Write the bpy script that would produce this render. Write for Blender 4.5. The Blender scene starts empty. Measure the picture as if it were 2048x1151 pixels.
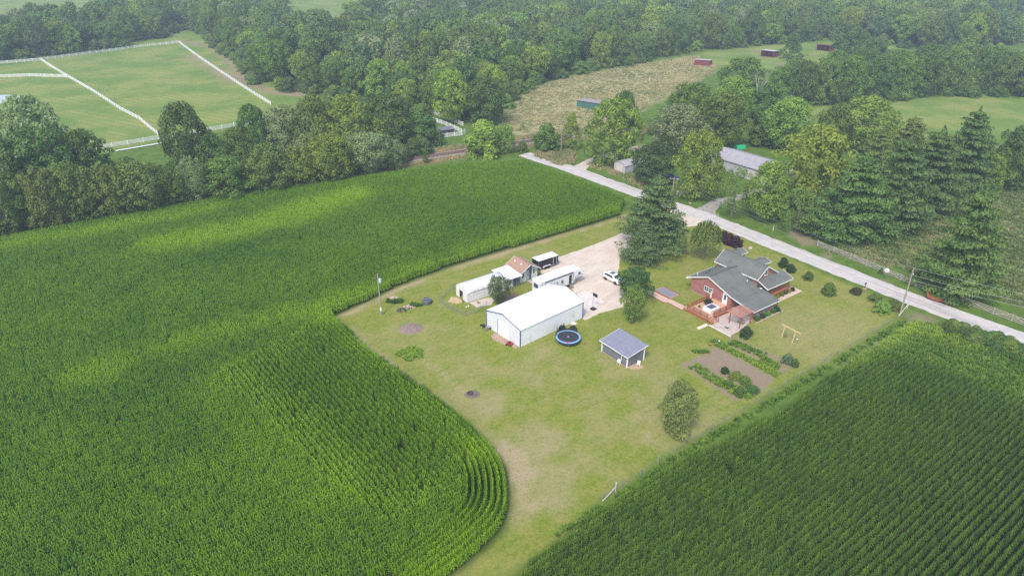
import bpy, bmesh, math, random
import numpy as np
from mathutils import Vector, Matrix

# ------------------------------------------------------------------ camera, sky, sun, exposure
scene = bpy.context.scene
CAM_H = 62.0                      # a drone about 62 m above the farm
PITCH = math.radians(27.6)
cam_d = bpy.data.cameras.new('camera'); cam = bpy.data.objects.new('camera', cam_d)
scene.collection.objects.link(cam)
cam_d.lens = 24.0; cam_d.sensor_width = 36.0; cam_d.clip_start = 0.5; cam_d.clip_end = 12000
cam.location = (0, 0, CAM_H); cam.rotation_euler = (math.pi/2 - PITCH, 0, 0)
scene.camera = cam

SUN_EL, SUN_AZ = math.radians(52), math.radians(203)      # azimuth measured clockwise from +Y: light comes from behind left
world = bpy.data.worlds.new('World'); scene.world = world; world.use_nodes = True
wn = world.node_tree.nodes; wl = world.node_tree.links
sky = wn.new('ShaderNodeTexSky'); sky.sky_type = 'NISHITA'; sky.sun_disc = False
sky.sun_elevation = SUN_EL; sky.sun_rotation = SUN_AZ
sky.air_density = 1.0; sky.dust_density = 3.0; sky.ozone_density = 0.6; sky.altitude = 200
wn['Background'].inputs['Strength'].default_value = 0.15
wl.new(sky.outputs['Color'], wn['Background'].inputs['Color'])
sun_d = bpy.data.lights.new('sun', 'SUN'); sun = bpy.data.objects.new('sun', sun_d); scene.collection.objects.link(sun)
sun_d.energy = 1.5; sun_d.angle = math.radians(12); sun_d.color = (1.0, 0.96, 0.9)
sdir = Vector((math.sin(SUN_AZ)*math.cos(SUN_EL), math.cos(SUN_AZ)*math.cos(SUN_EL), math.sin(SUN_EL)))
sun.rotation_euler = sdir.to_track_quat('Z', 'Y').to_euler(); sun.location = (-60, -60, 150)
vs = scene.view_settings; vs.view_transform = 'Standard'; vs.look = 'None'; vs.gamma = 1.0; vs.use_curve_mapping = False
vs.exposure = 0.90
cy = scene.cycles
cy.max_bounces = 5; cy.diffuse_bounces = 3; cy.glossy_bounces = 2; cy.transmission_bounces = 3; cy.transparent_max_bounces = 6; cy.volume_bounces = 0
cy.use_denoising = False
try: cy.denoiser = 'OPENIMAGEDENOISE'; cy.denoising_prefilter = 'ACCURATE'
except Exception: pass
cy.sample_clamp_indirect = 6.0; cy.use_light_tree = False

# ------------------------------------------------------------------ measuring helpers (survey of the site)
FPX = 2048*24/36.0
SP, CP = math.sin(PITCH), math.cos(PITCH)
def g(x, y, z=0.0):
    """site position (metres) of a photo point that lies at height z"""
    u = (x-1024)/FPX; v = (y-575.5)/FPX
    t = (z-CAM_H)/(-SP-v*CP)
    return (u*t, (CP-v*SP)*t)
def proj_y(X, Y, Z):
    dz = Z-CAM_H
    return 575.5 + FPX*(-(Y*SP+dz*CP))/(Y*CP-dz*SP)
def depth(X, Y, Z=0.0): return Y*CP-(Z-CAM_H)*SP
def hgt(xb, yb, yt):
    X, Y = g(xb, yb); lo, hi = 0.0, 60.0
    for _ in range(40):
        m = (lo+hi)/2
        if proj_y(X, Y, m) > yt: lo = m
        else: hi = m
    return lo
def gl(pts, z=0.0): return [g(p[0], p[1], p[2] if len(p) > 2 else z) for p in pts]
def C(r, g_, b, k=1.0): return tuple(((c/255.0)**2.2)*k for c in (r, g_, b))
rng = np.random.default_rng(7); random.seed(7)

# ------------------------------------------------------------------ object helpers
COL = scene.collection
def tag(o, label=None, cat=None, group=None, kind=None):
    if label: o['label'] = label
    if cat: o['category'] = cat
    if group: o['group'] = group
    if kind: o['kind'] = kind
    return o
def empty(name, loc=(0, 0, 0), rz=0.0, label=None, cat=None, group=None):
    o = bpy.data.objects.new(name, None); COL.objects.link(o)
    o.location = (loc[0], loc[1], loc[2] if len(loc) > 2 else 0.0); o.rotation_euler = (0, 0, rz); o.empty_display_size = 0.3
    return tag(o, label, cat, group)
def link(name, me, mat=None, parent=None, col=None):
    o = bpy.data.objects.new(name, me); (col or COL).objects.link(o)
    if mat is not None and not me.materials: me.materials.append(mat)
    if parent: o.parent = parent
    return o
def mesh_np(name, V, F, attrs=None, smooth=False):
    """V (n,3), F (m,k) all same size"""
    me = bpy.data.meshes.new(name); V = np.asarray(V, np.float32); F = np.asarray(F, np.int32)
    m, k = F.shape
    me.vertices.add(len(V)); me.vertices.foreach_set('co', V.ravel())
    me.loops.add(m*k); me.loops.foreach_set('vertex_index', F.ravel())
    me.polygons.add(m); me.polygons.foreach_set('loop_start', np.arange(0, m*k, k, dtype=np.int32))
    if smooth: me.polygons.foreach_set('use_smooth', np.ones(m, bool))
    me.update(calc_edges=True)
    for n, (dom, typ, dat) in (attrs or {}).items():
        a = me.attributes.new(n, typ, dom); dat = np.asarray(dat, np.float32)
        a.data.foreach_set({'FLOAT': 'value', 'FLOAT_COLOR': 'color', 'FLOAT_VECTOR': 'vector'}[typ], dat.ravel())
    return me
class MB:
    """collects shapes into one mesh"""
    def __init__(s): s.v = []; s.f = []
    def add(s, V, F):
        b = len(s.v); s.v += [tuple(p) for p in V]; s.f += [tuple(i+b for i in f) for f in F]; return s
    def box(s, x0, x1, y0, y1, z0, z1):
        return s.add([(x0, y0, z0), (x1, y0, z0), (x1, y1, z0), (x0, y1, z0), (x0, y0, z1), (x1, y0, z1), (x1, y1, z1), (x0, y1, z1)],
              [(0, 3, 2, 1), (4, 5, 6, 7), (0, 1, 5, 4), (1, 2, 6, 5), (2, 3, 7, 6), (3, 0, 4, 7)])
    def bar(s, a, b, w, h=None):
        """box beam from a to b, w wide (level), h deep"""
        a, b = Vector(a), Vector(b); h = h or w; d = (b-a).normalized()
        side = d.cross(Vector((0, 0, 1)))
        if side.length < 1e-4: side = Vector((1, 0, 0))
        side.normalize(); up = side.cross(d).normalized(); sx, uz = side*w/2, up*h/2
        P = [a-sx-uz, a+sx-uz, a+sx+uz, a-sx+uz, b-sx-uz, b+sx-uz, b+sx+uz, b-sx+uz]
        return s.add(P, [(0, 1, 2, 3), (7, 6, 5, 4), (0, 4, 5, 1), (1, 5, 6, 2), (2, 6, 7, 3), (3, 7, 4, 0)])
    def tube(s, pts, r, n=6):
        pts = [Vector(p) for p in pts]; rs = r if isinstance(r, (list, tuple)) else [r]*len(pts); b = len(s.v)
        for i, p in enumerate(pts):
            d = (pts[min(i+1, len(pts)-1)]-pts[max(i-1, 0)]).normalized()
            x = d.cross(Vector((0, 0, 1)));  x = x.normalized() if x.length > 1e-3 else Vector((1, 0, 0)); y = d.cross(x)
            for k in range(n):
                a = 2*math.pi*k/n; s.v.append(tuple(p+(x*math.cos(a)+y*math.sin(a))*rs[i]))
        for i in range(len(pts)-1):
            for k in range(n): s.f.append((b+i*n+k, b+i*n+(k+1) % n, b+(i+1)*n+(k+1) % n, b+(i+1)*n+k))
        s.f.append(tuple(b+k for k in reversed(range(n)))); s.f.append(tuple(b+(len(pts)-1)*n+k for k in range(n)))
        return s
    def ring(s, prof, n=16, c=(0, 0, 0), axis='z'): return s.lathe(list(prof)+[prof[0]], n, c, axis, False)
    def lathe(s, prof, n=16, c=(0, 0, 0), axis='z', cap=True):
        b = len(s.v)
        for r, z in prof:
            for k in range(n):
                a = 2*math.pi*k/n; p = (r*math.cos(a), r*math.sin(a), z)
                if axis == 'y': p = (p[0], p[2], p[1])
                if axis == 'x': p = (p[2], p[0], p[1])
                s.v.append((p[0]+c[0], p[1]+c[1], p[2]+c[2]))
        for i in range(len(prof)-1):
            for k in range(n): s.f.append((b+i*n+k, b+i*n+(k+1) % n, b+(i+1)*n+(k+1) % n, b+(i+1)*n+k))
        if cap: s.f.append(tuple(b+k for k in reversed(range(n)))); s.f.append(tuple(b+(len(prof)-1)*n+k for k in range(n)))
        return s
    def prism(s, poly, axis, a0, a1):
        """extrude a 2-D outline along x, y or z"""
        n = len(poly); b = len(s.v)
        for a in (a0, a1):
            for p, q in poly:
                s.v.append({'x': (a, p, q), 'y': (p, a, q), 'z': (p, q, a)}[axis])
        s.f.append(tuple(b+k for k in range(n))); s.f.append(tuple(b+n+k for k in reversed(range(n))))
        for k in range(n): s.f.append((b+k, b+n+k, b+n+(k+1) % n, b+(k+1) % n))
        return s
    def slab(s, quad, th):
        """a thick sheet from 4 top corners"""
        T = [Vector(p) for p in quad]; B = [p-Vector((0, 0, th)) for p in T]
        return s.add(T+B, [(0, 1, 2, 3), (7, 6, 5, 4), (0, 4, 5, 1), (1, 5, 6, 2), (2, 6, 7, 3), (3, 7, 4, 0)])
    def build(s, name, mat, parent=None, bevel=0.0, smooth=False, loc=None, rz=None):
        me = bpy.data.meshes.new(name); me.from_pydata(s.v, [], s.f)
        bm = bmesh.new(); bm.from_mesh(me); bmesh.ops.recalc_face_normals(bm, faces=bm.faces)
        if bevel > 0: bmesh.ops.bevel(bm, geom=list(bm.edges), offset=bevel, segments=2, affect='EDGES', clamp_overlap=True)
        if smooth:
            for f in bm.faces: f.smooth = True
        bm.to_mesh(me); bm.free()
        o = link(name, me, mat, parent)
        if loc is not None: o.location = loc
        if rz is not None: o.rotation_euler = (0, 0, rz)
        return o
def copy_tree(o, parent=None):
    c = o.copy(); COL.objects.link(c); c.parent = parent
    for ch in list(o.children): copy_tree(ch, c)
    return c
def frame_root(name, p0, U, label, cat, group=None):
    """root whose local x runs towards the lower right of the lot and y along bearing U"""
    return empty(name, p0, math.radians(U-90), label, cat, group)

# ------------------------------------------------------------------ noise in python (for the survey masks)
_perm = np.random.default_rng(3).random((256, 256))
def vnoise(x, y, s):
    x = np.asarray(x)/s+500.3; y = np.asarray(y)/s+511.7
    xi = np.floor(x).astype(int); yi = np.floor(y).astype(int); fx = x-xi; fy = y-yi
    fx = fx*fx*(3-2*fx); fy = fy*fy*(3-2*fy)
    p = lambda i, j: _perm[i % 256, j % 256]
    return (p(xi, yi)*(1-fx)+p(xi+1, yi)*fx)*(1-fy)+(p(xi, yi+1)*(1-fx)+p(xi+1, yi+1)*fx)*fy
def fnoise(x, y, s): return (vnoise(x, y, s)+0.5*vnoise(x, y, s/2.1)+0.25*vnoise(x, y, s/4.3))/1.75
def sdist(px, py, poly):
    """signed distance, positive inside"""
    d = np.full(px.shape, 1e9); ins = np.zeros(px.shape, bool); n = len(poly)
    for i in range(n):
        x0, y0 = poly[i]; x1, y1 = poly[(i+1) % n]; ex, ey = x1-x0, y1-y0
        t = np.clip(((px-x0)*ex+(py-y0)*ey)/(ex*ex+ey*ey+1e-9), 0, 1)
        d = np.minimum(d, (px-x0-t*ex)**2+(py-y0-t*ey)**2)
        if y0 != y1: ins ^= ((y0 > py) != (y1 > py)) & (px < (x1-x0)*(py-y0)/(y1-y0)+x0)
    return np.where(ins, 1, -1)*np.sqrt(d)
def ldist(px, py, line):
    d = np.full(np.shape(px), 1e9)
    for i in range(len(line)-1):
        x0, y0 = line[i]; x1, y1 = line[i+1]; ex, ey = x1-x0, y1-y0
        t = np.clip(((px-x0)*ex+(py-y0)*ey)/(ex*ex+ey*ey+1e-9), 0, 1)
        d = np.minimum(d, (px-x0-t*ex)**2+(py-y0-t*ey)**2)
    return np.sqrt(d)
def sstep(a, b, x):
    t = np.clip((x-a)/(b-a), 0, 1); return t*t*(3-2*t)
def resample(line, step, closed=False):
    P = [np.array(p, float) for p in line]
    if closed: P.append(P[0])
    out = []
    for a, b in zip(P[:-1], P[1:]):
        n = max(1, int(np.linalg.norm(b-a)/step))
        for i in range(n): out.append(a+(b-a)*i/n)
    if not closed: out.append(P[-1])
    return np.array(out)
def smooth_line(P, it=3):
    P = np.array(P, float)
    for _ in range(it):
        Q = P.copy(); Q[1:-1] = (P[:-2]+2*P[1:-1]+P[2:])/4; P = Q
    return P

# ------------------------------------------------------------------ material helpers
class NT:
    def __init__(s, name):
        s.m = bpy.data.materials.new(name); s.m.use_nodes = True; s.t = s.m.node_tree; s.n = s.t.nodes; s.n.clear()
        s.out = s.n.new('ShaderNodeOutputMaterial')
    def new(s, typ, **kw):
        nd = s.n.new(typ)
        for k, v in kw.items(): setattr(nd, k, v)
        return nd
    def put(s, sock, v):
        if isinstance(v, bpy.types.NodeSocket): s.t.links.new(v, sock)
        elif isinstance(v, tuple) and len(v) == 3 and sock.type == 'RGBA': sock.default_value = (*v, 1)
        else: sock.default_value = v
    def mix(s, f, a, b, blend='MIX'):
        nd = s.new('ShaderNodeMix', data_type='RGBA', blend_type=blend)
        s.put(nd.inputs[0], f); s.put(nd.inputs[6], a); s.put(nd.inputs[7], b); return nd.outputs[2]
    def math(s, op, a, b=0.0, clamp=False):
        nd = s.new('ShaderNodeMath', operation=op, use_clamp=clamp); s.put(nd.inputs[0], a); s.put(nd.inputs[1], b); return nd.outputs[0]
    def ramp(s, x, a, b):
        nd = s.new('ShaderNodeMapRange', interpolation_type='SMOOTHSTEP'); s.put(nd.inputs[0], x); s.put(nd.inputs[1], a); s.put(nd.inputs[2], b); return nd.outputs[0]
    def pos(s): return s.new('ShaderNodeNewGeometry').outputs['Position']
    def obj(s): return s.new('ShaderNodeTexCoord').outputs['Object']
    def mapping(s, v, scale=(1, 1, 1), rot=(0, 0, 0), loc=(0, 0, 0)):
        nd = s.new('ShaderNodeMapping'); s.put(nd.inputs[0], v); nd.inputs['Scale'].default_value = scale; nd.inputs['Rotation'].default_value = rot; nd.inputs['Location'].default_value = loc; return nd.outputs[0]
    def noise(s, v, scale, detail=3.0, rough=0.6):
        nd = s.new('ShaderNodeTexNoise'); s.put(nd.inputs['Vector'], v); nd.inputs['Scale'].default_value = scale; nd.inputs['Detail'].default_value = detail; nd.inputs['Roughness'].default_value = rough; return nd.outputs['Fac']
    def attr(s, name, typ='GEOMETRY'):
        return s.new('ShaderNodeAttribute', attribute_name=name, attribute_type=typ)
    def bump(s, h, strength, dist=0.05):
        nd = s.new('ShaderNodeBump'); s.put(nd.inputs['Height'], h); nd.inputs['Strength'].default_value = strength; nd.inputs['Distance'].default_value = dist; return nd.outputs[0]
    def bsdf(s, col, rough=0.7, metal=0.0, spec=0.3, normal=None, alpha=None):
        b = s.new('ShaderNodeBsdfPrincipled'); s.put(b.inputs['Base Color'], col); s.put(b.inputs['Roughness'], rough); s.put(b.inputs['Metallic'], metal)
        b.inputs['Specular IOR Level'].default_value = spec
        if normal is not None: s.put(b.inputs['Normal'], normal)
        if alpha is not None: s.put(b.inputs['Alpha'], alpha)
        s.t.links.new(b.outputs[0], s.out.inputs['Surface']); return s.m
def M(name, col, col2=None, scale=3.0, rough=0.7, metal=0.0, spec=0.3, bump=0.0, bscale=20.0, stretch=(1, 1, 1), lo=0.35, hi=0.65):
    n = NT(name); v = n.obj(); v2 = n.mapping(v, stretch)
    c = col if col2 is None else n.mix(n.ramp(n.noise(v2, scale, 4.0, 0.65), lo, hi), col, col2)
    nm = n.bump(n.noise(v2, bscale, 3.0), bump, 0.02) if bump else None
    return n.bsdf(c, rough, metal, spec, nm)

# ------------------------------------------------------------------ outlines of the site, measured on the photograph
LOT_EDGE_TOP = [(1238, 432), (1130, 465), (1020, 497), (900, 533), (800, 570), (740, 600), (690, 622), (664, 635)]
LOT_EDGE_LOW = [(664, 635), (732, 700), (779, 737), (834, 774), (873, 806), (913, 837), (952, 868), (983, 904), (1007, 935), (1016, 974), (1018, 1021), (1007, 1057), (975, 1092), (936, 1125), (895, 1157), (840, 1200)]
FENCE_LINE = [(1205, 1001), (1350, 905), (1540, 790), (1700, 695), (1795, 638)]
EDGE_TOP_W = gl(LOT_EDGE_TOP); EDGE_LOW_W = gl(LOT_EDGE_LOW)
LOT = gl(LOT_EDGE_TOP+LOT_EDGE_LOW[1:]+[(900, 1260), (1020, 1160)]+FENCE_LINE+[(1790, 608), (1420, 445), (1300, 405)])
CORN_L = gl([(-260, 530), (0, 472), (100, 452), (300, 414), (500, 380), (700, 354), (800, 337), (900, 325), (1000, 318), (1055, 317), (1150, 352), (1252, 392)], 2.1)+gl(LOT_EDGE_TOP)+gl(LOT_EDGE_LOW[1:])+gl([(760, 1300), (-150, 1330), (-420, 1000)])
CORN_R = gl([(985, 1180), (1100, 1078), (1207, 1010), (1374, 908), (1545, 820), (1630, 765), (1700, 715), (1770, 690), (1850, 700), (1930, 730), (2048, 785), (2300, 900), (2300, 1330), (985, 1330)], 1.2)
WEEDS_R = gl([(1630, 778), (1715, 714), (1790, 668), (1830, 638), (1880, 650), (1960, 680), (2060, 708), (2300, 800), (2300, 890), (2048, 800), (1930, 750), (1850, 722), (1770, 712), (1700, 732)], 0.3)
ROW_PATCH = gl([(664, 634), (440, 745), (560, 875), (680, 985), (775, 1055), (854, 1010), (940, 960), (960, 900), (905, 835), (780, 738)], 1.0)
ROAD = gl([(1048, 308), (1080, 318), (1150, 341), (1265, 383), (1400, 429), (1560, 493), (1700, 549), (1850, 608), (2048, 680), (2330, 782)])
RAIL = gl([(640, 352), (814, 319.5), (933, 302), (1024, 287.5), (1064, 282), (1150, 270), (1260, 255)])
MEADOW = gl([(1000, 262), (1018, 195), (1100, 165), (1190, 143), (1300, 126), (1392, 112), (1440, 132), (1400, 165), (1330, 195), (1280, 222), (1230, 262), (1120, 276), (1060, 270)])
PASTURE = gl([(-500, 170), (0, 132), (200, 105), (330, 60), (430, 66), (520, 150), (610, 185), (640, 215), (560, 235), (490, 252), (230, 300), (0, 350), (-500, 430)])
FIELD_R = gl([(1600, 235), (1640, 212), (1900, 178), (2100, 182), (2500, 190), (2500, 330), (2060, 255), (1950, 290), (1790, 270), (1700, 262)])
PADDOCK = gl([(1380, 112), (1420, 102), (1550, 90), (1660, 84), (1800, 92), (1800, 118), (1700, 130), (1640, 142), (1550, 150), (1470, 140)])
OPENINGS = [[(-300, -60), (235, -60), (200, 6), (100, 13), (0, 19), (-300, 26)], [(556, -60), (735, -60), (722, 5), (690, 16), (650, 21), (580, 14), (562, 4)], [(1938, 44), (1985, 33), (2060, 28), (2300, 26), (2300, 54), (2050, 54), (1985, 50)]]
TOPFIELDS = [gl([(x, y if y < 2 else y+34) for x, y in o]) for o in OPENINGS]
ROUGH_R = gl([(1645, 505), (1700, 480), (1760, 455), (1960, 372), (2060, 345), (2400, 400), (2400, 760), (2060, 618), (1930, 575), (1800, 535)])
GARDEN = gl([(1361, 728), (1380, 720), (1408, 706), (1431, 692), (1450, 698), (1550, 757), (1526, 780), (1474, 802), (1440, 780)])
GARDEN2 = gl([(1463, 673), (1500, 688), (1545, 708), (1590, 728), (1562, 748), (1510, 722), (1470, 695)])
NEIGH = gl([(1165, 330), (1250, 360), (1420, 415), (1500, 440), (1640, 485), (1560, 330), (1450, 290), (1300, 280), (1200, 300)])

# ------------------------------------------------------------------ ground: one sheet to the horizon with survey masks
def axis(a, b, fine0, fine1, fs, cs, far):
    A = list(np.arange(fine0, fine1, fs)); L = []; x = fine0
    while x > a: x -= cs; L.append(x)
    R = []; x = fine1
    while x < b: R.append(x); x += cs
    return np.array(sorted([a-f for f in far]+L+A+R+[b+f for f in far]))
gx = axis(-560, 560, -100, 130, 0.9, 5.0, [40, 200, 700, 2000, 5000]); gy = axis(-60, 1000, 48, 300, 0.9, 4.0, [40, 200, 700, 2000, 5000])
GX, GY = np.meshgrid(gx, gy); PX, PY = GX.ravel(), GY.ravel()
def mask(poly, w, amp=0.0, s=6.0):
    return sstep(-w, w, sdist(PX, PY, poly)+amp*(fnoise(PX, PY, s)-0.5)*2)
lawn = mask(LOT, 1.2, 0.6)
verge = sstep(9.0, 5.0, ldist(PX, PY, ROAD)+2*(fnoise(PX, PY, 5)-.5))
d_low = ldist(PX, PY, gl([(690, 665), (740, 712), (790, 752), (860, 812), (925, 860), (985, 890), (1028, 915), (1044, 955), (1044, 1000), (1032, 1030)])); d_top = ldist(PX, PY, EDGE_TOP_W)
pn = .45+.9*sstep(.42, .62, fnoise(PX+9, PY+4, 2.2))
dry = np.clip(np.maximum(1.15*sstep(2.8, 0.6, d_low+1.6*(fnoise(PX, PY, 2.5)-.5)), sstep(3.0, 0.4, d_top+1.6*(fnoise(PX, PY, 2)-.5)))*pn, 0, 1)*lawn
dry = np.maximum(dry, 0.75*sstep(0.5, 0.15, ldist(PX, PY, gl([(846, 718), (880, 742), (905, 765), (935, 782)]))))
patchy = sstep(.50, .68, fnoise(PX+31, PY-17, 9.0))*0.55+sstep(.5, .66, fnoise(PX, PY+77, 3.2))*.28
dcen = np.hypot(PX-g(1120, 880)[0], PY-g(1120, 880)[1]); patchy *= (0.35+0.6*sstep(32, 8, dcen))
dcen2 = np.hypot(PX-g(1650, 670)[0], PY-g(1650, 670)[1]); patchy = np.maximum(patchy, (.25+.35*fnoise(PX, PY, 4))*sstep(18, 5, dcen2))
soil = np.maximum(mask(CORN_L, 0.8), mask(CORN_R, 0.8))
meadow = mask(MEADOW, 3.0, 3.0, 14); mown = np.maximum(mask(PASTURE, 2.0), np.maximum(mask(FIELD_R, 2.0, 1.5), mask(PADDOCK, 3.0, 3.0)))
for t in TOPFIELDS: mown = np.maximum(mown, mask(t, 5.0))
rough = np.maximum(mask(ROUGH_R, 1.5, 1.5), mask(WEEDS_R, 1.5, 1.0))
drail = ldist(PX, PY, RAIL)
rust = sstep(8.5, 5.0, drail+2.5*(fnoise(PX, PY, 7)-.5))
mud = sstep(4.2, 1.2, ldist(PX, PY, gl([(350, 82), (385, 86), (432, 98), (460, 118), (485, 152), (520, 176), (560, 186), (600, 190)]))+.8*(fnoise(PX, PY, 3)-.5))
mud = np.maximum(mud, .9*sstep(5, 1.0, ldist(PX, PY, gl([(385, 112), (405, 128), (430, 140), (470, 165)]))+5*(fnoise(PX, PY, 5)-.45)))
for c, r in (((1505, 103), 3.0), ((1535, 113), 3.5), ((1645, 98), 3.5), ((1905, 208), 2.0), ((1960, 290), 4.5), ((1560, 128), 4), ((1600, 470), 2.2), ((1610, 480), 2.5), ((1720, 553), 1.2), ((1770, 567), 1.4), ((1845, 640), 2.2), ((1870, 606), 2.2), ((1655, 512), 1.0), ((1428, 433), 1.2), ((1270, 700), 0.1)):
    cx, cy_ = g(*c); mud = np.maximum(mud, .8*sstep(r*1.5, r*.4, np.hypot(PX-cx, (PY-cy_)*.8)+r*.9*(fnoise(PX, PY, 1.6)-.5)))
gard = np.maximum(mask(GARDEN, 0.35, 0.3, 1.5), 0.8*mask(GARDEN2, .5, .6, 1.5))
zA = np.stack([lawn, np.maximum(dry, patchy*lawn*.9), meadow, mown], 1); zB = np.stack([soil, rough, rust, np.maximum(mud, gard)], 1)
n_x, n_y = len(gx), len(gy)
idx = (np.arange(n_y-1)[:, None]*n_x+np.arange(n_x-1)[None, :]).ravel()
gF = np.stack([idx, idx+1, idx+n_x+1, idx+n_x], 1)
gme = mesh_np('ground', np.stack([PX, PY, np.zeros_like(PX)], 1), gF, {'zone_a': ('POINT', 'FLOAT_COLOR', zA), 'zone_b': ('POINT', 'FLOAT_COLOR', zB)})

n = NT('ground_cover'); P = n.pos()
za = n.attr('zone_a'); zb = n.attr('zone_b'); sa = n.new('ShaderNodeSeparateColor'); sb = n.new('ShaderNodeSeparateColor')
n.put(sa.inputs[0], za.outputs['Color']); n.put(sb.inputs[0], zb.outputs['Color'])
n1 = n.noise(P, 0.35, 5, .65); n2 = n.noise(P, 1.6, 4, .7); n3 = n.noise(P, 7.0, 3, .7); n4 = n.noise(P, 0.05, 3)
base = n.mix(n.ramp(n1, .35, .65), (0.070, 0.135, 0.018), (0.115, 0.185, 0.030))
base = n.mix(n.math('MULTIPLY', n.ramp(n2, .5, .75), .5), base, (0.20, 0.19, 0.085))
# mown lawn: olive green, thatch showing through, faint mower lanes along the lot
lg = n.mix(n.ramp(n2, .35, .65), (0.136, 0.192, 0.022), (0.222, 0.248, 0.040)); lg = n.mix(n.math('MULTIPLY', n.ramp(n1, .42, .68), .8), lg, (0.275, 0.260, 0.066))
wv = n.new('ShaderNodeTexWave', wave_type='BANDS', bands_direction='X'); n.put(wv.inputs['Vector'], n.mapping(P, rot=(0, 0, math.radians(-126.5)))); wv.inputs['Scale'].default_value = 0.21; wv.inputs['Distortion'].default_value = 0.5; wv.inputs['Detail'].default_value = 2
lg = n.mix(n.math('MULTIPLY', wv.outputs['Fac'], .28), lg, (0.255, 0.262, 0.065))
lg = n.mix(n.math('MULTIPLY', n.ramp(n.noise(P, 2.6, 3, .7), .42, .72), .45), lg, (0.085, 0.145, 0.014))
dryc = n.mix(n.ramp(n3, .3, .7), (0.27, 0.205, 0.11), (0.44, 0.37, 0.225))
lawn_dry = n.mix(n.math('MULTIPLY', za.outputs['Alpha'], 0.0), lg, lg)
lg = n.mix(n.math('MULTIPLY', sa.outputs[1], n.ramp(n.math('ADD', n.math('MULTIPLY', n2, .6), n.math('MULTIPLY', n3, .5)), .34, .56)), lg, dryc)
col = n.mix(sa.outputs[0], base, lg)
mead = n.mix(n.ramp(n.noise(P, .8, 4, .7), .36, .62), (0.39, 0.335, 0.19), (0.25, 0.275, 0.105)); mead = n.mix(n.ramp(n.noise(P, .12, 3), .5, .7), mead, (0.185, 0.225, 0.085))
col = n.mix(sa.outputs[2], col, mead)
wv2 = n.new('ShaderNodeTexWave', wave_type='BANDS', bands_direction='X'); n.put(wv2.inputs['Vector'], n.mapping(P, rot=(0, 0, math.radians(-60)))); wv2.inputs['Scale'].default_value = 0.09; wv2.inputs['Distortion'].default_value = 1.5; wv2.inputs['Detail'].default_value = 2
mw = n.mix(n.ramp(n4, .3, .7), (0.128, 0.205, 0.040), (0.190, 0.250, 0.060))
mw = n.mix(n.math('MULTIPLY', n.math('MULTIPLY', wv2.outputs['Fac'], n.ramp(n4, .42, .62)), .65), mw, (0.29, 0.275, 0.09)); mw = n.mix(n.math('MULTIPLY', n.ramp(n1, .5, .75), .3), mw, (0.10, 0.16, 0.045))
col = n.mix(za.outputs['Alpha'], col, mw)
rg = n.mix(n.ramp(n1, .38, .6), (0.10, 0.165, 0.035), (0.23, 0.25, 0.09)); rg = n.mix(n.ramp(n2, .45, .7), rg, (0.12, 0.165, 0.055))
col = n.mix(sb.outputs[1], col, rg)
col = n.mix(sb.outputs[2], col, n.mix(n.ramp(n2, .35, .65), (0.245, 0.145, 0.085), (0.17, 0.165, 0.065)))
md = n.mix(n.ramp(n3, .3, .7), (0.205, 0.155, 0.105), (0.315, 0.25, 0.175))
col = n.mix(zb.outputs['Alpha'], col, md)
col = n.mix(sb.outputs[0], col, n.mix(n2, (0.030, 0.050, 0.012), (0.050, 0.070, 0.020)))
GROUND_M = n.bsdf(col, 0.95, 0, 0.1, n.bump(n.math('ADD', n2, n3), .9, .12))
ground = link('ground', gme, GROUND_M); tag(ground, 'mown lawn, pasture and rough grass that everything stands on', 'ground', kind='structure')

# ------------------------------------------------------------------ roads, drives, slabs
def sheet(name, outline, z, mat, jit=0.0, step=0.5, th=0.0, label=None):
    P = resample(outline, step, True)
    if jit:
        d = np.roll(P, -1, 0)-np.roll(P, 1, 0); L = np.hypot(d[:, 0], d[:, 1])+1e-6
        nr = np.stack([d[:, 1]/L, -d[:, 0]/L], 1); P = P+nr*((fnoise(P[:, 0], P[:, 1], 1.7)-.5)*2*jit)[:, None]+rng.normal(0, jit*.12, P.shape)
    mb = MB(); k = len(P)
    if th: mb.prism([tuple(p) for p in P], 'z', z-th, z)
    else: mb.add([(p[0], p[1], z) for p in P], [tuple(range(k))])
    o = mb.build(name, mat)
    if not th:
        for p in o.data.polygons:
            if p.normal.z < 0: p.flip()
    return tag(o, label, name.replace('_', ' ') if label else None, kind='structure')
def ribbon(line, w0, w1=None):
    P = smooth_line(resample(line, 1.0), 6); d = np.gradient(P, axis=0); L = np.hypot(d[:, 0], d[:, 1])[:, None]; nr = np.stack([-d[:, 1], d[:, 0]], 1)/L
    w1 = w0 if w1 is None else w1
    return [tuple(p) for p in P+nr*w0]+[tuple(p) for p in (P-nr*w1)[::-1]]
n = NT('road_chip_seal'); P = n.pos()
c = n.mix(n.ramp(n.noise(P, .5, 4), .3, .7), (0.44, 0.415, 0.39), (0.54, 0.505, 0.475)); c = n.mix(n.math('MULTIPLY', n.ramp(n.noise(P, 3, 4), .5, .75), .5), c, (0.37, 0.34, 0.31))
tr = n.mapping(n.mapping(P, rot=(0, 0, math.radians(54.5))), (.035, 1.1, 1))
c = n.mix(n.math('MULTIPLY', n.ramp(n.noise(tr, 1.0, 3), .48, .66), .6), c, (0.31, 0.295, 0.28))
ROAD_M = n.bsdf(c, .9, 0, .2, n.bump(n.noise(P, 20, 3), .3, .02))
n = NT('gravel'); P = n.pos()
c = n.mix(n.ramp(n.noise(P, .35, 4), .3, .7), (0.51, 0.42, 0.335), (0.59, 0.515, 0.43)); c = n.mix(n.math('MULTIPLY', n.ramp(n.noise(P, 2.2, 5, .7), .5, .72), .6), c, (0.42, 0.335, 0.265))
tr = n.mapping(n.mapping(P, rot=(0, 0, math.radians(-48))), (.10, 1.3, 1))
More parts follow.
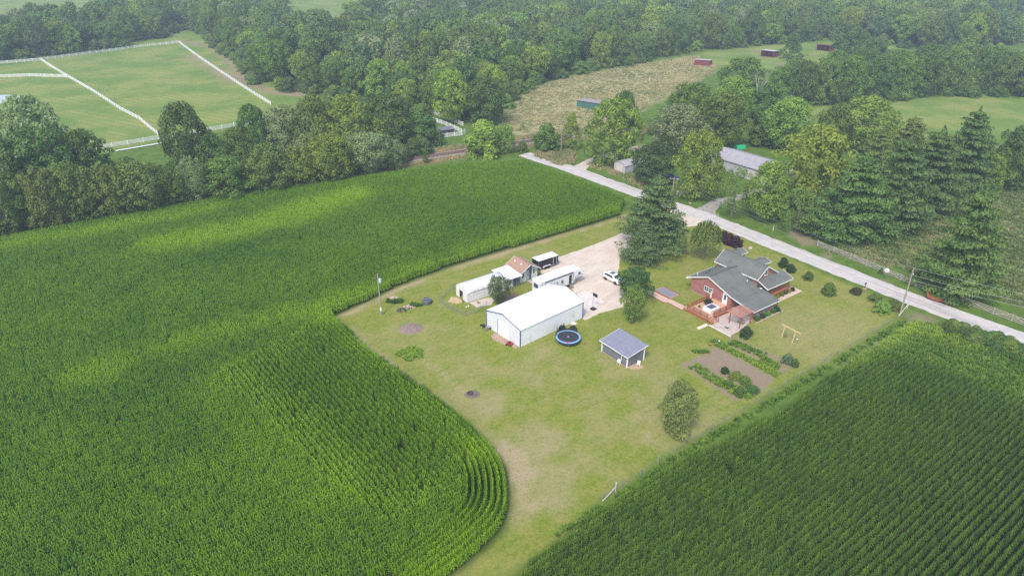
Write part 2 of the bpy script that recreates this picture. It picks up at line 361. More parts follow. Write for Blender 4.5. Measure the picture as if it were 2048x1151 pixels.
c = n.mix(n.math('MULTIPLY', n.ramp(n.noise(tr, 1.0, 3), .5, .68), .5), c, (0.64, 0.565, 0.485)); c = n.mix(n.math('MULTIPLY', n.ramp(n.noise(P, .8, 5, .75), .64, .74), .55), c, (0.22, 0.23, 0.10))
GRAVEL_M = n.bsdf(c, .95, 0, .15, n.bump(n.noise(P, 14, 3), .6, .03))
GRAVEL2_M = M('grey_gravel', (0.36, 0.335, 0.30), (0.25, 0.23, 0.205), 1.2, .95, bump=.5, bscale=12)
CONCRETE_M = M('concrete', (0.66, 0.60, 0.55), (0.58, 0.52, 0.47), .9, .85, bump=.15, bscale=30)
PATIO_M = M('patio_pavers', (0.50, 0.42, 0.37), (0.40, 0.335, 0.30), 1.3, .85, bump=.2, bscale=12)
BALLAST_M = M('ballast', (0.30, 0.26, 0.235), (0.21, 0.185, 0.165), 1.5, .95, bump=.8, bscale=8)
LANE_M = M('lane_gravel', (0.54, 0.47, 0.41), (0.40, 0.36, 0.29), .6, .95, bump=.4, bscale=12)
sheet('road', ribbon(ROAD, 2.75, 2.6), .012, ROAD_M, .38, .7, label='pale chip-seal country road running diagonally past the red house')
sheet('driveway', gl([(1376, 413), (1432, 452), (1395, 450), (1362, 455), (1330, 470), (1290, 490), (1252, 500), (1238, 520), (1236, 545), (1242, 578), (1262, 598), (1250, 612), (1198, 626), (1168, 640), (1160, 618), (1150, 590), (1140, 572), (1100, 562), (1083, 552), (1078, 535), (1108, 516), (1130, 509), (1160, 500), (1190, 487), (1222, 475), (1262, 458), (1312, 436), (1345, 420)]), .006, GRAVEL_M, .35, .7, label='pale tan gravel driveway in front of the white metal barn')
sheet('lane', gl([(1135, 334), (1150, 331), (1170, 321), (1196, 311), (1240, 300), (1290, 290), (1296, 296), (1240, 308), (1205, 317), (1182, 327), (1172, 340), (1178, 349)]), .007, LANE_M, .3, 1.0, label='narrow gravel lane leaving the road towards the railway trees')
sheet('neighbour_drive', gl([(1383, 420), (1404, 412), (1425, 400), (1455, 394), (1500, 382), (1545, 372), (1552, 380), (1500, 392), (1462, 404), (1440, 411), (1430, 425), (1440, 438)]), .008, GRAVEL2_M, .25, 1.0, label='grey gravel drive across the road leading under the trees')
sheet('concrete_pad', gl([(1166.5, 628), (1155, 587), (1171, 580.5), (1209, 603.5)]), .05, CONCRETE_M, 0, 5, .06, label='white concrete pad behind the white metal barn')
sheet('railway_bed', ribbon(RAIL, 2.6), .05, BALLAST_M, .25, 1.0, .08, label='grey ballast bed under the railway track')
POND_M = NT('pond_water'); POND_M = POND_M.bsdf((0.42, 0.44, 0.45), .06, 0, .6)
sheet('pond', gl([(-160, 196), (-40, 190), (20, 190), (46, 193), (40, 199), (-10, 210), (-160, 216)]), .02, POND_M, .6, 2.0, label='pale pond at the left edge of the pasture')

# ------------------------------------------------------------------ point-scatter (for what nobody could count)
def proto_collection(name, meshes, mats):
    c = bpy.data.collections.new(name)
    for i, me in enumerate(meshes): link('%s_%02d' % (name, i), me, mats if not isinstance(mats, list) else mats[i], col=c)
    return c
def scatter(name, P, rot, scl, idx, tint, coll, label, cat):
    """instances of coll's meshes on the points P"""
    k = len(P); me = bpy.data.meshes.new(name); me.vertices.add(k); me.vertices.foreach_set('co', np.asarray(P, np.float32).ravel())
    for nm, typ, key, dat in (('rot', 'FLOAT_VECTOR', 'vector', rot), ('scl', 'FLOAT_VECTOR', 'vector', scl), ('tint', 'FLOAT', 'value', tint)):
        a = me.attributes.new(nm, typ, 'POINT'); a.data.foreach_set(key, np.asarray(dat, np.float32).ravel())
    a = me.attributes.new('pick', 'INT', 'POINT'); a.data.foreach_set('value', np.asarray(idx, np.int32))
    o = link(name, me)
    t = bpy.data.node_groups.new(name+'_scatter', 'GeometryNodeTree')
    t.interface.new_socket('Geometry', in_out='INPUT', socket_type='NodeSocketGeometry'); t.interface.new_socket('Geometry', in_out='OUTPUT', socket_type='NodeSocketGeometry')
    gi = t.nodes.new('NodeGroupInput'); go = t.nodes.new('NodeGroupOutput'); ip = t.nodes.new('GeometryNodeInstanceOnPoints'); ci = t.nodes.new('GeometryNodeCollectionInfo')
    ci.inputs['Collection'].default_value = coll; ci.inputs['Separate Children'].default_value = True; ci.inputs['Reset Children'].default_value = True
    def na(nm, typ):
        q = t.nodes.new('GeometryNodeInputNamedAttribute'); q.data_type = typ; q.inputs['Name'].default_value = nm; return [s for s in q.outputs if s.enabled][0]
    L = t.links.new
    L(gi.outputs[0], ip.inputs['Points']); L(ci.outputs[0], ip.inputs['Instance']); ip.inputs['Pick Instance'].default_value = True
    L(na('pick', 'INT'), ip.inputs['Instance Index']); L(na('scl', 'FLOAT_VECTOR'), ip.inputs['Scale'])
    er = t.nodes.new('FunctionNodeEulerToRotation'); L(na('rot', 'FLOAT_VECTOR'), er.inputs[0]); L(er.outputs[0], ip.inputs['Rotation'])
    L(ip.outputs[0], go.inputs[0])
    md = o.modifiers.new('scatter', 'NODES'); md.node_group = t
    return tag(o, label, cat, kind='stuff')

# ------------------------------------------------------------------ foliage material
def foliage(name, mode='object', dark=(0.03, 0.07, 0.015), light=(0.2, 0.3, 0.05), trans=.3):
    n = NT(name); lv = n.attr('lv').outputs['Fac']; info = n.new('ShaderNodeObjectInfo')
    if mode == 'object':
        col = info.outputs['Color']
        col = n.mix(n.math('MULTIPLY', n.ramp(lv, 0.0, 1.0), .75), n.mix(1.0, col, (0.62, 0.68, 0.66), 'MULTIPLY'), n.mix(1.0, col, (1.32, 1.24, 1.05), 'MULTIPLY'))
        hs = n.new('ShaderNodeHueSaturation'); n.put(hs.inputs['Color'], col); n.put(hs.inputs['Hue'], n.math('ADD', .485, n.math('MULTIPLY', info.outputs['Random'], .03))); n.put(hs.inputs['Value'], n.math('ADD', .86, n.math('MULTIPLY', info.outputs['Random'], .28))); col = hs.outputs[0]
    else:
        ti = n.attr('tint', 'INSTANCER').outputs['Fac']
        if mode == 'palette':
            cr = n.new('ShaderNodeValToRGB'); n.put(cr.inputs[0], ti); cr.color_ramp.interpolation = 'CONSTANT'; el = cr.color_ramp.elements
            while len(el) < len(dark): el.new(.5)
            for i, c_ in enumerate(dark): el[i].position = i/len(dark); el[i].color = (*c_, 1)
            hs = n.new('ShaderNodeHueSaturation'); n.put(hs.inputs['Color'], cr.outputs[0]); n.put(hs.inputs['Hue'], n.math('ADD', .485, n.math('MULTIPLY', info.outputs['Random'], .03))); n.put(hs.inputs['Value'], n.math('ADD', .86, n.math('MULTIPLY', info.outputs['Random'], .28))); col = hs.outputs[0]
        else: col = n.mix(ti, dark, light)
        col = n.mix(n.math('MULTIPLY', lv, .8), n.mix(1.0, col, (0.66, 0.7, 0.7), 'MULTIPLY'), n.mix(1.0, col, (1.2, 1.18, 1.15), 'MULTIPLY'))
    b = n.new('ShaderNodeBsdfPrincipled'); n.put(b.inputs['Base Color'], col); b.inputs['Roughness'].default_value = .5; b.inputs['Specular IOR Level'].default_value = .24
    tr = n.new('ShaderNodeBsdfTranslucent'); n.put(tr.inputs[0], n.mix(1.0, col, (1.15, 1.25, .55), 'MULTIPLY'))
    mx = n.new('ShaderNodeMixShader'); mx.inputs[0].default_value = trans; n.t.links.new(b.outputs[0], mx.inputs[1]); n.t.links.new(tr.outputs[0], mx.inputs[2]); n.t.links.new(mx.outputs[0], n.out.inputs['Surface'])
    return n.m

# ------------------------------------------------------------------ corn
def corn_mesh(seed, length=.78, plants=6, H=2.0, leaf_w=.075):
    r = np.random.default_rng(seed); V, F, lv = [], [], []
    for p in range(plants):
        x0 = -length/2+length*(p+.5)/plants+r.normal(0, .03); y0 = r.normal(0, .03); h = H*r.uniform(.95, 1.04); pa = r.normal(0, .7)
        b = len(V); w = .018; V += [(x0-w, y0-w, 0), (x0+w, y0-w, 0), (x0, y0+w, 0), (x0-w*.5, y0, h*.96), (x0+w*.5, y0, h*.96), (x0, y0+w*.5, h*.96)]
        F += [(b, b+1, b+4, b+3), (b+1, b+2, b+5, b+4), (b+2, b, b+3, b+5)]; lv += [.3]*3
        nl = 12
        for k in range(nl):
            f = (k+1)/nl; a = math.pi/2+pa+(math.pi if k % 2 else 0)+r.normal(0, .35); z0 = h*(.22+.70*f)
            L = (.66 if f < .34 else .46 if f < .6 else .34)*r.uniform(.8, 1.25); rise = (.16+.22*f**2)*r.uniform(.6, 1.25); dx, dy = math.cos(a), math.sin(a)
            sx, sy = -dy, dx; w = leaf_w*r.uniform(.85, 1.15)
            ss = [(0, 0, .55), (.42, rise, 1.0), (.78, rise*.95-.04, .8), (1.0, rise*.35-.18, .08)]
            b = len(V)
            for s_, zz, ww in ss:
                for sg in (-1, 1): V.append((x0+dx*L*s_+sx*w*ww*.5*sg, y0+dy*L*s_+sy*w*ww*.5*sg, z0+zz+(.015 if sg > 0 else 0)))
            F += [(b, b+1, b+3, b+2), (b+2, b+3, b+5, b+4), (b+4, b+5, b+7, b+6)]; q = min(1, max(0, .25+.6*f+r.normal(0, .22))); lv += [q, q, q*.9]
    return mesh_np('corn', V, F, {'lv': ('FACE', 'FLOAT', lv)})
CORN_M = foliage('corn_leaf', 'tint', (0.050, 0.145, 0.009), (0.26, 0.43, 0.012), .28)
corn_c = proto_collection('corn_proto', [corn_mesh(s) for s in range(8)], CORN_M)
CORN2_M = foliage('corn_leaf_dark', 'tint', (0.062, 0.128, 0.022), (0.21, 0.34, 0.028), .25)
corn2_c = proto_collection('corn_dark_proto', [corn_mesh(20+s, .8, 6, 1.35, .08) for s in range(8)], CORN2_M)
def rows(poly, ang, sp, step, seed, keep=None):
    r = np.random.default_rng(seed); a = math.radians(ang); c, s = math.cos(a), math.sin(a); Pp = np.array(poly)
    U_ = Pp[:, 0]*c+Pp[:, 1]*s; V_ = -Pp[:, 0]*s+Pp[:, 1]*c
    uu, vv = np.meshgrid(np.arange(U_.min(), U_.max(), step), np.arange(V_.min(), V_.max(), sp)); uu = uu.ravel(); vv = vv.ravel()
    uu = uu+r.uniform(-.2, .2, uu.shape); vv = vv+r.normal(0, .025, vv.shape)
    X = uu*c-vv*s; Y = uu*s+vv*c; ok = sdist(X, Y, poly) > .25
    X, Y = X[ok], Y[ok]; vis = np.abs(X) < 0.80*depth(X, Y)+9
    X, Y = X[vis], Y[vis]
    return X, Y, np.full(len(X), a)
ARC = smooth_line(resample(gl(LOT_EDGE_LOW[4:]), .8), 8)
XA, YA, RA = rows(CORN_L, 37.0, .76, .78, 1); XB, YB, RB = rows(CORN_L, 129.3, .76, .78, 2)
nzp = lambda x, y: 3.0*(fnoise(x, y, 4.0)-.5)
inp = sdist(XA, YA, ROW_PATCH)+nzp(XA, YA) < .35; XA, YA, RA = XA[inp], YA[inp], RA[inp]
inp = sdist(XB, YB, ROW_PATCH)+nzp(XB, YB) >= 0; XB, YB, RB = XB[inp], YB[inp], RB[inp]
HEADW = 5.2
t0_ = ARC[3]-ARC[0]
k1 = (ldist(XA, YA, ARC) > HEADW) | ((XA-ARC[0, 0])*t0_[0]+(YA-ARC[0, 1])*t0_[1] < -.3); k2 = (ldist(XB, YB, ARC) > HEADW) | ((XB-ARC[0, 0])*t0_[0]+(YB-ARC[0, 1])*t0_[1] < -.3)
XA, YA, RA = XA[k1], YA[k1], RA[k1]; XB, YB, RB = XB[k2], YB[k2], RB[k2]
hx, hy, hr = [], [], []
tan_ = np.gradient(ARC, axis=0); tan_ /= np.hypot(tan_[:, 0], tan_[:, 1])[:, None]; nrm = np.stack([tan_[:, 1], -tan_[:, 0]], 1)
inside_sign = np.sign(np.mean(sdist(*(ARC+nrm*1.5)[5:-5].T, CORN_L)))
for k in range(7):
    off = .35+.78*k; Q = resample(ARC+nrm*inside_sign*off, .74); T = np.gradient(Q, axis=0)
    hx += list(Q[:, 0]); hy += list(Q[:, 1]); hr += list(np.arctan2(T[:, 1], T[:, 0]))
SPR = np.concatenate([np.full(len(XA), 1.0), .50+.42*sstep(8, 0, ldist(XB, YB, gl([(650, 634), (440, 745), (560, 875), (680, 985), (775, 1055), (854, 1010), (940, 960)], 1.0))+4*(fnoise(XB, YB, 5)-.5)), np.full(len(hx), .60)])
X = np.concatenate([XA, XB, hx]); Y = np.concatenate([YA, YB, hy]); R_ = np.concatenate([RA, RB, hr])
gap = (fnoise(X, Y, 2.3) < .845) & (rng.random(len(X)) > .012); X, Y, R_, SPR = X[gap], Y[gap], R_[gap], SPR[gap]; k = len(X)
tint = .30+.32*(fnoise(X, Y, 26)-.5)+.26*(fnoise(X+50, Y, 7)-.5)
tint += .60*sstep(10, 1, ldist(X, Y, gl([(330, 482), (430, 464), (540, 442), (640, 408), (700, 388)], 2))+4*(fnoise(X, Y, 6)-.5))
tint += .45*sstep(7, 1, ldist(X, Y, EDGE_TOP_W)+5*(fnoise(X, Y, 8)-.5))+.50*sstep(7, 1.5, ldist(X, Y, ARC[18:])+2*(fnoise(X, Y, 3)-.5))
tint += .22*sstep(9, 2, ldist(X, Y, gl([(440, 770), (500, 830), (560, 890), (640, 960)], 2))+5*(fnoise(X, Y, 6)-.5))+.3*sstep(6, 1, ldist(X, Y, gl([(180, 740), (330, 690), (440, 655), (560, 620)], 2))+4*(fnoise(X, Y, 7)-.5))
tint += .35*sstep(6, 1, ldist(X, Y, gl([(0, 488), (200, 455), (420, 412)], 2)))+.22*sstep(150, 190, Y)
tint += .22*(sdist(X, Y, ROW_PATCH) > 0)*sstep(0, 6, 6-ldist(X, Y, EDGE_LOW_W))+.16*(sdist(X, Y, ROW_PATCH) > 0)
tint = np.clip(tint+rng.normal(0, .08, k), 0, 1.1)
edge = ldist(X, Y, EDGE_TOP_W+EDGE_LOW_W[1:]); hs = (.94+.12*fnoise(X, Y, 5))*(.82+.18*sstep(0, 2.5, edge))
tilt = rng.normal(0, .02, (k, 2)); sc = hs*rng.uniform(.975, 1.025, k)
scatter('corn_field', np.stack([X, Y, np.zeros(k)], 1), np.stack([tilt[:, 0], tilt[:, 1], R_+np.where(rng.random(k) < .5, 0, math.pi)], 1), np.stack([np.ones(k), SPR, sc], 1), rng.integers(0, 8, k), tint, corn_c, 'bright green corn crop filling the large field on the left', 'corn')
N_CORN = k
X, Y, R_ = rows(CORN_R, 36.6, .80, .8, 5); k = len(X)
gap = (rng.random(k) > .015) & ((sdist(X, Y, CORN_R)+5.0*(fnoise(X, Y, 5)-.62) > 0) | (Y < g(1700, 760)[1])); X, Y, R_ = X[gap], Y[gap], R_[gap]; k = len(X)
tint = .24+.30*(fnoise(X, Y, 14)-.5)+rng.normal(0, .12, k); far = ldist(X, Y, gl([(1700, 715), (1770, 690), (1850, 700), (1930, 730), (2048, 785)], 1.2)); tint += .28*sstep(5, 0, far)+.3*sstep(2.2, .5, ldist(X, Y, gl([(985, 1180), (1100, 1078), (1207, 1010), (1374, 908), (1545, 820), (1630, 765)], 1.2)))
sc = (.90+.16*fnoise(X, Y, 6))*rng.uniform(.97, 1.03, k)*(.42+.58*sstep(0, 8, far+3*(fnoise(X, Y, 3)-.5)))
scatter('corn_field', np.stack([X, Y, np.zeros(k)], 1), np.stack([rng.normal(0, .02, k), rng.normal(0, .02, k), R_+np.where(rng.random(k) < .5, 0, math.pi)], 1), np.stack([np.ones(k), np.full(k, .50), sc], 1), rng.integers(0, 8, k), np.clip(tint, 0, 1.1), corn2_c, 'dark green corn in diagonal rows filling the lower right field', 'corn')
print('corn', N_CORN, k)

# ------------------------------------------------------------------ tree prototypes (height 1, trunk at origin)
def leaf_mesh(name, P, N, size, lv, r, aspect=.62, fold=.18):
    k = len(P); T = np.cross(N, r.normal(size=(k, 3))); T /= np.linalg.norm(T, axis=1)[:, None]+1e-9; B = np.cross(N, T)
    s = (size*r.uniform(.7, 1.3, k))[:, None]
    V = np.stack([P-T*s*.5, P-B*s*.5*aspect+N*s*fold, P+T*s*.5, P+B*s*.5*aspect-N*s*fold*.3], 1).reshape(-1, 3)
    return mesh_np(name, V, np.arange(k*4).reshape(k, 4), {'lv': ('FACE', 'FLOAT', lv)})
def unit(v): return v/(np.linalg.norm(v, axis=-1, keepdims=True)+1e-9)
def broadleaf(seed, lobes, per, size, prof='round', z0=.16, lr=(.16, .27), openness=0.0):
    """crown as many leaf-sized faces gathered in boughs; radius about .5, height 1"""
    r = np.random.default_rng(seed); PP, NN, LV = [], [], []; Hc = 1-z0
    def radius(h):
        if prof == 'round': return .5*np.sqrt(np.clip(1-((h-.46)/.56)**2, .02, 1))
        if prof == 'cone': return .5*np.clip(1.05-h, .03, 1)**.8*np.clip(h*6+.35, 0, 1)
        if prof == 'vase': return .5*np.clip(.35+1.1*h, 0, 1)*np.sqrt(np.clip(1-((h-.55)/.47)**4, .02, 1))
        if prof == 'column': return .5*np.sqrt(np.clip(1-((h-.48)/.53)**4, .02, 1))
        if prof == 'bush': return .5*np.sqrt(np.clip(1-(h/1.02)**2.2, .02, 1))*(.85+.15*np.clip(h*5, 0, 1))
    ga = math.pi*(3-math.sqrt(5)); wob = r.uniform(.66, 1.22, (5, 9)) if prof == 'bush' else r.uniform(.76, 1.18, (5, 9))
    for i in range(lobes):
        h = ((i+.5)/lobes)**.9; a = i*ga+r.normal(0, .3); w = wob[int(h*4.99), int((a/(2*math.pi) % 1)*8.99)]
        rr = radius(h)*w; inner = r.random() < .12
        q = rr*(r.uniform(.1, .5) if inner else r.uniform(.66, .98)); L = r.uniform(*lr)*(.8 if h > .9 else 1)
        q = max(0, q-L*.5); c = np.array([q*math.cos(a), q*math.sin(a), z0+Hc*h*.97-L*.3]); m = int(per*(L/.1)**1.7*r.uniform(.8, 1.2))
        if r.random() < openness: m = int(m*.3)
        d = unit(r.normal(size=(m*2, 3))); out = unit(c-np.array([0, 0, z0+Hc*.30])+1e-6)
        d = d[((d@out > -.25) & (d[:, 2] > -.55)) | (d[:, 2] > .5)][:m]; rad = L*(.80+.26*r.random(len(d)))*(1+.25*(r.random(len(d)) < .12))
        p = c+d*rad[:, None]*np.array([1, 1, .72])
        nn = unit(d+.22*r.normal(size=d.shape)+np.array([0, 0, .32])); PP.append(p); NN.append(nn)
        LV.append(np.clip(.5+r.normal(0, .17)+r.normal(0, .15, len(d)), 0, 1))
    P, N, LV = np.concatenate(PP), np.concatenate(NN), np.concatenate(LV)
    P[:, 2] = np.maximum(P[:, 2], .01); return fit(leaf_mesh('crown', *fitP(P), N, size, LV, r))
def fitP(P, pc=95):
    P = P.copy(); q = np.percentile(np.hypot(P[:, 0], P[:, 1]), pc); P[:, :2] *= .5/q; P[:, 2] *= 1.0/np.percentile(P[:, 2], 99.8); return (P,)
def fit(me): return me
def pine(seed, whorls=12, per=20, size=.036, droop=.10, narrow=.46):
    """white pine: tiers of flat feathery boughs, each bough a run of flattened needle pads, with gaps between"""
    r = np.random.default_rng(seed); PP, NN, LV = [], [], []
    for wi in range(whorls):
        h = .06+.92*((wi+r.uniform(-.2, .2))/whorls); R = narrow*np.clip(1.03-h, .05, 1)**.84*np.clip(.74+h*1.7, 0, 1)
        nb = int(r.integers(6, 9)) if h < .85 else 5; a0 = r.uniform(0, 6.28)
        for b in range(nb):
            a = a0+2*math.pi*b/nb+r.normal(0, .2); L = R*r.uniform(.68, 1.12); q = r.normal(0, .16); ca, sa_ = math.cos(a), math.sin(a); dz0 = r.normal(0, .018)
            pads = max(3, int(3+8*L/narrow))
            for k in range(pads):
                t = ((k+.7)/pads)**.75; lat = r.normal(0, .24)*L*t; pr = r.uniform(.038, .062)*(.75+.5*L/narrow)
                c = np.array([ca*L*t-sa_*lat, sa_*L*t+ca*lat, h+dz0+.14*L*t*t-droop*L*t*(1.1-h)])
                m = int(per*(pr/.05)**2*2.0); d = unit(r.normal(size=(m, 3))); d[:, 2] = np.abs(d[:, 2])*np.where(r.random(m) < .85, 1, -1)
                PP.append(c+d*pr*np.array([1.15, 1.15, .48])*(.7+.4*r.random((m, 1)))); NN.append(unit(d*np.array([.8, .8, 1.2])+.35*r.normal(size=d.shape)+np.array([ca*.25, sa_*.25, .35]))); LV.append(np.clip(.42+.25*t+q+r.normal(0, .14, m), 0, 1))
    k = 150; z = 1-r.random(k)**1.5*.14; a = r.uniform(0, 6.28, k); q = (1.0-z)*.5*r.random(k)**.5
    PP.append(np.stack([q*np.cos(a), q*np.sin(a), z], 1)); NN.append(unit(np.stack([np.cos(a), np.sin(a), np.full(k, .7)], 1)+.4*r.normal(size=(k, 3)))); LV.append(np.clip(r.normal(.6, .2, k), 0, 1))
    P, N, LV = np.concatenate(PP), np.concatenate(NN), np.concatenate(LV); P[:, 2] = np.clip(P[:, 2], .012, 1.0)
    return leaf_mesh('crown', *fitP(P, 92), N, size, LV, r, .55, .12)
def weeping(seed):
    r = np.random.default_rng(seed); PP, NN, LV = [], [], []
    for i in range(150):
        a = r.uniform(0, 6.28); q = .42*r.random()**.5+.05; top = .55+.43*math.sqrt(max(0, 1-(q/.52)**2))*r.uniform(.75, 1); ln = r.uniform(.25, .6)*top; m = int(52*ln/.4)
        t = r.random(m); x = q*(1+.12*t); PP.append(np.stack([x*math.cos(a)+r.normal(0, .014, m), x*math.sin(a)+r.normal(0, .014, m), np.maximum(.06, top-ln*t)], 1))
        NN.append(unit(np.stack([np.full(m, math.cos(a)), np.full(m, math.sin(a)), np.full(m, .5)], 1)+.6*r.normal(size=(m, 3)))); LV.append(np.clip(.62-.3*t+r.normal(0, .2, m), 0, 1))
    P, N, LV = np.concatenate(PP), np.concatenate(NN), np.concatenate(LV)
    return leaf_mesh('crown', *fitP(P), N, .042, LV, r, .6)
def trunk_mesh(seed, limbs=6, top=.62, r0=.022, spread=.26, zb=.22):
    r = random.Random(seed); mb = MB()
    mb.tube([(0, 0, -.02), (r.uniform(-.01, .01), 0, .1), (r.uniform(-.02, .02), r.uniform(-.02, .02), top*.6), (r.uniform(-.03, .03), r.uniform(-.03, .03), top)], [r0*1.3, r0, r0*.7, r0*.25], 7)
    for i in range(limbs):
        a = 2*math.pi*i/limbs+r.uniform(-.4, .4); z = zb+(top-zb)*i/limbs*.9; L = spread*r.uniform(.7, 1.1)
        mb.tube([(0, 0, z), (L*.5*math.cos(a), L*.5*math.sin(a), z+.10), (L*math.cos(a), L*math.sin(a), z+.2*r.uniform(.7, 1.2))], [r0*.5, r0*.33, r0*.12], 5)
    me = bpy.data.meshes.new('trunk'); me.from_pydata(mb.v, [], mb.f); return me
def dead_mesh(seed):
    r = random.Random(seed); mb = MB()
    def grow(p, d, L, rad, lev):
        e = (p[0]+d[0]*L, p[1]+d[1]*L, p[2]+d[2]*L); m = tuple((p[i]+e[i])/2+r.uniform(-.04, .04)*L for i in range(3)); mb.tube([p, m, e], [rad, rad*.8, rad*.5], 5)
        if lev:
            for _ in range(3): grow(e if r.random() < .6 else m, unit(np.array(d)+np.array([r.uniform(-.8, .8), r.uniform(-.8, .8), r.uniform(-.1, .6)])), L*r.uniform(.5, .75), rad*.5, lev-1)
    grow((0, 0, 0), (0.03, 0, 1), .42, .018, 3)
    me = bpy.data.meshes.new('trunk'); me.from_pydata(mb.v, [], mb.f); return me
G_DARK = (0.112, 0.190, 0.046); G_MID = (0.150, 0.242, 0.046); G_LIGHT = (0.222, 0.328, 0.058); G_YEL = (0.258, 0.350, 0.058); G_SILV = (0.255, 0.325, 0.145); G_OLIVE = (0.172, 0.246, 0.060); G_PINE = (0.124, 0.212, 0.068); G_BROWN = (0.180, 0.250, 0.066)
WPAL = [G_DARK, G_MID, (0.175, 0.260, 0.066), G_OLIVE, G_MID, (0.130, 0.215, 0.085), G_LIGHT, G_DARK, G_OLIVE, (0.160, 0.255, 0.058), G_YEL, G_MID, G_SILV]
BPAL = [G_DARK, G_MID, G_OLIVE, G_LIGHT, G_DARK, G_MID, G_BROWN, G_MID, G_OLIVE]
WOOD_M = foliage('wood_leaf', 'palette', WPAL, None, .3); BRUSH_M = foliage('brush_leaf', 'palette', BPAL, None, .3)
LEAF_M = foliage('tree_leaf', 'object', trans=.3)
BARK_M = M('bark', (0.13, 0.10, 0.075), (0.20, 0.165, 0.13), 6, .9, bump=.5, bscale=25, stretch=(1, 1, .2))
DEAD_M = M('weathered_wood', (0.40, 0.36, 0.32), (0.30, 0.27, 0.24), 6, .9)
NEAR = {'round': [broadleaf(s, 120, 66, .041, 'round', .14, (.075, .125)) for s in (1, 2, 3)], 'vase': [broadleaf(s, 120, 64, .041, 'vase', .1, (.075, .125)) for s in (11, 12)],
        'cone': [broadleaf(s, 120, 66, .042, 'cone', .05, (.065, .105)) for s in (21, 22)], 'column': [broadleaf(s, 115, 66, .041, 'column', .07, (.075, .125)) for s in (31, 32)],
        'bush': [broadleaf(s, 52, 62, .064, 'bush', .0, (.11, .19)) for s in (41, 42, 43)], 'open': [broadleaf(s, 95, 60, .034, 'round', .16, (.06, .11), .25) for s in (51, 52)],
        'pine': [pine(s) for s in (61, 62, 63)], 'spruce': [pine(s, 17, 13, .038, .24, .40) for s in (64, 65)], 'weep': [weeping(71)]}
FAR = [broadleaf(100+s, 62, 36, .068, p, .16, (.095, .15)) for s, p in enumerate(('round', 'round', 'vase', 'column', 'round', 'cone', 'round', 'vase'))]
TRUNKS = [trunk_mesh(s) for s in range(4)]; PTRUNK = trunk_mesh(9, 0, .95, .016)
for me in [m for L in NEAR.values() for m in L]: me.materials.append(LEAF_M)
for me in TRUNKS+[PTRUNK]: me.materials.append(BARK_M)
def tree_at(name, X, Y, h, w, crown, trunk, col, label, cat, group=None, zoff=0.0):
    t = empty(name, (X, Y, zoff), random.uniform(0, 6.28), label, cat, group)
    c = link('crown', crown, parent=t); c.scale = (w, w*random.uniform(.92, 1.08), h); c.color = (*col, 1)
    if trunk is not None:
        k = link('trunk', trunk, parent=t); k.scale = (w*.9+h*.12, w*.9+h*.12, h)
    return t
def T(name, xc, yb, yt, wpx, kind, col, label, cat='tree', group=None, xtop=None):
    """a tree whose foot is at photo point (xc, yb), whose top reaches yt, wpx photo pixels wide"""
    X, Y = g(xc, yb); h = hgt(xc, yb, yt); w = wpx*depth(X, Y, h*.5)/FPX
    if kind in ('pine', 'spruce', 'bush'):      # boughs reach the ground: yb is the near rim, the stem stands behind it
        q = 1+.36*w/math.hypot(X, Y); X, Y = X*q, Y*q; h *= .985
        yy = yt; lo, hi = 0.0, 60.0
        for _ in range(40):
            m = (lo+hi)/2
            if proj_y(X, Y, m) > yy: lo = m
            else: hi = m
        h = lo
    # the near rim of the crown hides part of the top: trim the measured height a little
    crown = random.choice(NEAR[kind])
    return tree_at(name, X, Y, h*.96, w*.92, crown, PTRUNK if kind in ('pine', 'spruce') else (None if kind == 'bush' else random.choice(TRUNKS)), col, label, cat, group)

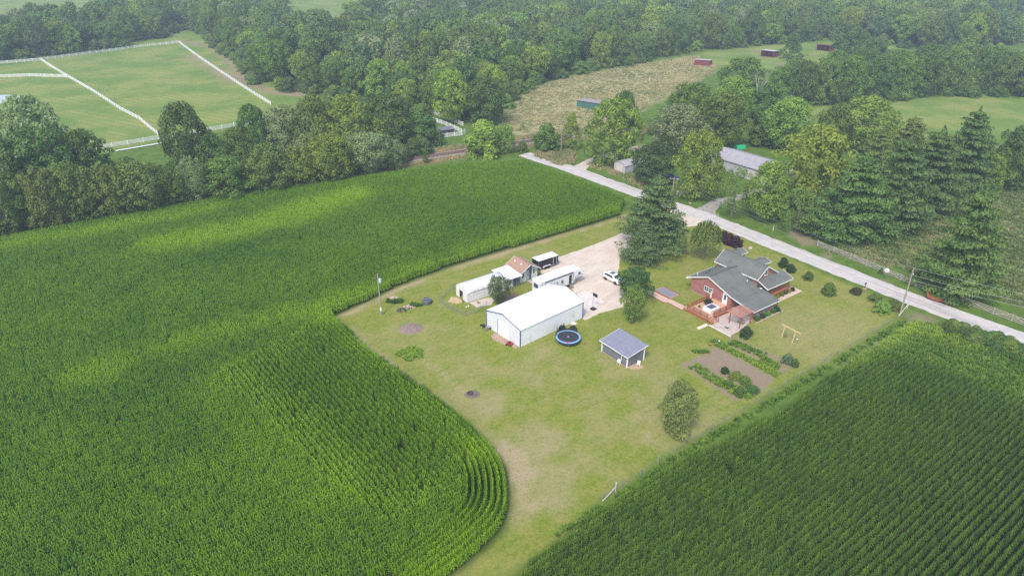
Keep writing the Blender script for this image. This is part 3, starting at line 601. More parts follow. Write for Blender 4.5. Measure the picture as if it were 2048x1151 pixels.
# tree line between the corn and the railway
for a in [
 ('broadleaf_tree', 18, 466, 348, 92, 'column', G_OLIVE, 'dull green tree at the left end of the hedgerow above the corn'),
 ('broadleaf_tree', 108, 457, 332, 84, 'column', G_BROWN, 'brownish thin-leaved tree second in the hedgerow above the corn'),
 ('broadleaf_tree', 166, 446, 318, 86, 'column', G_OLIVE, 'grey-green pointed tree in the hedgerow right of the brownish tree'),
 ('broadleaf_tree', 228, 438, 328, 96, 'round', G_OLIVE, 'rounded olive tree in the middle of the left hedgerow'),
 ('broadleaf_tree', 296, 428, 320, 100, 'round', G_BROWN, 'wide tan-green tree in the hedgerow below the white fence corner'),
 ('broadleaf_tree', 350, 416, 330, 74, 'column', G_MID, 'mid-green narrow tree beside the pale feathery tree in the hedgerow'),
 ('broadleaf_tree', 394, 409, 308, 60, 'open', G_SILV, 'pale feathery thin tree standing out of the hedgerow'),
 ('broadleaf_tree', 462, 397, 310, 116, 'round', G_MID, 'broad deep green tree with fine leaves in the hedgerow right of the pale feathery one'),
 ('broadleaf_tree', 545, 386, 282, 96, 'round', G_OLIVE, 'olive-green round tree near the right part of the hedgerow'),
 ('broadleaf_tree', 602, 376, 290, 80, 'column', G_LIGHT, 'fresh green tree between the olive round one and the bright wide one in the hedgerow'),
 ('broadleaf_tree', 664, 366, 264, 112, 'round', G_LIGHT, 'wide bright green tree near the right end of the hedgerow'),
 ('broadleaf_tree', 740, 351, 262, 100, 'vase', G_SILV, 'silvery-leaved tree near the right end of the hedgerow'),
 ('broadleaf_tree', 786, 338, 276, 52, 'column', G_SILV, 'small silvery tree at the very right end of the hedgerow beside the railway'),
 ('broadleaf_tree', 98, 385, 182, 132, 'round', G_SILV, 'tall silvery tree at far left in front of the pond'),
 ('broadleaf_tree', 20, 420, 262, 130, 'round', G_DARK, 'dark broad tree at the left edge behind the hedgerow'),
 ('broadleaf_tree', 112, 400, 250, 150, 'round', G_DARK, 'large dark round tree behind the hedgerow below the silvery tree'),
 ('broadleaf_tree', 192, 384, 253, 92, 'round', G_DARK, 'dark tree left of the white fence gate above the hedgerow'),
 ('broadleaf_tree', 265, 385, 312, 80, 'bush', G_MID, 'low green scrub under the white fence gate'),
 ('broadleaf_tree', 385, 362, 198, 104, 'round', G_DARK, 'tall dark tree with a knobbed top standing against the mown paddock'),
 ('broadleaf_tree', 432, 362, 262, 84, 'round', G_DARK, 'dark tree leaning on the right flank of the tall knobbed tree'),
 ('broadleaf_tree', 488, 345, 250, 70, 'round', G_MID, 'mid-green tree below the short white fence piece'),
 ('broadleaf_tree', 520, 335, 204, 74, 'round', G_DARK, 'dark tree at the foot of the white fence running down the paddock'),
 ('broadleaf_tree', 578, 330, 206, 104, 'round', G_SILV, 'silver-green full tree right of the dark tree at the paddock fence foot'),
 ('broadleaf_tree', 640, 325, 185, 90, 'round', G_OLIVE, 'grey-green tree behind the bright tree centre left'),
 ('broadleaf_tree', 703, 322, 184, 124, 'round', G_LIGHT, 'large bright green round tree left of the railway clearing'),
 ('broadleaf_tree', 782, 300, 182, 104, 'round', G_DARK, 'dark tree above the bend of the railway'),
 ('broadleaf_tree', 838, 298, 218, 92, 'bush', G_DARK, 'dark bushy tree left of the white horse paddock'),
 # around the railway
 ('broadleaf_tree', 904, 246, 136, 84, 'round', G_YEL, 'yellowish tall tree at the corner of the woods above the horse paddock'),
 ('broadleaf_tree', 972, 246, 148, 96, 'round', G_DARK, 'big dark tree at the woods corner next to the tan meadow'),
 ('broadleaf_tree', 852, 326, 297, 15, 'column', G_MID, 'slim small tree standing alone beside the railway'),
 ('broadleaf_tree', 968, 318, 237, 92, 'bush', G_YEL, 'big yellow-green leafy clump beside the railway above the corn'),
 ('broadleaf_tree', 1010, 306, 246, 44, 'column', G_LIGHT, 'narrow fresh green tree behind the yellow-green clump at the railway'),
 ('shrub', 1045, 306, 282, 24, 'bush', G_MID, 'small round green bush at the railway near the road end'),
 ('broadleaf_tree', 1094, 306, 245, 58, 'bush', G_MID, 'green bushy tree left of the far utility pole'),
 ('broadleaf_tree', 1142, 296, 222, 52, 'cone', G_YEL, 'pointed tree with a yellow top behind the far utility pole'),
 ('broadleaf_tree', 1222, 328, 190, 112, 'column', G_LIGHT, 'large bright green tree by the gravel lane'),
 ('broadleaf_tree', 1246, 262, 178, 52, 'round', G_DARK, 'dark round tree behind the bright green tree at the lane'),
 ('cedar_tree', 1304, 366, 282, 96, 'round', (0.075, 0.120, 0.040), 'dark dense cedar covering the small arched garage', ),
 ('broadleaf_tree', 1352, 302, 205, 122, 'round', G_SILV, 'grey-green wispy tree behind the dark cedar'),
 ('broadleaf_tree', 1392, 398, 256, 98, 'column', G_LIGHT, 'tall light green tree with bare trunk foot across the road'),
 ('broadleaf_tree', 1440, 290, 180, 112, 'round', G_MID, 'round green tree behind the long grey pole barn'),
 ('broadleaf_tree', 1375, 262, 162, 110, 'round', G_MID, 'leafy tree at the lower edge of the tan meadow'),
 ('broadleaf_tree', 1462, 250, 150, 92, 'round', G_LIGHT, 'bushy tree left of the bleached dead tree'),
 ('broadleaf_tree', 1480, 190, 112, 100, 'round', G_MID, 'green tree clump right below the maroon shed'),
 ('broadleaf_tree', 1530, 260, 165, 92, 'round', G_DARK, 'dark tree right behind the bleached dead tree'),
 ('broadleaf_tree', 1462, 432, 330, 76, 'open', G_OLIVE, 'sparse small tree at the mouth of the grey gravel drive'),
 ('broadleaf_tree', 1568, 300, 190, 112, 'round', G_LIGHT, 'light green tree above the green tarp'),
 ('broadleaf_tree', 1530, 298, 245, 80, 'bush', G_MID, 'low green tree right of the green tarp'),
 ('broadleaf_tree', 1612, 420, 244, 156, 'round', G_YEL, 'very large yellow-green tree across the road from the red house'),
 ('broadleaf_tree', 1530, 440, 318, 92, 'round', G_LIGHT, 'green tree left of the very large yellow-green tree'),
 ('broadleaf_tree', 1590, 466, 372, 92, 'open', G_OLIVE, 'thin olive tree at the roadside under the very large yellow-green tree'),
 ('broadleaf_tree', 1725, 300, 190, 138, 'round', G_LIGHT, 'round yellowish tree at the edge of the right mown field'),
 ('broadleaf_tree', 1660, 300, 205, 80, 'round', G_MID, 'mid-green tree left of the round yellowish field-edge tree'),
 ('broadleaf_tree', 2010, 378, 246, 92, 'round', G_DARK, 'dark tree at the right edge above the rough meadow'),
 ('broadleaf_tree', 2052, 340, 268, 70, 'round', G_BROWN, 'brown-tinged tree cut by the right picture edge'),
 ('broadleaf_tree', 1975, 380, 300, 62, 'round', G_LIGHT, 'pale green tree between the pines and the dark right-edge tree'),
 ('broadleaf_tree', 1582, 118, 57, 50, 'cone', G_DARK, 'lone dark tree standing in the far paddock between two sheds'),
 ('broadleaf_tree', 1695, 112, 44, 66, 'round', G_DARK, 'dark round tree right of the far maroon shed'),
 ('broadleaf_tree', 1742, 130, 76, 58, 'round', G_DARK, 'dark tree in front of the far woods right of the round one'),
 # lot and house
 ('broadleaf_tree', 1268, 597, 533, 78, 'round', (0.085, 0.165, 0.052), 'round green tree nearer the white car, upper of two beside the driveway'),
 ('broadleaf_tree', 1262, 645, 571, 58, 'vase', (0.205, 0.305, 0.072), 'green round tree on the lawn, lower of two beside the driveway'),
 ('weeping_tree', 1407, 520, 441, 66, 'weep', G_OLIVE, 'weeping tree with hanging twigs on the lawn behind the red house'),
 ('broadleaf_tree', 998, 610, 552, 52, 'vase', (0.145, 0.20, 0.085), 'loose open tree between the white arched greenhouse and the white barn'),
 ('broadleaf_tree', 1351, 866, 762, 78, 'column', (0.235, 0.262, 0.088), 'lone egg-shaped olive tree on the lawn below the garden'),
]: T(*a[:8])
# conifers
for a in [
 ('pine_tree', 1303, 512, 343, 132, 'pine', (0.140, 0.235, 0.085), 'big dark pine at the driveway mouth'),
 ('spruce_tree', 1285, 533, 444, 82, 'spruce', (0.125, 0.19, 0.075), 'smaller spruce in front of the big driveway pine'),
 ('pine_tree', 1898, 606, 366, 158, 'pine', (0.145, 0.240, 0.066), 'large pine by the road behind the leaning utility pole'),
 ('pine_tree', 1690, 492, 300, 150, 'pine', (0.130, 0.215, 0.062), 'fresh green pine at the start of the grey rail fence'),
 ('pine_tree', 1640, 478, 395, 96, 'spruce', (0.115, 0.195, 0.066), 'low spreading conifer at the left foot of the fresh green pine'),
 ('pine_tree', 1770, 470, 262, 150, 'pine', G_PINE, 'dark pine directly right of the fresh green pine'),
 ('pine_tree', 1838, 432, 250, 140, 'pine', G_PINE, 'tall blue-green pine in the middle of the pine group'),
 ('pine_tree', 1905, 398, 212, 122, 'pine', G_PINE, 'highest pine of the group, closest to the right mown field'),
 ('pine_tree', 1942, 380, 262, 84, 'pine', (0.095, 0.170, 0.072), 'dark pine at the right end of the pine group'),
 ('pine_tree', 1735, 390, 255, 100, 'pine', G_OLIVE, 'dull brownish pine behind the pine group'),
 ('pine_tree', 1800, 350, 232, 100, 'spruce', G_OLIVE, 'back pine bordering the right mown field'),
]: T(*a)
# dead trees
for x, yb, yt, lab in ((1508, 222, 138, 'bleached bare dead tree among the green trees'), (1572, 232, 172, 'small bare dead tree right of the bleached one')):
    X, Y = g(x, yb); h = hgt(x, yb, yt); t = empty('dead_tree', (X, Y), 1.0, lab, 'tree'); k = link('trunk', dead_mesh(int(x)), DEAD_M, t); k.scale = (h, h, h)

# shrubs near the house and road
for x, yb, yt, w, kind, col, lab in [
 (1565, 536, 514, 21, 'bush', (0.045, 0.10, 0.025), 'upper clipped dark green shrub of two touching ones behind the house'),
 (1580, 546, 527, 22, 'bush', (0.045, 0.10, 0.025), 'lower clipped dark green shrub of two touching ones behind the house'),
 (1615, 562, 542, 22, 'bush', G_DARK, 'small dark round shrub on the lawn near the road'),
 (1654, 593, 564, 30, 'bush', G_MID, 'leafy round shrub on the lawn left of the mailbox'),
 (1711, 590, 575, 23, 'bush', (0.09, 0.085, 0.04), 'low brownish shrub just below the mailbox'),
 (1748, 606, 584, 28, 'bush', G_OLIVE, 'olive bush at the upper left of the roadside bush group'),
 (1782, 622, 598, 32, 'bush', G_OLIVE, 'dull green bush at the right of the roadside bush group'),
 (1762, 630, 601, 38, 'bush', G_LIGHT, 'light green domed bush at the front of the roadside bush group'),
 (1490, 677, 652, 28, 'bush', (0.07, 0.115, 0.04), 'round bush at the corner of the patio'),
 (1446, 484, 461, 27, 'bush', (0.072, 0.030, 0.048), 'dark purple bush, left of three behind the house'),
 (1458, 491, 466, 26, 'bush', (0.076, 0.032, 0.050), 'dark purple bush, middle of three behind the house'),
 (1470, 497, 471, 30, 'bush', (0.066, 0.028, 0.046), 'dark purple bush, right of three behind the house'),
 (1448, 748, 733, 19, 'bush', (0.055, 0.115, 0.035), 'rounded dark green plant in the vegetable bed'),
 (1470, 762, 742, 27, 'bush', (0.22, 0.27, 0.06), 'yellow-green bushy plant in the vegetable bed'),
 (1488, 772, 750, 26, 'bush', (0.17, 0.26, 0.05), 'bright green bushy plant right of the yellow-green one in the vegetable bed'),
 (1502, 788, 770, 30, 'bush', (0.10, 0.19, 0.05), 'wide green plant at the lower end of the vegetable bed'),
 (1477, 794, 774, 26, 'bush', (0.11, 0.20, 0.05), 'green leafy plant at the bottom corner of the vegetable bed'),
 (1455, 776, 760, 24, 'bush', (0.13, 0.23, 0.05), 'green leafy plant along the lower edge of the vegetable bed'),
 (1573, 730, 706, 24, 'bush', (0.17, 0.24, 0.13), 'pale whitish-green bush at the right end of the garden'),
 (1588, 736, 716, 18, 'bush', (0.12, 0.20, 0.06), 'green bush right beside the pale whitish-green garden bush'),
 (1760, 548, 535, 10, 'spruce', G_PINE, 'tiny conifer behind the grey rail fence'),
]: T('shrub', x, yb, yt, w, kind, col, lab, 'shrub')

# hedgerow continuation right of centre (the belt between the far paddock and the right field)
belt = [(1560, 205, 128, 72), (1600, 210, 118, 66), (1640, 208, 112, 74), (1690, 206, 106, 80), (1740, 200, 112, 78), (1790, 196, 102, 84), (1840, 190, 100, 80), (1890, 186, 92, 84), (1938, 184, 132, 42), (1962, 184, 96, 66), (2010, 190, 108, 84), (2060, 190, 100, 84), (1585, 180, 112, 60), (1660, 175, 98, 66), (1720, 170, 92, 66), (1780, 166, 96, 70), (1850, 162, 84, 76), (1920, 160, 80, 80), (1985, 165, 90, 80)]
ORD = ['first', 'second', 'third', 'fourth', 'fifth', 'sixth', 'seventh', 'eighth', 'ninth', 'tenth', 'last']
BELT_L = [ORD[i if i < 8 else min(i-1, 10)]+' dense tree from the left, front row of the belt above right field' for i in range(12)]+[ORD[i] if i < 6 else 'last' for i in range(7)]
BELT_L[11] = 'rightmost dense tree in the front row of the belt above the right mown field'
for i in range(7): BELT_L[12+i] = BELT_L[12+i]+' dense tree from the left, back row of the belt above right field'
BELT_L[18] = 'rightmost dense tree in the back row of the belt above the right mown field'
for i, (x, yb, yt, w) in enumerate(belt):
    T('broadleaf_tree', x, yb, yt, w, ('round', 'round', 'column')[i % 3], (G_MID, G_DARK, G_OLIVE, G_MID, G_DARK)[i % 5] if i != 8 else G_YEL, BELT_L[i] if i != 8 else 'small yellow-green tree in the belt above the right mown field', 'tree', 'trees in the belt above the right field' if i != 8 else None)

# ------------------------------------------------------------------ the woods
WOODS = [gl([(-500, 100), (-200, 128), (0, 124), (120, 112), (230, 96), (330, 74), (360, 60), (390, 62), (415, 78), (445, 105), (480, 138), (520, 172), (600, 184), (650, 196), (760, 212), (800, 236), (870, 244), (960, 236), (1012, 210), (1030, 186), (1100, 162), (1190, 141), (1300, 124), (1400, 104), (1500, 94), (1560, 88), (1660, 80), (1760, 86), (1850, 108), (1950, 100), (2060, 118), (2500, 120), (2500, -70), (-500, -70)])]
Wp = WOODS[0]; wx = [p[0] for p in Wp]; wy = [p[1] for p in Wp]
def woods_points(sp, seed):
    r = np.random.default_rng(seed); xs, ys = np.meshgrid(np.arange(-620, 620, sp), np.arange(250, 1500, sp)); xs = xs.ravel()+r.uniform(-.42, .42, xs.size)*sp; ys = ys.ravel()+r.uniform(-.42, .42, ys.size)*sp
    ok = (np.abs(xs) < .80*depth(xs, ys)+40); xs, ys = xs[ok], ys[ok]
    d = sdist(xs, ys, Wp); ok = d > 2.5
    ok &= sdist(xs, ys, PADDOCK) < -3
    for o in OPENINGS:      # the far fields stay open: no tree stands in them or in their foreground
        for hh in (0.0, 9.0, 18.0):
            tx = 1024+FPX*xs/(depth(xs, ys, hh)); ty = 575.5+FPX*(-(ys*SP+(hh-CAM_H)*CP))/depth(xs, ys, hh); ok &= sdist(tx, ty, [(float(a), float(b)) for a, b in o]) < -1.0
    return xs[ok], ys[ok], d[ok], r
wX, wY, wD, wr = woods_points(10.5, 5)
front = wD < 15.0; order = np.argsort(wY+wD*4); frontier = [i for i in order if front[i]][:185]; fs = set(frontier)
WCOLS = [G_DARK, G_MID, G_MID, G_OLIVE, (0.175, 0.260, 0.066), G_LIGHT, (0.130, 0.215, 0.085), G_MID]
allnear = NEAR['round']+NEAR['vase']+NEAR['column']
for i in frontier:
    h = wr.uniform(12, 21.5)*(0.75+.25*min(1, wD[i]/8)); w = wr.uniform(9, 15.5)
    side = 'left pasture' if wX[i] < -95 else ('horse paddock and railway' if wX[i] < 5 else 'tan meadow' if wX[i] < 150 else 'far right paddock')
    ci_ = int(wr.integers(0, len(WCOLS))) if wr.random() > .06 else -1; shade = ('dark green', 'mid-green', 'mid-green', 'olive', 'fresh green', 'light green', 'blue-green', 'mid-green', 'yellow-green')[ci_]
    tree_at('broadleaf_tree', wX[i], wY[i], h, w, random.choice(allnear), random.choice(TRUNKS), WCOLS[ci_] if ci_ >= 0 else G_YEL, 'tall '+shade+' tree at the woods edge behind the '+side, 'tree', 'woods edge behind the '+side)
rest = np.array([i for i in range(len(wX)) if i not in fs]); k = len(rest)
wood_c = proto_collection('wood_proto', FAR, WOOD_M)
hh = wr.uniform(10.5, 21.5, k); ww = wr.uniform(9.5, 16.5, k)
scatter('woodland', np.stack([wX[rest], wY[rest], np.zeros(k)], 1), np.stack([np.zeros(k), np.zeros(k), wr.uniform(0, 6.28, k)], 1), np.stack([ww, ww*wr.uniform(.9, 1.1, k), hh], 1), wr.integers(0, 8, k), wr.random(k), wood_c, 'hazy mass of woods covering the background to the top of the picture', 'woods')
print('woods', len(frontier), k)
# under-storey along the woods' foot and the hedgerow foot
BUSH_S = [me.copy() for me in NEAR['bush']]
for me in BUSH_S: me.materials.clear()
bush_c = proto_collection('brush_proto', BUSH_S, BRUSH_M)
def brush(line, n_, spread, hr, name, label, seed):
    r = np.random.default_rng(seed); L = resample(line, .5); pk = L[r.integers(0, len(L), n_)]+r.normal(0, spread, (n_, 2)); h = r.uniform(*hr, n_); w = h*r.uniform(1.0, 1.6, n_)
    return scatter(name, np.column_stack([pk, np.zeros(n_)]), np.column_stack([np.zeros((n_, 2)), r.uniform(0, 6.28, n_)]), np.stack([w, w, h], 1), r.integers(0, 3, n_), r.random(n_), bush_c, label, 'brush')
brush(gl([(-150, 490), (0, 462), (100, 445), (300, 406), (500, 372), (700, 345), (790, 328)]), 130, 1.5, (1.8, 4.0), 'undergrowth', 'low tangled undergrowth along the foot of the hedgerow above the corn', 1)
brush(gl([(-150, 430), (0, 420), (200, 385), (400, 358), (600, 335), (760, 312), (850, 295)]), 110, 4.5, (2.5, 6.0), 'undergrowth', 'dark scrub between the hedgerow and the white fences', 6)
brush([tuple(np.array(p)+np.array([0, 3.0])) for p in Wp[1:31]], 240, 1.8, (2.5, 6), 'undergrowth', 'scrub along the foot of the woods', 2)
brush(gl([(1560, 208), (1700, 206), (1850, 190), (2060, 192)]), 60, 2.0, (2.0, 5), 'undergrowth', 'scrub along the foot of the tree belt above the right field', 3)
brush(gl([(1230, 262), (1290, 255), (1340, 262), (1400, 290), (1480, 250), (1540, 250), (1600, 300)]), 50, 3.5, (1.5, 4.5), 'undergrowth', 'scrub around the neighbour buildings', 4)
brush(gl([(1680, 470), (1760, 440), (1850, 420), (1950, 380), (2040, 372)]), 40, 2.5, (1.5, 4), 'undergrowth', 'scrub under the pine group', 5)
brush(gl([(1905, 662), (1960, 682), (2048, 708), (2150, 745)]), 70, .8, (1.2, 2.2), 'undergrowth', 'dark green tall weeds along the lower side of the road', 8)

# ------------------------------------------------------------------ weeds and tall grass
def tuft(seed, blades=26, h=.55, w=.05, spread=.28):
    r = np.random.default_rng(seed); V, F, lv = [], [], []
    for i in range(blades):
        a = r.uniform(0, 6.28); q = spread*r.random()**.5; x, y = q*math.cos(a), q*math.sin(a); hh = h*r.uniform(.55, 1.1); lean = r.uniform(.1, .6)*hh; b_ = r.uniform(0, 6.28); sx, sy = -math.sin(b_)*w, math.cos(b_)*w; b = len(V)
        V += [(x-sx, y-sy, 0), (x+sx, y+sy, 0), (x+sx*.8+lean*.45*math.cos(b_), y+sy*.8+lean*.45*math.sin(b_), hh*.65), (x-sx*.8+lean*.45*math.cos(b_), y-sy*.8+lean*.45*math.sin(b_), hh*.65), (x+lean*math.cos(b_)+sx*.15, y+lean*math.sin(b_)+sy*.15, hh), (x+lean*math.cos(b_)-sx*.15, y+lean*math.sin(b_)-sy*.15, hh)]
        F += [(b, b+1, b+2, b+3), (b+3, b+2, b+4, b+5)]; v_ = np.clip(r.normal(.5, .25), 0, 1); lv += [v_*.8, v_]
    return mesh_np('tuft', V, F, {'lv': ('FACE', 'FLOAT', lv)})
WEED_M = foliage('weed_leaf', 'tint', (0.075, 0.175, 0.026), (0.30, 0.43, 0.050), .25); STRAW_M = foliage('straw_grass', 'tint', (0.165, 0.225, 0.07), (0.60, 0.49, 0.29), .3)
weed_c = proto_collection('weed_proto', [tuft(s, 30, .6, .055, .3) for s in range(5)], WEED_M); straw_c = proto_collection('straw_proto', [tuft(50+s, 26, .55, .05, .5) for s in range(5)], STRAW_M)
def field_scatter(poly, dens, coll, hr, tfun, name, label, seed, wr_=(.8, 1.3), clear=None):
    r = np.random.default_rng(seed); Pp = np.array(poly); a, b = Pp.min(0), Pp.max(0); m = int((b-a).prod()*dens); p = a+r.random((m, 2))*(b-a)
    ok = (sdist(p[:, 0], p[:, 1], poly) > 0) & (np.abs(p[:, 0]) < .8*depth(p[:, 0], p[:, 1])+6)
    if clear is not None: ok &= clear(p[:, 0], p[:, 1])
    p = p[ok]; m = len(p); h = r.uniform(*hr, m)*(.6+.8*fnoise(p[:, 0], p[:, 1], 4)); w = r.uniform(*wr_, m)
    return scatter(name, np.column_stack([p, np.zeros(m)]), np.column_stack([np.zeros((m, 2)), r.uniform(0, 6.28, m)]), np.stack([w, w, h], 1), r.integers(0, 5, m), np.clip(tfun(p[:, 0], p[:, 1])+r.normal(0, .12, m), 0, 1.1), coll, label, 'weeds')
field_scatter(WEEDS_R, 5.0, weed_c, (.7, 1.5), lambda x, y: .20+.7*(fnoise(x, y, 6)-.5)+.55*sstep(7, 1, np.hypot(x-g(1830, 652)[0], y-g(1830, 652)[1])*.6)+.4*sstep(3, .5, ldist(x, y, gl([(1640, 772), (1720, 712), (1790, 668), (1830, 640)]))), 'weeds', 'bright green weeds in the field corner beside the road', 1)
fl = gl([(1100, 1072), (1205, 1004), (1350, 908), (1540, 795), (1700, 700), (1800, 640)]); flp = [tuple(p) for p in np.array(fl)+np.array([.2, -.1])]+[tuple(p) for p in (np.array(fl)+np.array([1.0, -.75]))[::-1]]
field_scatter(flp, 3.6, weed_c, (.35, 1.0), lambda x, y: .24+.5*(fnoise(x, y, 3)-.4), 'weeds', 'dark green weeds growing along the wire lot fence', 2)
cl = lambda x, y: (np.hypot(x-g(1172, 208)[0], y-g(1172, 208)[1]) > 6)
field_scatter(MEADOW, .55, straw_c, (.6, 1.1), lambda x, y: .58+1.0*(fnoise(x, y, 12)-.5), 'tall_grass', 'tan dry tall grass filling the meadow below the woods', 3, (1.0, 1.8), cl)
field_scatter(ROUGH_R, 1.3, straw_c, (.5, 1.2), lambda x, y: .08+1.0*(fnoise(x, y, 7)-.5), 'tall_grass', 'rough green and straw grass in the meadow right of the pines', 4, (1.0, 1.8))
rail_strip = ribbon(RAIL, 7.5, 6.0); field_scatter(rail_strip, 1.0, straw_c, (.4, 1.1), lambda x, y: .6+.7*(fnoise(x, y, 8)-.5), 'tall_grass', 'reddish dry grass along the railway', 5, (1.0, 1.6), lambda x, y: ldist(x, y, RAIL) > 3.0)
rv = gl([(1062, 310), (1080, 300), (1150, 300), (1150, 328), (1120, 332)]); field_scatter(rv, 2.5, straw_c, (.6, 1.3), lambda x, y: .45+.8*(fnoise(x, y, 4)-.5), 'tall_grass', 'dry grass around the foot of the far utility pole', 6)
rv = gl([(1172, 332), (1230, 352), (1280, 378), (1330, 395), (1330, 372), (1270, 350), (1230, 335), (1190, 318)]); field_scatter(rv, 1.6, straw_c, (.35, .9), lambda x, y: .5+.9*(fnoise(x, y, 5)-.5), 'tall_grass', 'mixed dry grass on the road bank before the small garage', 7)
def strip(a, b, wid): d = np.array(b)-np.array(a); nn = np.array([-d[1], d[0]])/np.hypot(*d)*wid; return [tuple(np.array(a)+nn), tuple(np.array(b)+nn), tuple(np.array(b)-nn), tuple(np.array(a)-nn)]
for i, (a, b, w, t, lab) in enumerate([((1385, 731), (1445, 768), 1.0, .6, 'row of low green vegetables along the left side of the garden bed'), ((1440, 690), (1556, 750), .8, .65, 'long row of green vegetables along the upper side of the garden bed'), ((1462, 684), (1530, 712), 0.9, .3, 'darker green vegetables in the upper garden strip'), ((1445, 765), (1500, 795), 1.3, .65, 'leafy vegetables around the big plants in the garden'), ((1425, 680), (1450, 695), .8, .5, 'bright weeds at the upper garden corner'), ((1522, 718), (1560, 738), 1.0, .4, 'green vegetables at the right end of the upper garden strip')]):
    field_scatter(strip(g(*a), g(*b), w), 8, weed_c, (.3, .75), lambda x, y, t=t: t+.5*(fnoise(x, y, 1.5)-.5), 'vegetables', lab, 20+i, (.6, 1.1))

# ------------------------------------------------------------------ shared building materials
def ribbed(name, col, col2, sp, axis_='X', rough=.45, depth_=.12, metal=0.0):
    """sheet metal with raised ribs every sp metres (object space)"""
    n = NT(name); v = n.obj(); w = n.new('ShaderNodeTexWave', wave_type='BANDS', bands_direction=axis_, wave_profile='SIN'); n.put(w.inputs['Vector'], v); w.inputs['Scale'].default_value = 2*math.pi/sp/20*1.0
    c = n.mix(n.ramp(n.noise(v, .8, 4), .35, .7), col, col2); c = n.mix(n.math('MULTIPLY', n.ramp(w.outputs['Fac'], .86, .97), .13), c, (0.30, 0.31, 0.33))
    return n.bsdf(c, rough, metal, .4, n.bump(w.outputs['Fac'], depth_, .02))
WHITE_WALL = ribbed('white_metal_wall', (0.66, 0.67, 0.70), (0.62, 0.63, 0.66), .30, 'X'); WHITE_WALLY = ribbed('white_metal_wall_side', (0.82, 0.82, 0.84), (0.77, 0.775, 0.80), .30, 'Y')  # one white metal: gables coloured darker against direct sun, side walls lighter against shade
WHITE_ROOF = ribbed('white_metal_roof', (0.83, 0.83, 0.83), (0.79, 0.79, 0.80), .30, 'Y', .35)
WHITE = M('white_paint', (0.78, 0.78, 0.77), (0.70, 0.70, 0.69), 2, .5); BLUE_TRIM = M('blue_trim', (0.075, 0.115, 0.24), rough=.5); DARK = M('dark_plastic', (0.02, 0.021, 0.023), (0.035, 0.035, 0.038), 4, .5)
GLASS = NT('window_glass').bsdf((0.05, 0.065, 0.08), .08, 0, .7); BLACK = M('black_paint', (0.014, 0.014, 0.016), rough=.35); RUBBER = M('rubber', (0.018, 0.018, 0.019), rough=.85); STEEL = M('galvanised_steel', (0.42, 0.43, 0.44), (0.34, 0.35, 0.36), 5, .4, .6)
WOOD_GREY = M('grey_wood', (0.30, 0.265, 0.235), (0.22, 0.195, 0.17), 5, .9, bump=.3, stretch=(1, 1, .2)); PINE_WOOD = M('fresh_pine_wood', (0.62, 0.45, 0.24), (0.54, 0.38, 0.19), 3, .7); CEDAR = M('redwood_stain', (0.335, 0.118, 0.062), (0.27, 0.092, 0.05), 4, .7, bump=.2); CEDAR_F = M('deck_boards', (0.56, 0.36, 0.25), (0.50, 0.31, 0.205), 3, .75, bump=.25, stretch=(1, 6, 1))
DIRT = M('bare_soil', (0.23, 0.165, 0.12), (0.165, 0.115, 0.082), 3, .95, bump=.7, bscale=9); RED = M('red_paint', (0.34, 0.035, 0.03), (0.26, 0.03, 0.025), 4, .4)

# ------------------------------------------------------------------ white metal barn
def R90(U): return math.radians(U-90)
b0 = (1.38, 97.09); barn = frame_root('metal_barn', b0, 41, 'white metal barn with blue corner trim in the middle of the lot', 'barn')
BW, BL, BE, BR = 8.85, 15.0, 3.38, 4.52
MB().prism([(-BW, 0), (0, 0), (0, BE), (-BW/2, BR-.02), (-BW, BE)], 'y', 0, .12).build('gable_wall', WHITE_WALL, barn); MB().prism([(-BW, 0), (0, 0), (0, BE), (-BW/2, BR-.02), (-BW, BE)], 'y', BL-.12, BL).build('gable_wall', WHITE_WALL, barn)
MB().box(-.12, 0, .121, BL-.121, 0, BE-.01).build('side_wall', WHITE_WALLY, barn); MB().box(-BW, -BW+.12, .121, BL-.121, 0, BE-.01).build('side_wall', WHITE_WALLY, barn)
for sg, (xa, xb) in enumerate(((-BW/2, .14), (-BW/2, -BW-.14))):
    zb = BE-.045 if True else 0
    rf = MB().slab([(xa, -.12, BR+.06), (xb, -.12, zb+.06), (xb, BL+.12, zb+.06), (xa, BL+.12, BR+.06)], .05).build('roof', WHITE_ROOF, barn)
MB().bar((-BW/2, -.12, BR+.075), (-BW/2, BL+.12, BR+.075), .30, .03).build('ridge_cap', WHITE_ROOF, barn)
for t_ in (-.135, BL+.135):
    for xb in (.15, -BW-.15): MB().bar((-BW/2, t_, BR+.02), (xb, t_, BE-.02), .028, .16).build('rake_trim', BLUE_TRIM, barn)
for x, y in ((.012, -.012), (-BW-.012, -.012), (.012, BL+.012), (-BW-.012, BL+.012)): MB().box(x-.07, x+.07, y-.07, y+.07, 0, BE-.06).build('corner_trim', BLUE_TRIM, barn)
for x in (.10, -BW-.10): MB().bar((x, -.1, BE-.08), (x, BL+.1, BE-.08), .05, .07).build('eave_trim', WHITE, barn)
dr = MB().box(-5.7, -2.98, -.05, -.004, .02, 2.85)
dr = dr.build('overhead_door', WHITE, barn)
for z in (.72, 1.43, 2.14): MB().box(-5.66, -3.02, -.062, -.051, z-.02, z+.02).build('door_seam', M('door_seam', (0.55, 0.55, 0.56)), dr)
MB().box(-5.84, -5.71, -.07, -.004, 0, 2.96).build('door_track', BLUE_TRIM, barn); MB().box(-5.7, -2.9, -.03, -.003, 2.86, 2.95).build('door_header', WHITE, barn)
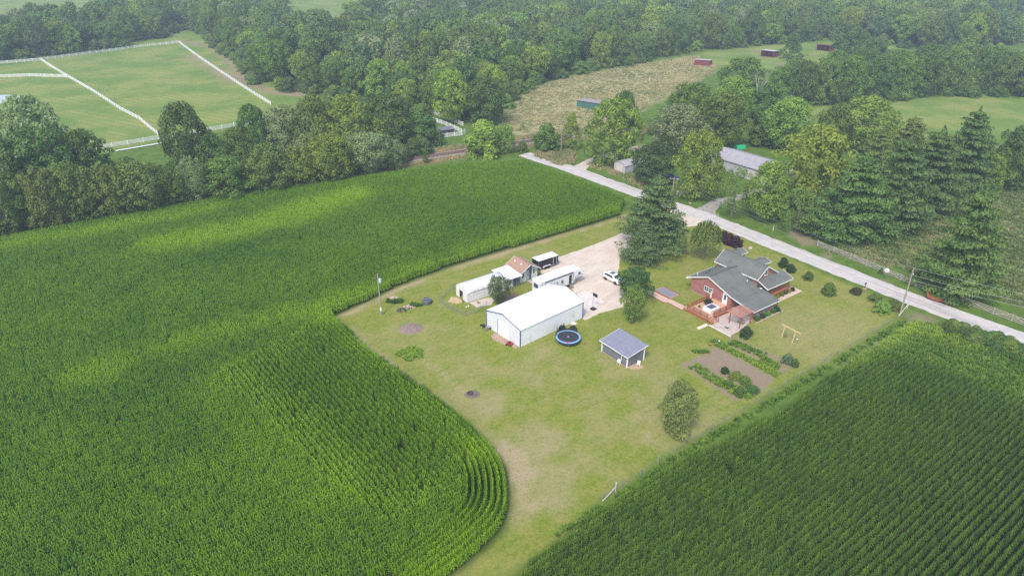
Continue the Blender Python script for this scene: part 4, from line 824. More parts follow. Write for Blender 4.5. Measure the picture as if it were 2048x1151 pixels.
sd = MB().box(.003, .035, 11.8, 12.72, .25, 2.3).build('side_door', WHITE, barn); MB().box(.036, .075, 12.55, 12.66, 1.18, 1.3).build('handle', DARK, sd); MB().box(.002, .02, 11.70, 12.82, .2, 2.42).build('door_frame', M('door_frame', (0.52, 0.53, 0.56)), barn)
MB().box(.05, .9, 11.75, 12.8, 0, .12).build('door_step', CONCRETE_M, barn)
MB().tube([(.03, 2.35, 0), (.03, 2.35, 1.35), (.03, 2.42, 1.38)], .018, 6).build('standpipe', STEEL, barn)
pl = sheet('barn_apron', [tuple(np.array(b0)+np.array([x*math.sin(math.radians(41))+y*math.cos(math.radians(41)), -x*math.cos(math.radians(41))+y*math.sin(math.radians(41))])) for x, y in ((-6.4, -.05), (-6.2, -1.5), (-4.4, -1.9), (-2.4, -1.4), (-.3, -.9), (-.2, -.05))], .009, M('apron_soil', (0.40, 0.29, 0.215), (0.30, 0.21, 0.15), 2, .95), .25, .4, label='bare brown earth strip before the barn door')

# ------------------------------------------------------------------ grey shed
SHEDB = (18.41, 91.13); shed = frame_root('garden_shed', SHEDB, 36, 'small dark grey shed with a blue-grey single-slope roof on the lawn', 'shed')
SHED_WALL = ribbed('dark_grey_siding', (0.165, 0.165, 0.185), (0.145, 0.145, 0.165), .30, 'X', .5); SHED_WALLY = ribbed('dark_grey_siding_side', (0.150, 0.150, 0.170), (0.13, 0.13, 0.15), .30, 'Y', .5); SHED_ROOF = M('blue_grey_roof', (0.225, 0.23, 0.285), (0.20, 0.205, 0.255), 1.5, .5, .0)
SW, SL = 5.8, 3.7; zf, zbk = 2.05, 2.62
MB().box(-SW, 0, 0, .1, .05, zf).build('front_wall', SHED_WALL, shed); MB().box(-SW, 0, SL-.1, SL, .05, zbk-.06).build('rear_wall', SHED_WALL, shed)
for x in (-.1, -SW): MB().prism([(.101, .05), (SL-.101, .05), (SL-.101, zbk-.08), (.101, zf-.02)], 'x', x, x+.1).build('side_wall', SHED_WALLY, shed)
npan = 7; x0 = -SW-.45
for i in range(npan):
    xa = x0+(SW+.75)*i/npan; xb = x0+(SW+.75)*(i+1)/npan-.03; dz = .004*(i % 2)
    MB().slab([(xa, -.35, zf+.03+dz), (xb, -.35, zf+.03+dz), (xb, SL+.55, zbk+.16+dz), (xa, SL+.55, zbk+.16+dz)], .035).build('roof_panel', SHED_ROOF, shed)
    MB().bar((xb+.015, -.36, zf+.022), (xb+.015, SL+.56, zbk+.152), .034, .05).build('roof_seam', SHED_ROOF, shed)
for x, y, h in ((.03, -.03, zf-.02), (-SW-.03, -.03, zf-.02), (.03, SL+.03, zbk-.02), (-SW-.03, SL+.03, zbk-.02)): MB().box(x-.09, x+.09, y-.09, y+.09, 0, h).build('corner_post', WHITE, shed)
MB().bar((x0-.01, -.37, zf-.03), (.31, -.37, zf-.03), .04, .15).build('fascia', WHITE, shed); MB().bar((.315, -.35, zf-.03), (.315, SL+.55, zbk+.1), .04, .15).build('fascia', WHITE, shed); MB().bar((x0-.02, -.35, zf-.03), (x0-.02, SL+.55, zbk+.1), .04, .15).build('fascia', WHITE, shed)
MB().box(-SW-.05, .05, -.06, -.005, 0, .10).build('sill_board', M('sill_wood', (0.36, 0.27, 0.2)), shed)
hr = empty('hose_reel', (0, 0, 0), 0, 'white round hose reel mounted on the front of the grey shed', 'hose reel'); hr.location = tuple(np.array(SHEDB)+np.array([-1.35*math.sin(math.radians(36))-.42*math.cos(math.radians(36)), 1.35*math.cos(math.radians(36))-.42*math.sin(math.radians(36))]))+(0,); hr.rotation_euler = (0, 0, R90(36))
MB().lathe([(.12, -.2), (.38, -.18), (.38, -.12), (.22, -.10), (.22, .10), (.38, .12), (.38, .18), (.12, .2)], 18, (0, 0, .62), 'x').build('drum', WHITE, hr, smooth=True); MB().ring([(.30, -.09), (.33, 0), (.30, .09), (.26, 0)], 18, (0, 0, .62), 'x').build('hose', M('white_hose', (0.62, 0.62, 0.6)), hr); MB().tube([(0.12, .3, .4), (.12, .3, 1.75)], .05, 8).build('riser_pipe', WHITE, hr)
for x in (-.27, .27): MB().bar((x, -.2, 0), (x, 0, .62), .06).bar((x, .2, 0), (x, 0, .62), .06).build('stand', WHITE, hr)
def placed(p0, U, x, y): a = math.radians(U); return (p0[0]+x*math.sin(a)+y*math.cos(a), p0[1]-x*math.cos(a)+y*math.sin(a))
ch = empty('garden_chair', placed(SHEDB, 36, .85, 1.75), R90(36)+.6, 'white plastic garden chair beside the right wall of the grey shed', 'chair')
MB().box(-.25, .25, -.25, .25, .40, .44).build('seat', WHITE, ch, .01); MB().slab([(-.25, .22, .95), (.25, .22, .95), (.25, .26, .44), (-.25, .26, .44)], .03).build('backrest', WHITE, ch)
for x in (-.22, .22):
    for y in (-.22, .22): MB().bar((x*1.1, y*1.1, 0), (x, y, .4), .045).build('leg', WHITE, ch)
    MB().box(x-.03, x+.03, -.24, .24, .62, .66).build('armrest', WHITE, ch)
st = MB(); rs = random.Random(4)
sheet('gravel_patch', [(g(1262, 736)[0]+1.5*math.cos(a), g(1262, 736)[1]+.75*math.sin(a)) for a in np.linspace(0, 6.28, 18)[:-1]]and [tuple(np.array(g(1270, 732))+np.array([1.35*math.cos(a), .95*math.sin(a)])) for a in np.linspace(0, 6.28, 18)[:-1]], .008, M('straw_gravel', (0.46, 0.34, 0.22), (0.34, 0.25, 0.16), 4, .95, bump=.8, bscale=10), .2, .3, label='tan wood-chip patch at the corner of the grey shed')

# ------------------------------------------------------------------ arched greenhouse, lean-to and cottage
Q0 = (-8.43, 112.54)
gh = frame_root('arched_greenhouse', Q0, 36, 'long white arched greenhouse with a dark doorway in the poultry yard', 'greenhouse')
n = NT('greenhouse_film'); v = n.obj(); c = n.mix(n.ramp(n.noise(v, .9, 5, .7), .4, .72), (0.66, 0.645, 0.65), (0.50, 0.48, 0.475)); c = n.mix(n.math('MULTIPLY', n.ramp(n.noise(n.mapping(v, (1, .25, 1)), 2.5, 4), .55, .75), .5), c, (0.40, 0.375, 0.35))
FILM = n.bsdf(c, .5, 0, .3); GHW = M('white_board_wall', (0.68, 0.68, 0.66), (0.60, 0.60, 0.58), 2, .7, stretch=(3, 3, .5))
W_, wall_h, top = 3.85, 1.72, 2.95; NA = 14
arch = [(-W_/2+(W_/2)*math.cos(math.pi*i/NA)*1.02, wall_h+(top-wall_h)*math.sin(math.pi*i/NA)**.85) for i in range(NA+1)]
mb = MB()
for y in (-.02, 9.05):
    pass
ss = [-.02+9.07*i/9 for i in range(10)]; rg = random.Random(2)
for j, y in enumerate(ss):
    for x, z in arch: mb.v.append((x, y, z+(-.025 if j % 2 else 0)+rg.uniform(-.01, .01)))
for j in range(len(ss)-1):
    for i in range(NA): a = j*(NA+1)+i; mb.f.append((a, a+1, a+NA+2, a+NA+1))
film = mb.build('film_cover', FILM, gh, smooth=True); sol = film.modifiers.new('thick', 'SOLIDIFY'); sol.thickness = .02
for x in (0, -W_): MB().box(x-.04, x+.04, 0, 9.0, 0, wall_h-.005).build('side_wall', GHW, gh)
endp = lambda y0, y1: MB().prism([(-W_+.045, 0)]+[(-2.75, 0), (-2.75, 1.75), (-1.45, 1.75), (-1.45, 0)]+[(-.045, 0)]+[(x*.985-.03, z-.03) for x, z in arch[1:-1]], 'y', y0, y1)
endp(.02, .1).build('end_wall', GHW, gh); MB().prism([(-W_+.045, 0), (-.045, 0)]+[(x*.985-.03, z-.03) for x, z in arch[1:-1]], 'y', 8.9, 8.98).build('end_wall', GHW, gh)
MB().box(-2.85, -2.755, -.02, .0, 0, 1.85).build('door_jamb', WHITE, gh); MB().box(-1.445, -1.35, -.02, .0, 0, 1.85).build('door_jamb', WHITE, gh)
MB().box(-3.7, -.15, .2, 8.8, .005, .03).build('floor', M('greenhouse_floor', (0.25, 0.17, 0.12), rough=.9), gh)
for i in range(11): MB().box(.041, .055, .4+i*.8, .43+i*.8, .05, 1.65).build('batten', GHW, gh)
lt = frame_root('lean_to', Q0, 36, 'white flat-roofed lean-to between the arched greenhouse and the brown-roofed cottage', 'shed')
MB().slab([(-4.3, 8.5, 2.72), (.75, 8.5, 2.42), (.75, 12.45, 2.42), (-4.3, 12.45, 2.72)], .06).build('roof', WHITE_ROOF, lt)
for i in range(5): MB().bar((-4.3, 9.2+i*.75, 2.735), (.75, 9.2+i*.75, 2.435), .03, .03).build('roof_seam', WHITE, lt)
MB().box(-.06, .04, 9.05, 10.6, 0, 2.35).build('front_wall', GHW, lt); MB().box(-4.0, -3.9, 9.05, 12.3, 0, 2.6).build('rear_wall', GHW, lt)
w_ = MB().box(.045, .06, 9.5, 10.25, 1.1, 2.0).build('window', GLASS, lt); MB().box(.061, .075, 9.84, 9.9, 1.1, 2.0).build('muntin', WHITE, w_); MB().box(.061, .074, 9.5, 10.25, 1.52, 1.58).build('muntin', WHITE, w_)
GREYBLUE = M('grey_blue_paint', (0.20, 0.235, 0.275), rough=.6)
for y0 in (10.75, 11.55):
    gt = MB().bar((.03, y0, .05), (.03, y0, 2.2), .08).bar((.03, y0+.72, .05), (.03, y0+.72, 2.2), .08).bar((.03, y0, .08), (.03, y0+.72, .08), .08).bar((.03, y0, 2.18), (.03, y0+.72, 2.18), .08).bar((.03, y0, 1.12), (.03, y0+.72, 1.12), .08).build('gate', GREYBLUE, lt)
    MB().bar((.04, y0, .1), (.04, y0+.72, 1.1), .06).bar((.045, y0, 2.15), (.045, y0+.72, 1.15), .06).bar((.055, y0+.72, .1), (.055, y0, 1.1), .06).build('brace', GREYBLUE, gt)
ct = frame_root('cottage', Q0, 36, 'small white cottage shed with a brown shingle roof and grey porch front', 'shed')
SHINGLE_B = M('brown_shingle', (0.37, 0.235, 0.17), (0.29, 0.18, 0.125), 2.5, .9, bump=.5, bscale=14, stretch=(1, 4, 1)); SIDING = M('white_siding', (0.72, 0.72, 0.72), (0.66, 0.66, 0.665), 1.5, .6, stretch=(.3, .3, 6))
e_, rz_ = 2.38, 3.78
def gab(y0, y1, z, zr): return [(y0, 0), (y1, 0), (y1, z), ((y0+y1)/2, zr), (y0, z)]
MB().prism(gab(12.75, 17.15, 2.30, 3.62), 'x', -4.95, -4.85).build('gable_wall', SIDING, ct)
MB().prism([(12.75, 0), (14.35, 0), (14.35, 3.15), (12.75, 2.3)], 'x', -.72, -.6).build('gable_wall', SIDING, ct); MB().prism([(15.75, 0), (17.15, 0), (17.15, 2.3), (15.75, 3.05)], 'x', -.72, -.6).build('gable_wall', SIDING, ct)
MB().prism([(14.351, 0), (15.749, 0), (15.749, 3.1), (14.95, 3.55), (14.351, 3.2)], 'x', -.95, -.85).build('porch_wall', M('grey_wall', (0.155, 0.17, 0.20), rough=.7), ct)
MB().box(-4.84, -.73, 12.75, 12.85, 0, 2.3).build('side_wall', SIDING, ct); MB().box(-4.84, -.73, 17.05, 17.15, 0, 2.3).build('side_wall', SIDING, ct)
for ya, s_ in ((12.42, 1), (17.48, -1)): MB().slab([(-5.2, ya, e_-.04), (.08, ya, e_-.04), (.08, 14.95, rz_), (-5.2, 14.95, rz_)], .07).build('roof', SHINGLE_B, ct)
MB().bar((-5.2, 14.95, rz_+.02), (.08, 14.95, rz_+.02), .24, .03).build('ridge_cap', SHINGLE_B, ct)
for x in (.10, -5.22):
    for ya in (12.40, 17.50): MB().bar((x, ya, e_-.10), (x, 14.95, rz_-.06), .035, .15).build('bargeboard', WHITE, ct)
for ya in (12.40, 17.50): MB().bar((-5.2, ya, e_-.1), (.08, ya, e_-.1), .04, .12).build('fascia', WHITE, ct)
for x, y in ((-3.9, 14.0), (-1.9, 14.1)): MB().box(x-.12, x+.12, y-.12, y+.12, 3.2, 3.52).build('roof_vent', WHITE, ct)
def window(par, x, y0, y1, z0, z1, side=1, nx=1, nz=1, axis_='x', frame=.07, fm=None):
    """window set on a wall: frame with panes and muntins; axis_ is the wall normal"""
    d = .03*side
    def B(a0, a1, b0_, b1_, c0, c1): return MB().box(min(a0, a1), max(a0, a1), b0_, b1_, c0, c1) if axis_ == 'x' else MB().box(b0_, b1_, min(a0, a1), max(a0, a1), c0, c1)
    wd = B(x+.004*side, x+.02*side, y0-frame, y1+frame, z0-frame, z1+frame).build('window', fm or WHITE, par)
    for i in range(nx):
        for j in range(nz):
            ya, yb = y0+(y1-y0)*i/nx+.025, y0+(y1-y0)*(i+1)/nx-.025; za_, zb_ = z0+(z1-z0)*j/nz+.025, z0+(z1-z0)*(j+1)/nz-.025
            B(x+.021*side, x+.027*side, ya, yb, za_, zb_).build('pane', GLASS, wd)
    B(x+.004*side, x+.06*side, y0-frame*1.4, y1+frame*1.4, z0-frame-.05, z0-frame-.005).build('sill', WHITE, wd)
    return wd
window(ct, -.6, 13.3, 13.85, 1.0, 1.9, 1, 1, 2); window(ct, -.6, 16.0, 16.5, 1.25, 2.25, 1, 1, 2)
pdr = MB().box(-.845, -.81, 14.45, 15.2, .05, 2.15).build('door', M('pale_door', (0.46, 0.51, 0.56), rough=.5), ct); MB().box(-.808, -.77, 15.05, 15.12, 1.05, 1.13).build('handle', DARK, pdr)
MB().box(-.55, .9, 14.5, 15.4, .02, .14).build('step', M('grey_step', (0.42, 0.37, 0.31), rough=.8), ct)
# poultry yard
for i, (nm, pts) in enumerate((('bare ground', [(-3.0, -.2), (-3.9, -1.2), (-2.6, -2.6), (-.8, -1.9), (-.6, -.4)]), ('bare ground', [(.3, .4), (2.5, .5), (3.4, 3.5), (1.6, 5.2), (.2, 3.6)]), ('bare ground', [(1.0, 5.0), (3.8, 4.6), (4.4, 9.5), (2.6, 9.8), (1.2, 8.4)]))):
    sheet('bare_ground', [placed(Q0, 36, *p) for p in pts], .006+.003*i, (M('straw_litter', (0.50, 0.38, 0.22), (0.40, 0.29, 0.16), 3, .95), M('yard_slab', (0.54, 0.46, 0.40), (0.45, 0.38, 0.33), 2, .95), DIRT)[i], .35, .4, label=('straw litter before the greenhouse doorway', 'pale bare slab beside the greenhouse wall', 'bare brown soil between greenhouse and barn')[i])
WIRE = M('fence_wire', (0.30, 0.33, 0.33), rough=.5, metal=.4)
yard = empty('poultry_fence', (0, 0, 0), 0, 'low green-grey wire fence around the poultry yard by the greenhouse', 'fence')
yp = gl([(907, 577), (877, 603), (902, 619), (931, 632), (960, 622), (974, 612)]); yh = 1.05
for (xa, ya), (xb, yb) in zip(yp[:-1], yp[1:]):
    L = math.hypot(xb-xa, yb-ya); k = max(2, int(L/.16)); mb = MB()
    for i in range(k+1): f = i/k; mb.bar((xa+(xb-xa)*f, ya+(yb-ya)*f, .04), (xa+(xb-xa)*f, ya+(yb-ya)*f, yh-.02), .010)
    for j in range(9): z = .06+j*.12; mb.bar((xa, ya, z), (xb, yb, z), .010)
    mb.build('wire_mesh', WIRE, yard)
for x, y in yp+[((yp[i][0]+yp[i+1][0])/2, (yp[i][1]+yp[i+1][1])/2) for i in (0, 1, 2)]: MB().tube([(x, y, 0), (x, y, yh+.12)], .03, 6).build('post', STEEL, yard)
def hen(x, y, rz, mat, lab):
    t = empty('hen', (x, y), rz, lab, 'hen'); mb = MB()
    prof = [(-.20, .27, .02), (-.15, .25, .07), (-.05, .22, .115), (.06, .22, .11), (.13, .26, .075), (.17, .33, .045), (.19, .40, .042), (.22, .43, .03), (.26, .425, .006)]
    for i, (px_, z, r_) in enumerate(prof):
        for kk in range(8): a = 2*math.pi*kk/8; mb.v.append((px_, r_*.85*math.cos(a), z+r_*math.sin(a)))
    for i in range(len(prof)-1):
        for kk in range(8): mb.f.append((i*8+kk, i*8+(kk+1) % 8, (i+1)*8+(kk+1) % 8, (i+1)*8+kk))
    mb.f += [tuple(range(8)), tuple(range((len(prof)-1)*8, len(prof)*8))]
    mb.build('body', mat, t, smooth=True); MB().slab([(-.34, -.02, .44), (-.16, -.05, .30), (-.16, .05, .30), (-.34, .02, .44)], .05).build('tail', mat, t)
    MB().box(.185, .235, -.008, .008, .455, .49).build('comb', RED, t)
    for s_ in (-1, 1): MB().tube([(0, .05*s_, .15), (.02, .05*s_, .06), (0, .05*s_, .0)], .009, 5).tube([(0, .05*s_, .006), (.06, .05*s_, .006)], .007, 4).build('leg', M('hen_leg', (0.5, 0.35, 0.08)), t)
HEN_W = M('white_feather', (0.72, 0.70, 0.66), rough=.8); HEN_D = M('dark_feather', (0.05, 0.03, 0.022), rough=.7); HEN_R = M('brown_feather', (0.19, 0.07, 0.035), rough=.8)
for x, y, rz, m_, lab in ((933, 615.5, .4, HEN_W, 'white hen, left of two on the grass inside the poultry fence'), (937.5, 614.5, 2.2, HEN_W, 'white hen, right of two on the grass inside the poultry fence'), (926, 604.5, 1.0, HEN_D, 'black hen beside the greenhouse doorway'), (955.5, 606, 3.0, HEN_R, 'brown hen, left of two on the bare ground by the greenhouse'), (958.5, 607, .2, HEN_R, 'brown hen, right of two on the bare ground by the greenhouse')): hen(*g(x, y), rz, m_, lab)

# ------------------------------------------------------------------ vehicles on the drive
def wheel(par, x, y, r_, w_, side):
    wl_ = MB().lathe([(r_*.55, -w_/2), (r_*.92, -w_/2), (r_, -w_*.35), (r_, w_*.35), (r_*.92, w_/2), (r_*.55, w_/2)], 20, (x, y, r_), 'y' if side in 'y' else 'x').build('wheel', RUBBER, par, smooth=True)
    MB().lathe([(.03, -w_*.46), (r_*.6, -w_*.40), (r_*.6, w_*.40), (.03, w_*.46)], 12, (x, y, r_), 'y' if side in 'y' else 'x').build('rim', STEEL, wl_)
    return wl_
TR0 = (5.665, 126.49); tr = frame_root('enclosed_trailer', TR0, 36, 'black enclosed cargo trailer with a white roof behind the brown-roofed cottage', 'trailer')
MB().box(-1.75, .38, -.55, 4.55, .42, 2.28).build('body', BLACK, tr, .03)
MB().slab([(-1.80, -.62, 2.36), (.43, -.62, 2.36), (.43, 4.62, 2.36), (-1.80, 4.62, 2.36)], .07).build('roof', WHITE, tr)
for y in (-.56, 4.56):
    for x in (-1.76, .39): MB().box(x-.025, x+.025, y-.025, y+.025, .42, 2.28).build('corner_trim', STEEL, tr)
td = MB().box(.386, .41, 3.35, 4.1, .55, 2.15).build('side_door', BLACK, tr)
for a in ((3.28, 3.345, .5, 2.2), (4.105, 4.17, .5, 2.2), (3.28, 4.17, 2.205, 2.26)): MB().box(.384, .415, *a).build('door_trim', WHITE, td)
for y in (1.2, 2.05): wheel(tr, .36, y, .36, .22, 'x'); wheel(tr, -1.73, y, .36, .22, 'x')
fd = MB().prism([(.6, .62), (.75, .82), (1.5, .88), (2.5, .82), (2.65, .62), (2.6, .58), (2.45, .76), (1.5, .82), (.8, .76), (.65, .58)], 'x', .385, .62).build('fender', WHITE, tr)
MB().box(-1.72, .35, -.4, 4.4, .34, .415).build('chassis', DARK, tr); MB().bar((-1.2, 4.6, .45), (-.68, 5.7, .45), .08).bar((-.2, 4.6, .45), (-.68, 5.7, .45), .08).build('tow_frame', DARK, tr); MB().box(.387, .4, -.5, 4.5, .44, .52).build('skirt_trim', STEEL, tr)

rv = frame_root('travel_trailer', TR0, 36, 'long white fifth-wheel camper parked behind the white metal barn', 'camper')
RVW = M('rv_white', (0.74, 0.74, 0.75), (0.69, 0.69, 0.70), 1.2, .3); RVG = M('rv_grey', (0.42, 0.43, 0.45), rough=.4); ROOFW = M('rv_roof', (0.80, 0.80, 0.79), (0.74, 0.74, 0.73), .8, .6)
x0, x1 = 6.98, 9.4
prof = [(-7.3, .62), (.95, .62), (1.25, .85), (1.55, 1.55), (3.3, 1.62), (3.75, 2.1), (3.62, 2.62), (3.0, 3.05), (2.0, 3.22), (.8, 3.28), (-6.9, 3.12), (-7.3, 2.95)]
MB().prism(prof, 'x', x0, x1).build('body', RVW, rv, .04)
MB().prism([(-7.1, 3.115), (.8, 3.29), (2.0, 3.23), (2.9, 3.08), (2.95, 3.12), (2.0, 3.28), (.8, 3.345), (-7.1, 3.175)], 'x', x0+.06, x1-.06).build('roof', ROOFW, rv)
sl = MB().box(x1, x1+.22, -5.9, -.3, .8, 2.72).build('slide_out', RVW, rv, .02)
MB().bar((x1+.10, -6.0, 2.86), (x1+.10, .9, 3.02), .12, .12).build('awning', BLACK, rv)
for y in (-6.0, .9): MB().bar((x1+.06, y, 1.2), (x1+.09, y, 2.86), .05).build('awning_arm', BLACK, rv)
rd = MB().box(x1+.002, x1+.03, -.05, .62, .72, 2.6).build('entry_door', DARK, rv); MB().box(x1+.031, x1+.05, .48, .56, 1.5, 1.6).build('handle', STEEL, rd)
for y0, y1, z0, z1, dx in ((-5.3, -4.6, 1.5, 2.1, .22), (-2.2, -1.7, 1.5, 2.2, .22), (2.2, 2.9, 2.1, 2.6, 0), (-3.4, -3.1, 1.9, 2.2, .22)): window(rv, x1+dx, y0, y1, z0, z1, 1, 1, 1, 'x', .04, RVG)
window(rv, -7.3, x0+.55, x1-.55, 1.6, 2.5, -1, 1, 1, 'y', .05, RVG)
for z, m_ in ((1.05, RVG), (1.3, RVG)): MB().box(x1+.001, x1+.012, .75, 1.5, z, z+.12).build('stripe', m_, rv)
MB().prism([(1.4, 1.75), (3.3, 2.0), (3.3, 2.12), (1.4, 1.9)], 'x', x1+.001, x1+.012).build('stripe', M('dark_grey_stripe', (0.10, 0.10, 0.115)), rv)
for y, w_ in ((-6.3, .55), (-3.2, .7), (-.6, .7), (1.9, .4)): MB().box((x0+x1)/2-.3, (x0+x1)/2+.3, y, y+w_, 3.19 if y < -3.5 else 3.27, 3.40 if y > -3.5 else 3.34).build('roof_vent', M('vent_grey', (0.52, 0.52, 0.54)), rv)
for y in (-3.0, -3.85): wheel(rv, x1-.1, y, .38, .24, 'x'); wheel(rv, x0+.1, y, .38, .24, 'x')
MB().box(x0+.1, x1-.1, -7.1, 1.0, .48, .615).build('chassis', DARK, rv); MB().bar((x1-.3, 1.9, 0), (x1-.3, 1.9, 1.55), .1).bar((x0+.3, 1.9, 0), (x0+.3, 1.9, 1.55), .1).build('landing_leg', STEEL, rv)
for i in range(3): MB().box(x1+.06+.27*i, x1+.33+.27*i, -.05, .62, .52-.18*i, .56-.18*i).build('entry_step', STEEL, rv)
ac = MB().box(x1-.55, x1-.1, -.9, -.2, 3.27, 3.4)

def suv(loc, rz):
    t = empty('suv', loc, rz, 'white suv with a glass sunroof parked on the gravel drive', 'car'); CW = M('car_white', (0.80, 0.80, 0.80), rough=.18, spec=.6)
    # body sections along x (front +x): (x, half width, bottom, beltline, roof half width, roof z)
    L = [(-2.25, .70, .45, .80, .62, .82), (-2.2, .84, .32, .98, .70, 1.05), (-2.05, .90, .28, 1.02, .66, 1.42), (-1.75, .92, .26, 1.02, .68, 1.60), (-.8, .93, .25, 1.0, .70, 1.66), (.1, .93, .25, .98, .69, 1.64), (.55, .93, .25, .97, .66, 1.52), (1.05, .92, .25, .96, .70, 1.10), (1.3, .91, .26, .94, .76, 1.0), (1.85, .88, .28, .86, .74, .92), (2.15, .80, .32, .74, .66, .80), (2.28, .64, .40, .62, .52, .64)]
    mb = MB()
    for x, hw, zb_, zbelt, rw, zr in L:
        mb.v += [(x, -hw*.92, zb_), (x, -hw, (zb_+zbelt)/2), (x, -hw*.97, zbelt), (x, -rw, zr-.03), (x, -rw*.6, zr), (x, rw*.6, zr), (x, rw, zr-.03), (x, hw*.97, zbelt), (x, hw, (zb_+zbelt)/2), (x, hw*.92, zb_)]
    for i in range(len(L)-1):
        for k in range(10): mb.f.append((i*10+k, i*10+(k+1) % 10, (i+1)*10+(k+1) % 10, (i+1)*10+k))
    mb.f += [tuple(range(10)), tuple(range((len(L)-1)*10, len(L)*10))]
    bd = mb.build('body', CW, t, smooth=False); bd.data.polygons.foreach_set('use_smooth', [len(p.vertices) == 4 for p in bd.data.polygons])
    for s_ in (-1, 1):
        q = [(-1.85, .945*s_), (.85, .95*s_)]
        MB().add([(-1.72, .885*s_, 1.08), (.78, .885*s_, 1.03), (.18, .735*s_, 1.52), (-1.55, .735*s_, 1.50), (-1.72, .91*s_, 1.08), (.78, .91*s_, 1.03), (.18, .76*s_, 1.53), (-1.55, .76*s_, 1.51)], [(0, 1, 2, 3), (7, 6, 5, 4), (0, 4, 5, 1), (1, 5, 6, 2), (2, 6, 7, 3), (3, 7, 4, 0)]).build('side_windows', GLASS, t)
        for y_ in (-.9, .0): MB().box(y_-.03, y_+.03, min(.80*s_, .90*s_), max(.80*s_, .90*s_), 1.05, 1.35)
        MB().box(1.88, 2.2, min(.50*s_, .84*s_), max(.50*s_, .84*s_), .66, .80).build('headlight', GLASS, t, .03); MB().box(-2.26, -2.1, min(.60*s_, .85*s_), max(.60*s_, .85*s_), .85, 1.05).build('tail_light', RED, t, .02)
        MB().box(.72, .92, min(.95*s_, 1.08*s_), max(.95*s_, 1.08*s_), 1.0, 1.14).build('mirror', CW, t, .03)
        MB().bar((-1.6, .58*s_, 1.69), (.1, .58*s_, 1.70), .04, .05).build('roof_rail', STEEL, t)
        for x_ in (-1.38, 1.32):
            wheel(t, x_, .80*s_, .35, .22, 'y')
            MB().ring([(.36, -.01), (.42, -.01), (.42, .02), (.36, .02)], 18, (x_, .915*s_, .36), 'y').build('wheel_arch', DARK, t)
    MB().add([(.60, -.60, 1.51), (.60, .60, 1.51), (1.12, .68, 1.09), (1.12, -.68, 1.09), (.62, -.60, 1.53), (.62, .60, 1.53), (1.14, .68, 1.11), (1.14, -.68, 1.11)], [(0, 1, 2, 3), (7, 6, 5, 4), (0, 4, 5, 1), (1, 5, 6, 2), (2, 6, 7, 3), (3, 7, 4, 0)]).build('windshield', GLASS, t)
    MB().box(-.75, .12, -.40, .40, 1.645, 1.682).build('sunroof', GLASS, t); MB().add([(-2.12, -.58, 1.40), (-2.12, .58, 1.40), (-2.24, .66, 1.06), (-2.24, -.66, 1.06), (-2.10, -.58, 1.39), (-2.10, .58, 1.39), (-2.2, .66, 1.05), (-2.2, -.66, 1.05)], [(0, 1, 2, 3), (7, 6, 5, 4), (0, 4, 5, 1), (1, 5, 6, 2), (2, 6, 7, 3), (3, 7, 4, 0)]).build('rear_window', GLASS, t)
    MB().box(2.16, 2.27, -.45, .45, .46, .62).build('grille', DARK, t); MB().box(-2.2, 2.15, -.8, .8, .2, .27).build('underbody', DARK, t); MB().box(-2.29, -2.25, -.26, .26, .62, .74).build('number_plate', STEEL, t)
    return t
pA, pB = g(1211.3, 559), g(1230, 568.5); ca = math.atan2(pB[1]-pA[1], pB[0]-pA[0]); nx_, ny_ = -math.sin(ca), math.cos(ca)
suv(((pA[0]+pB[0])/2+nx_*.8+.02, (pA[1]+pB[1])/2+ny_*.8, .006), ca)

# basketball hoop
hp = empty('basketball_hoop', (*placed(b0, 41, -.87, 18.87), .012), R90(41), 'portable basketball hoop with black base on the concrete pad', 'basketball hoop')
MB().prism([(-.55, 0), (.55, 0), (.55, .10), (.3, .24), (-.3, .24), (-.55, .10)], 'x', -.45, .45).build('base', DARK, hp, .02); MB().tube([(-.1, -.1, .2), (-.1, -.1, 2.2), (-.05, .25, 2.75)], .045, 8).build('pole', STEEL, hp); MB().slab([(-.6, .3, 3.15), (.55, .3, 3.15), (.55, .34, 2.45), (-.6, .34, 2.45)], .03).build('backboard', DARK, hp); MB().ring([(.22, -.012), (.24, 0), (.22, .012)], 14, (-.03, .62, 2.55)).build('rim', M('orange_rim', (0.5, 0.12, 0.03)), hp)
# kettle smoker by the barn wall
sm = empty('barbecue_smoker', placed(b0, 41, 1.0, 8.9), R90(41), 'black barrel barbecue against the right wall of the white barn', 'barbecue'); MB().lathe([(.12, -.5), (.33, -.47), (.36, -.4), (.36, .4), (.33, .47), (.12, .5)], 14, (0, 0, .82), 'y').build('barrel', BLACK, sm, smooth=True); MB().tube([(.05, .36, 1.1), (.05, .36, 1.6)], .05, 8).build('chimney', BLACK, sm); MB().box(.3, .6, -.42, .42, .72, .76).build('shelf', DARK, sm)
for x in (-.22, .22):
    for y in (-.35, .35): MB().bar((x*1.3, y, 0), (x, y, .6), .04).build('leg', BLACK, sm)
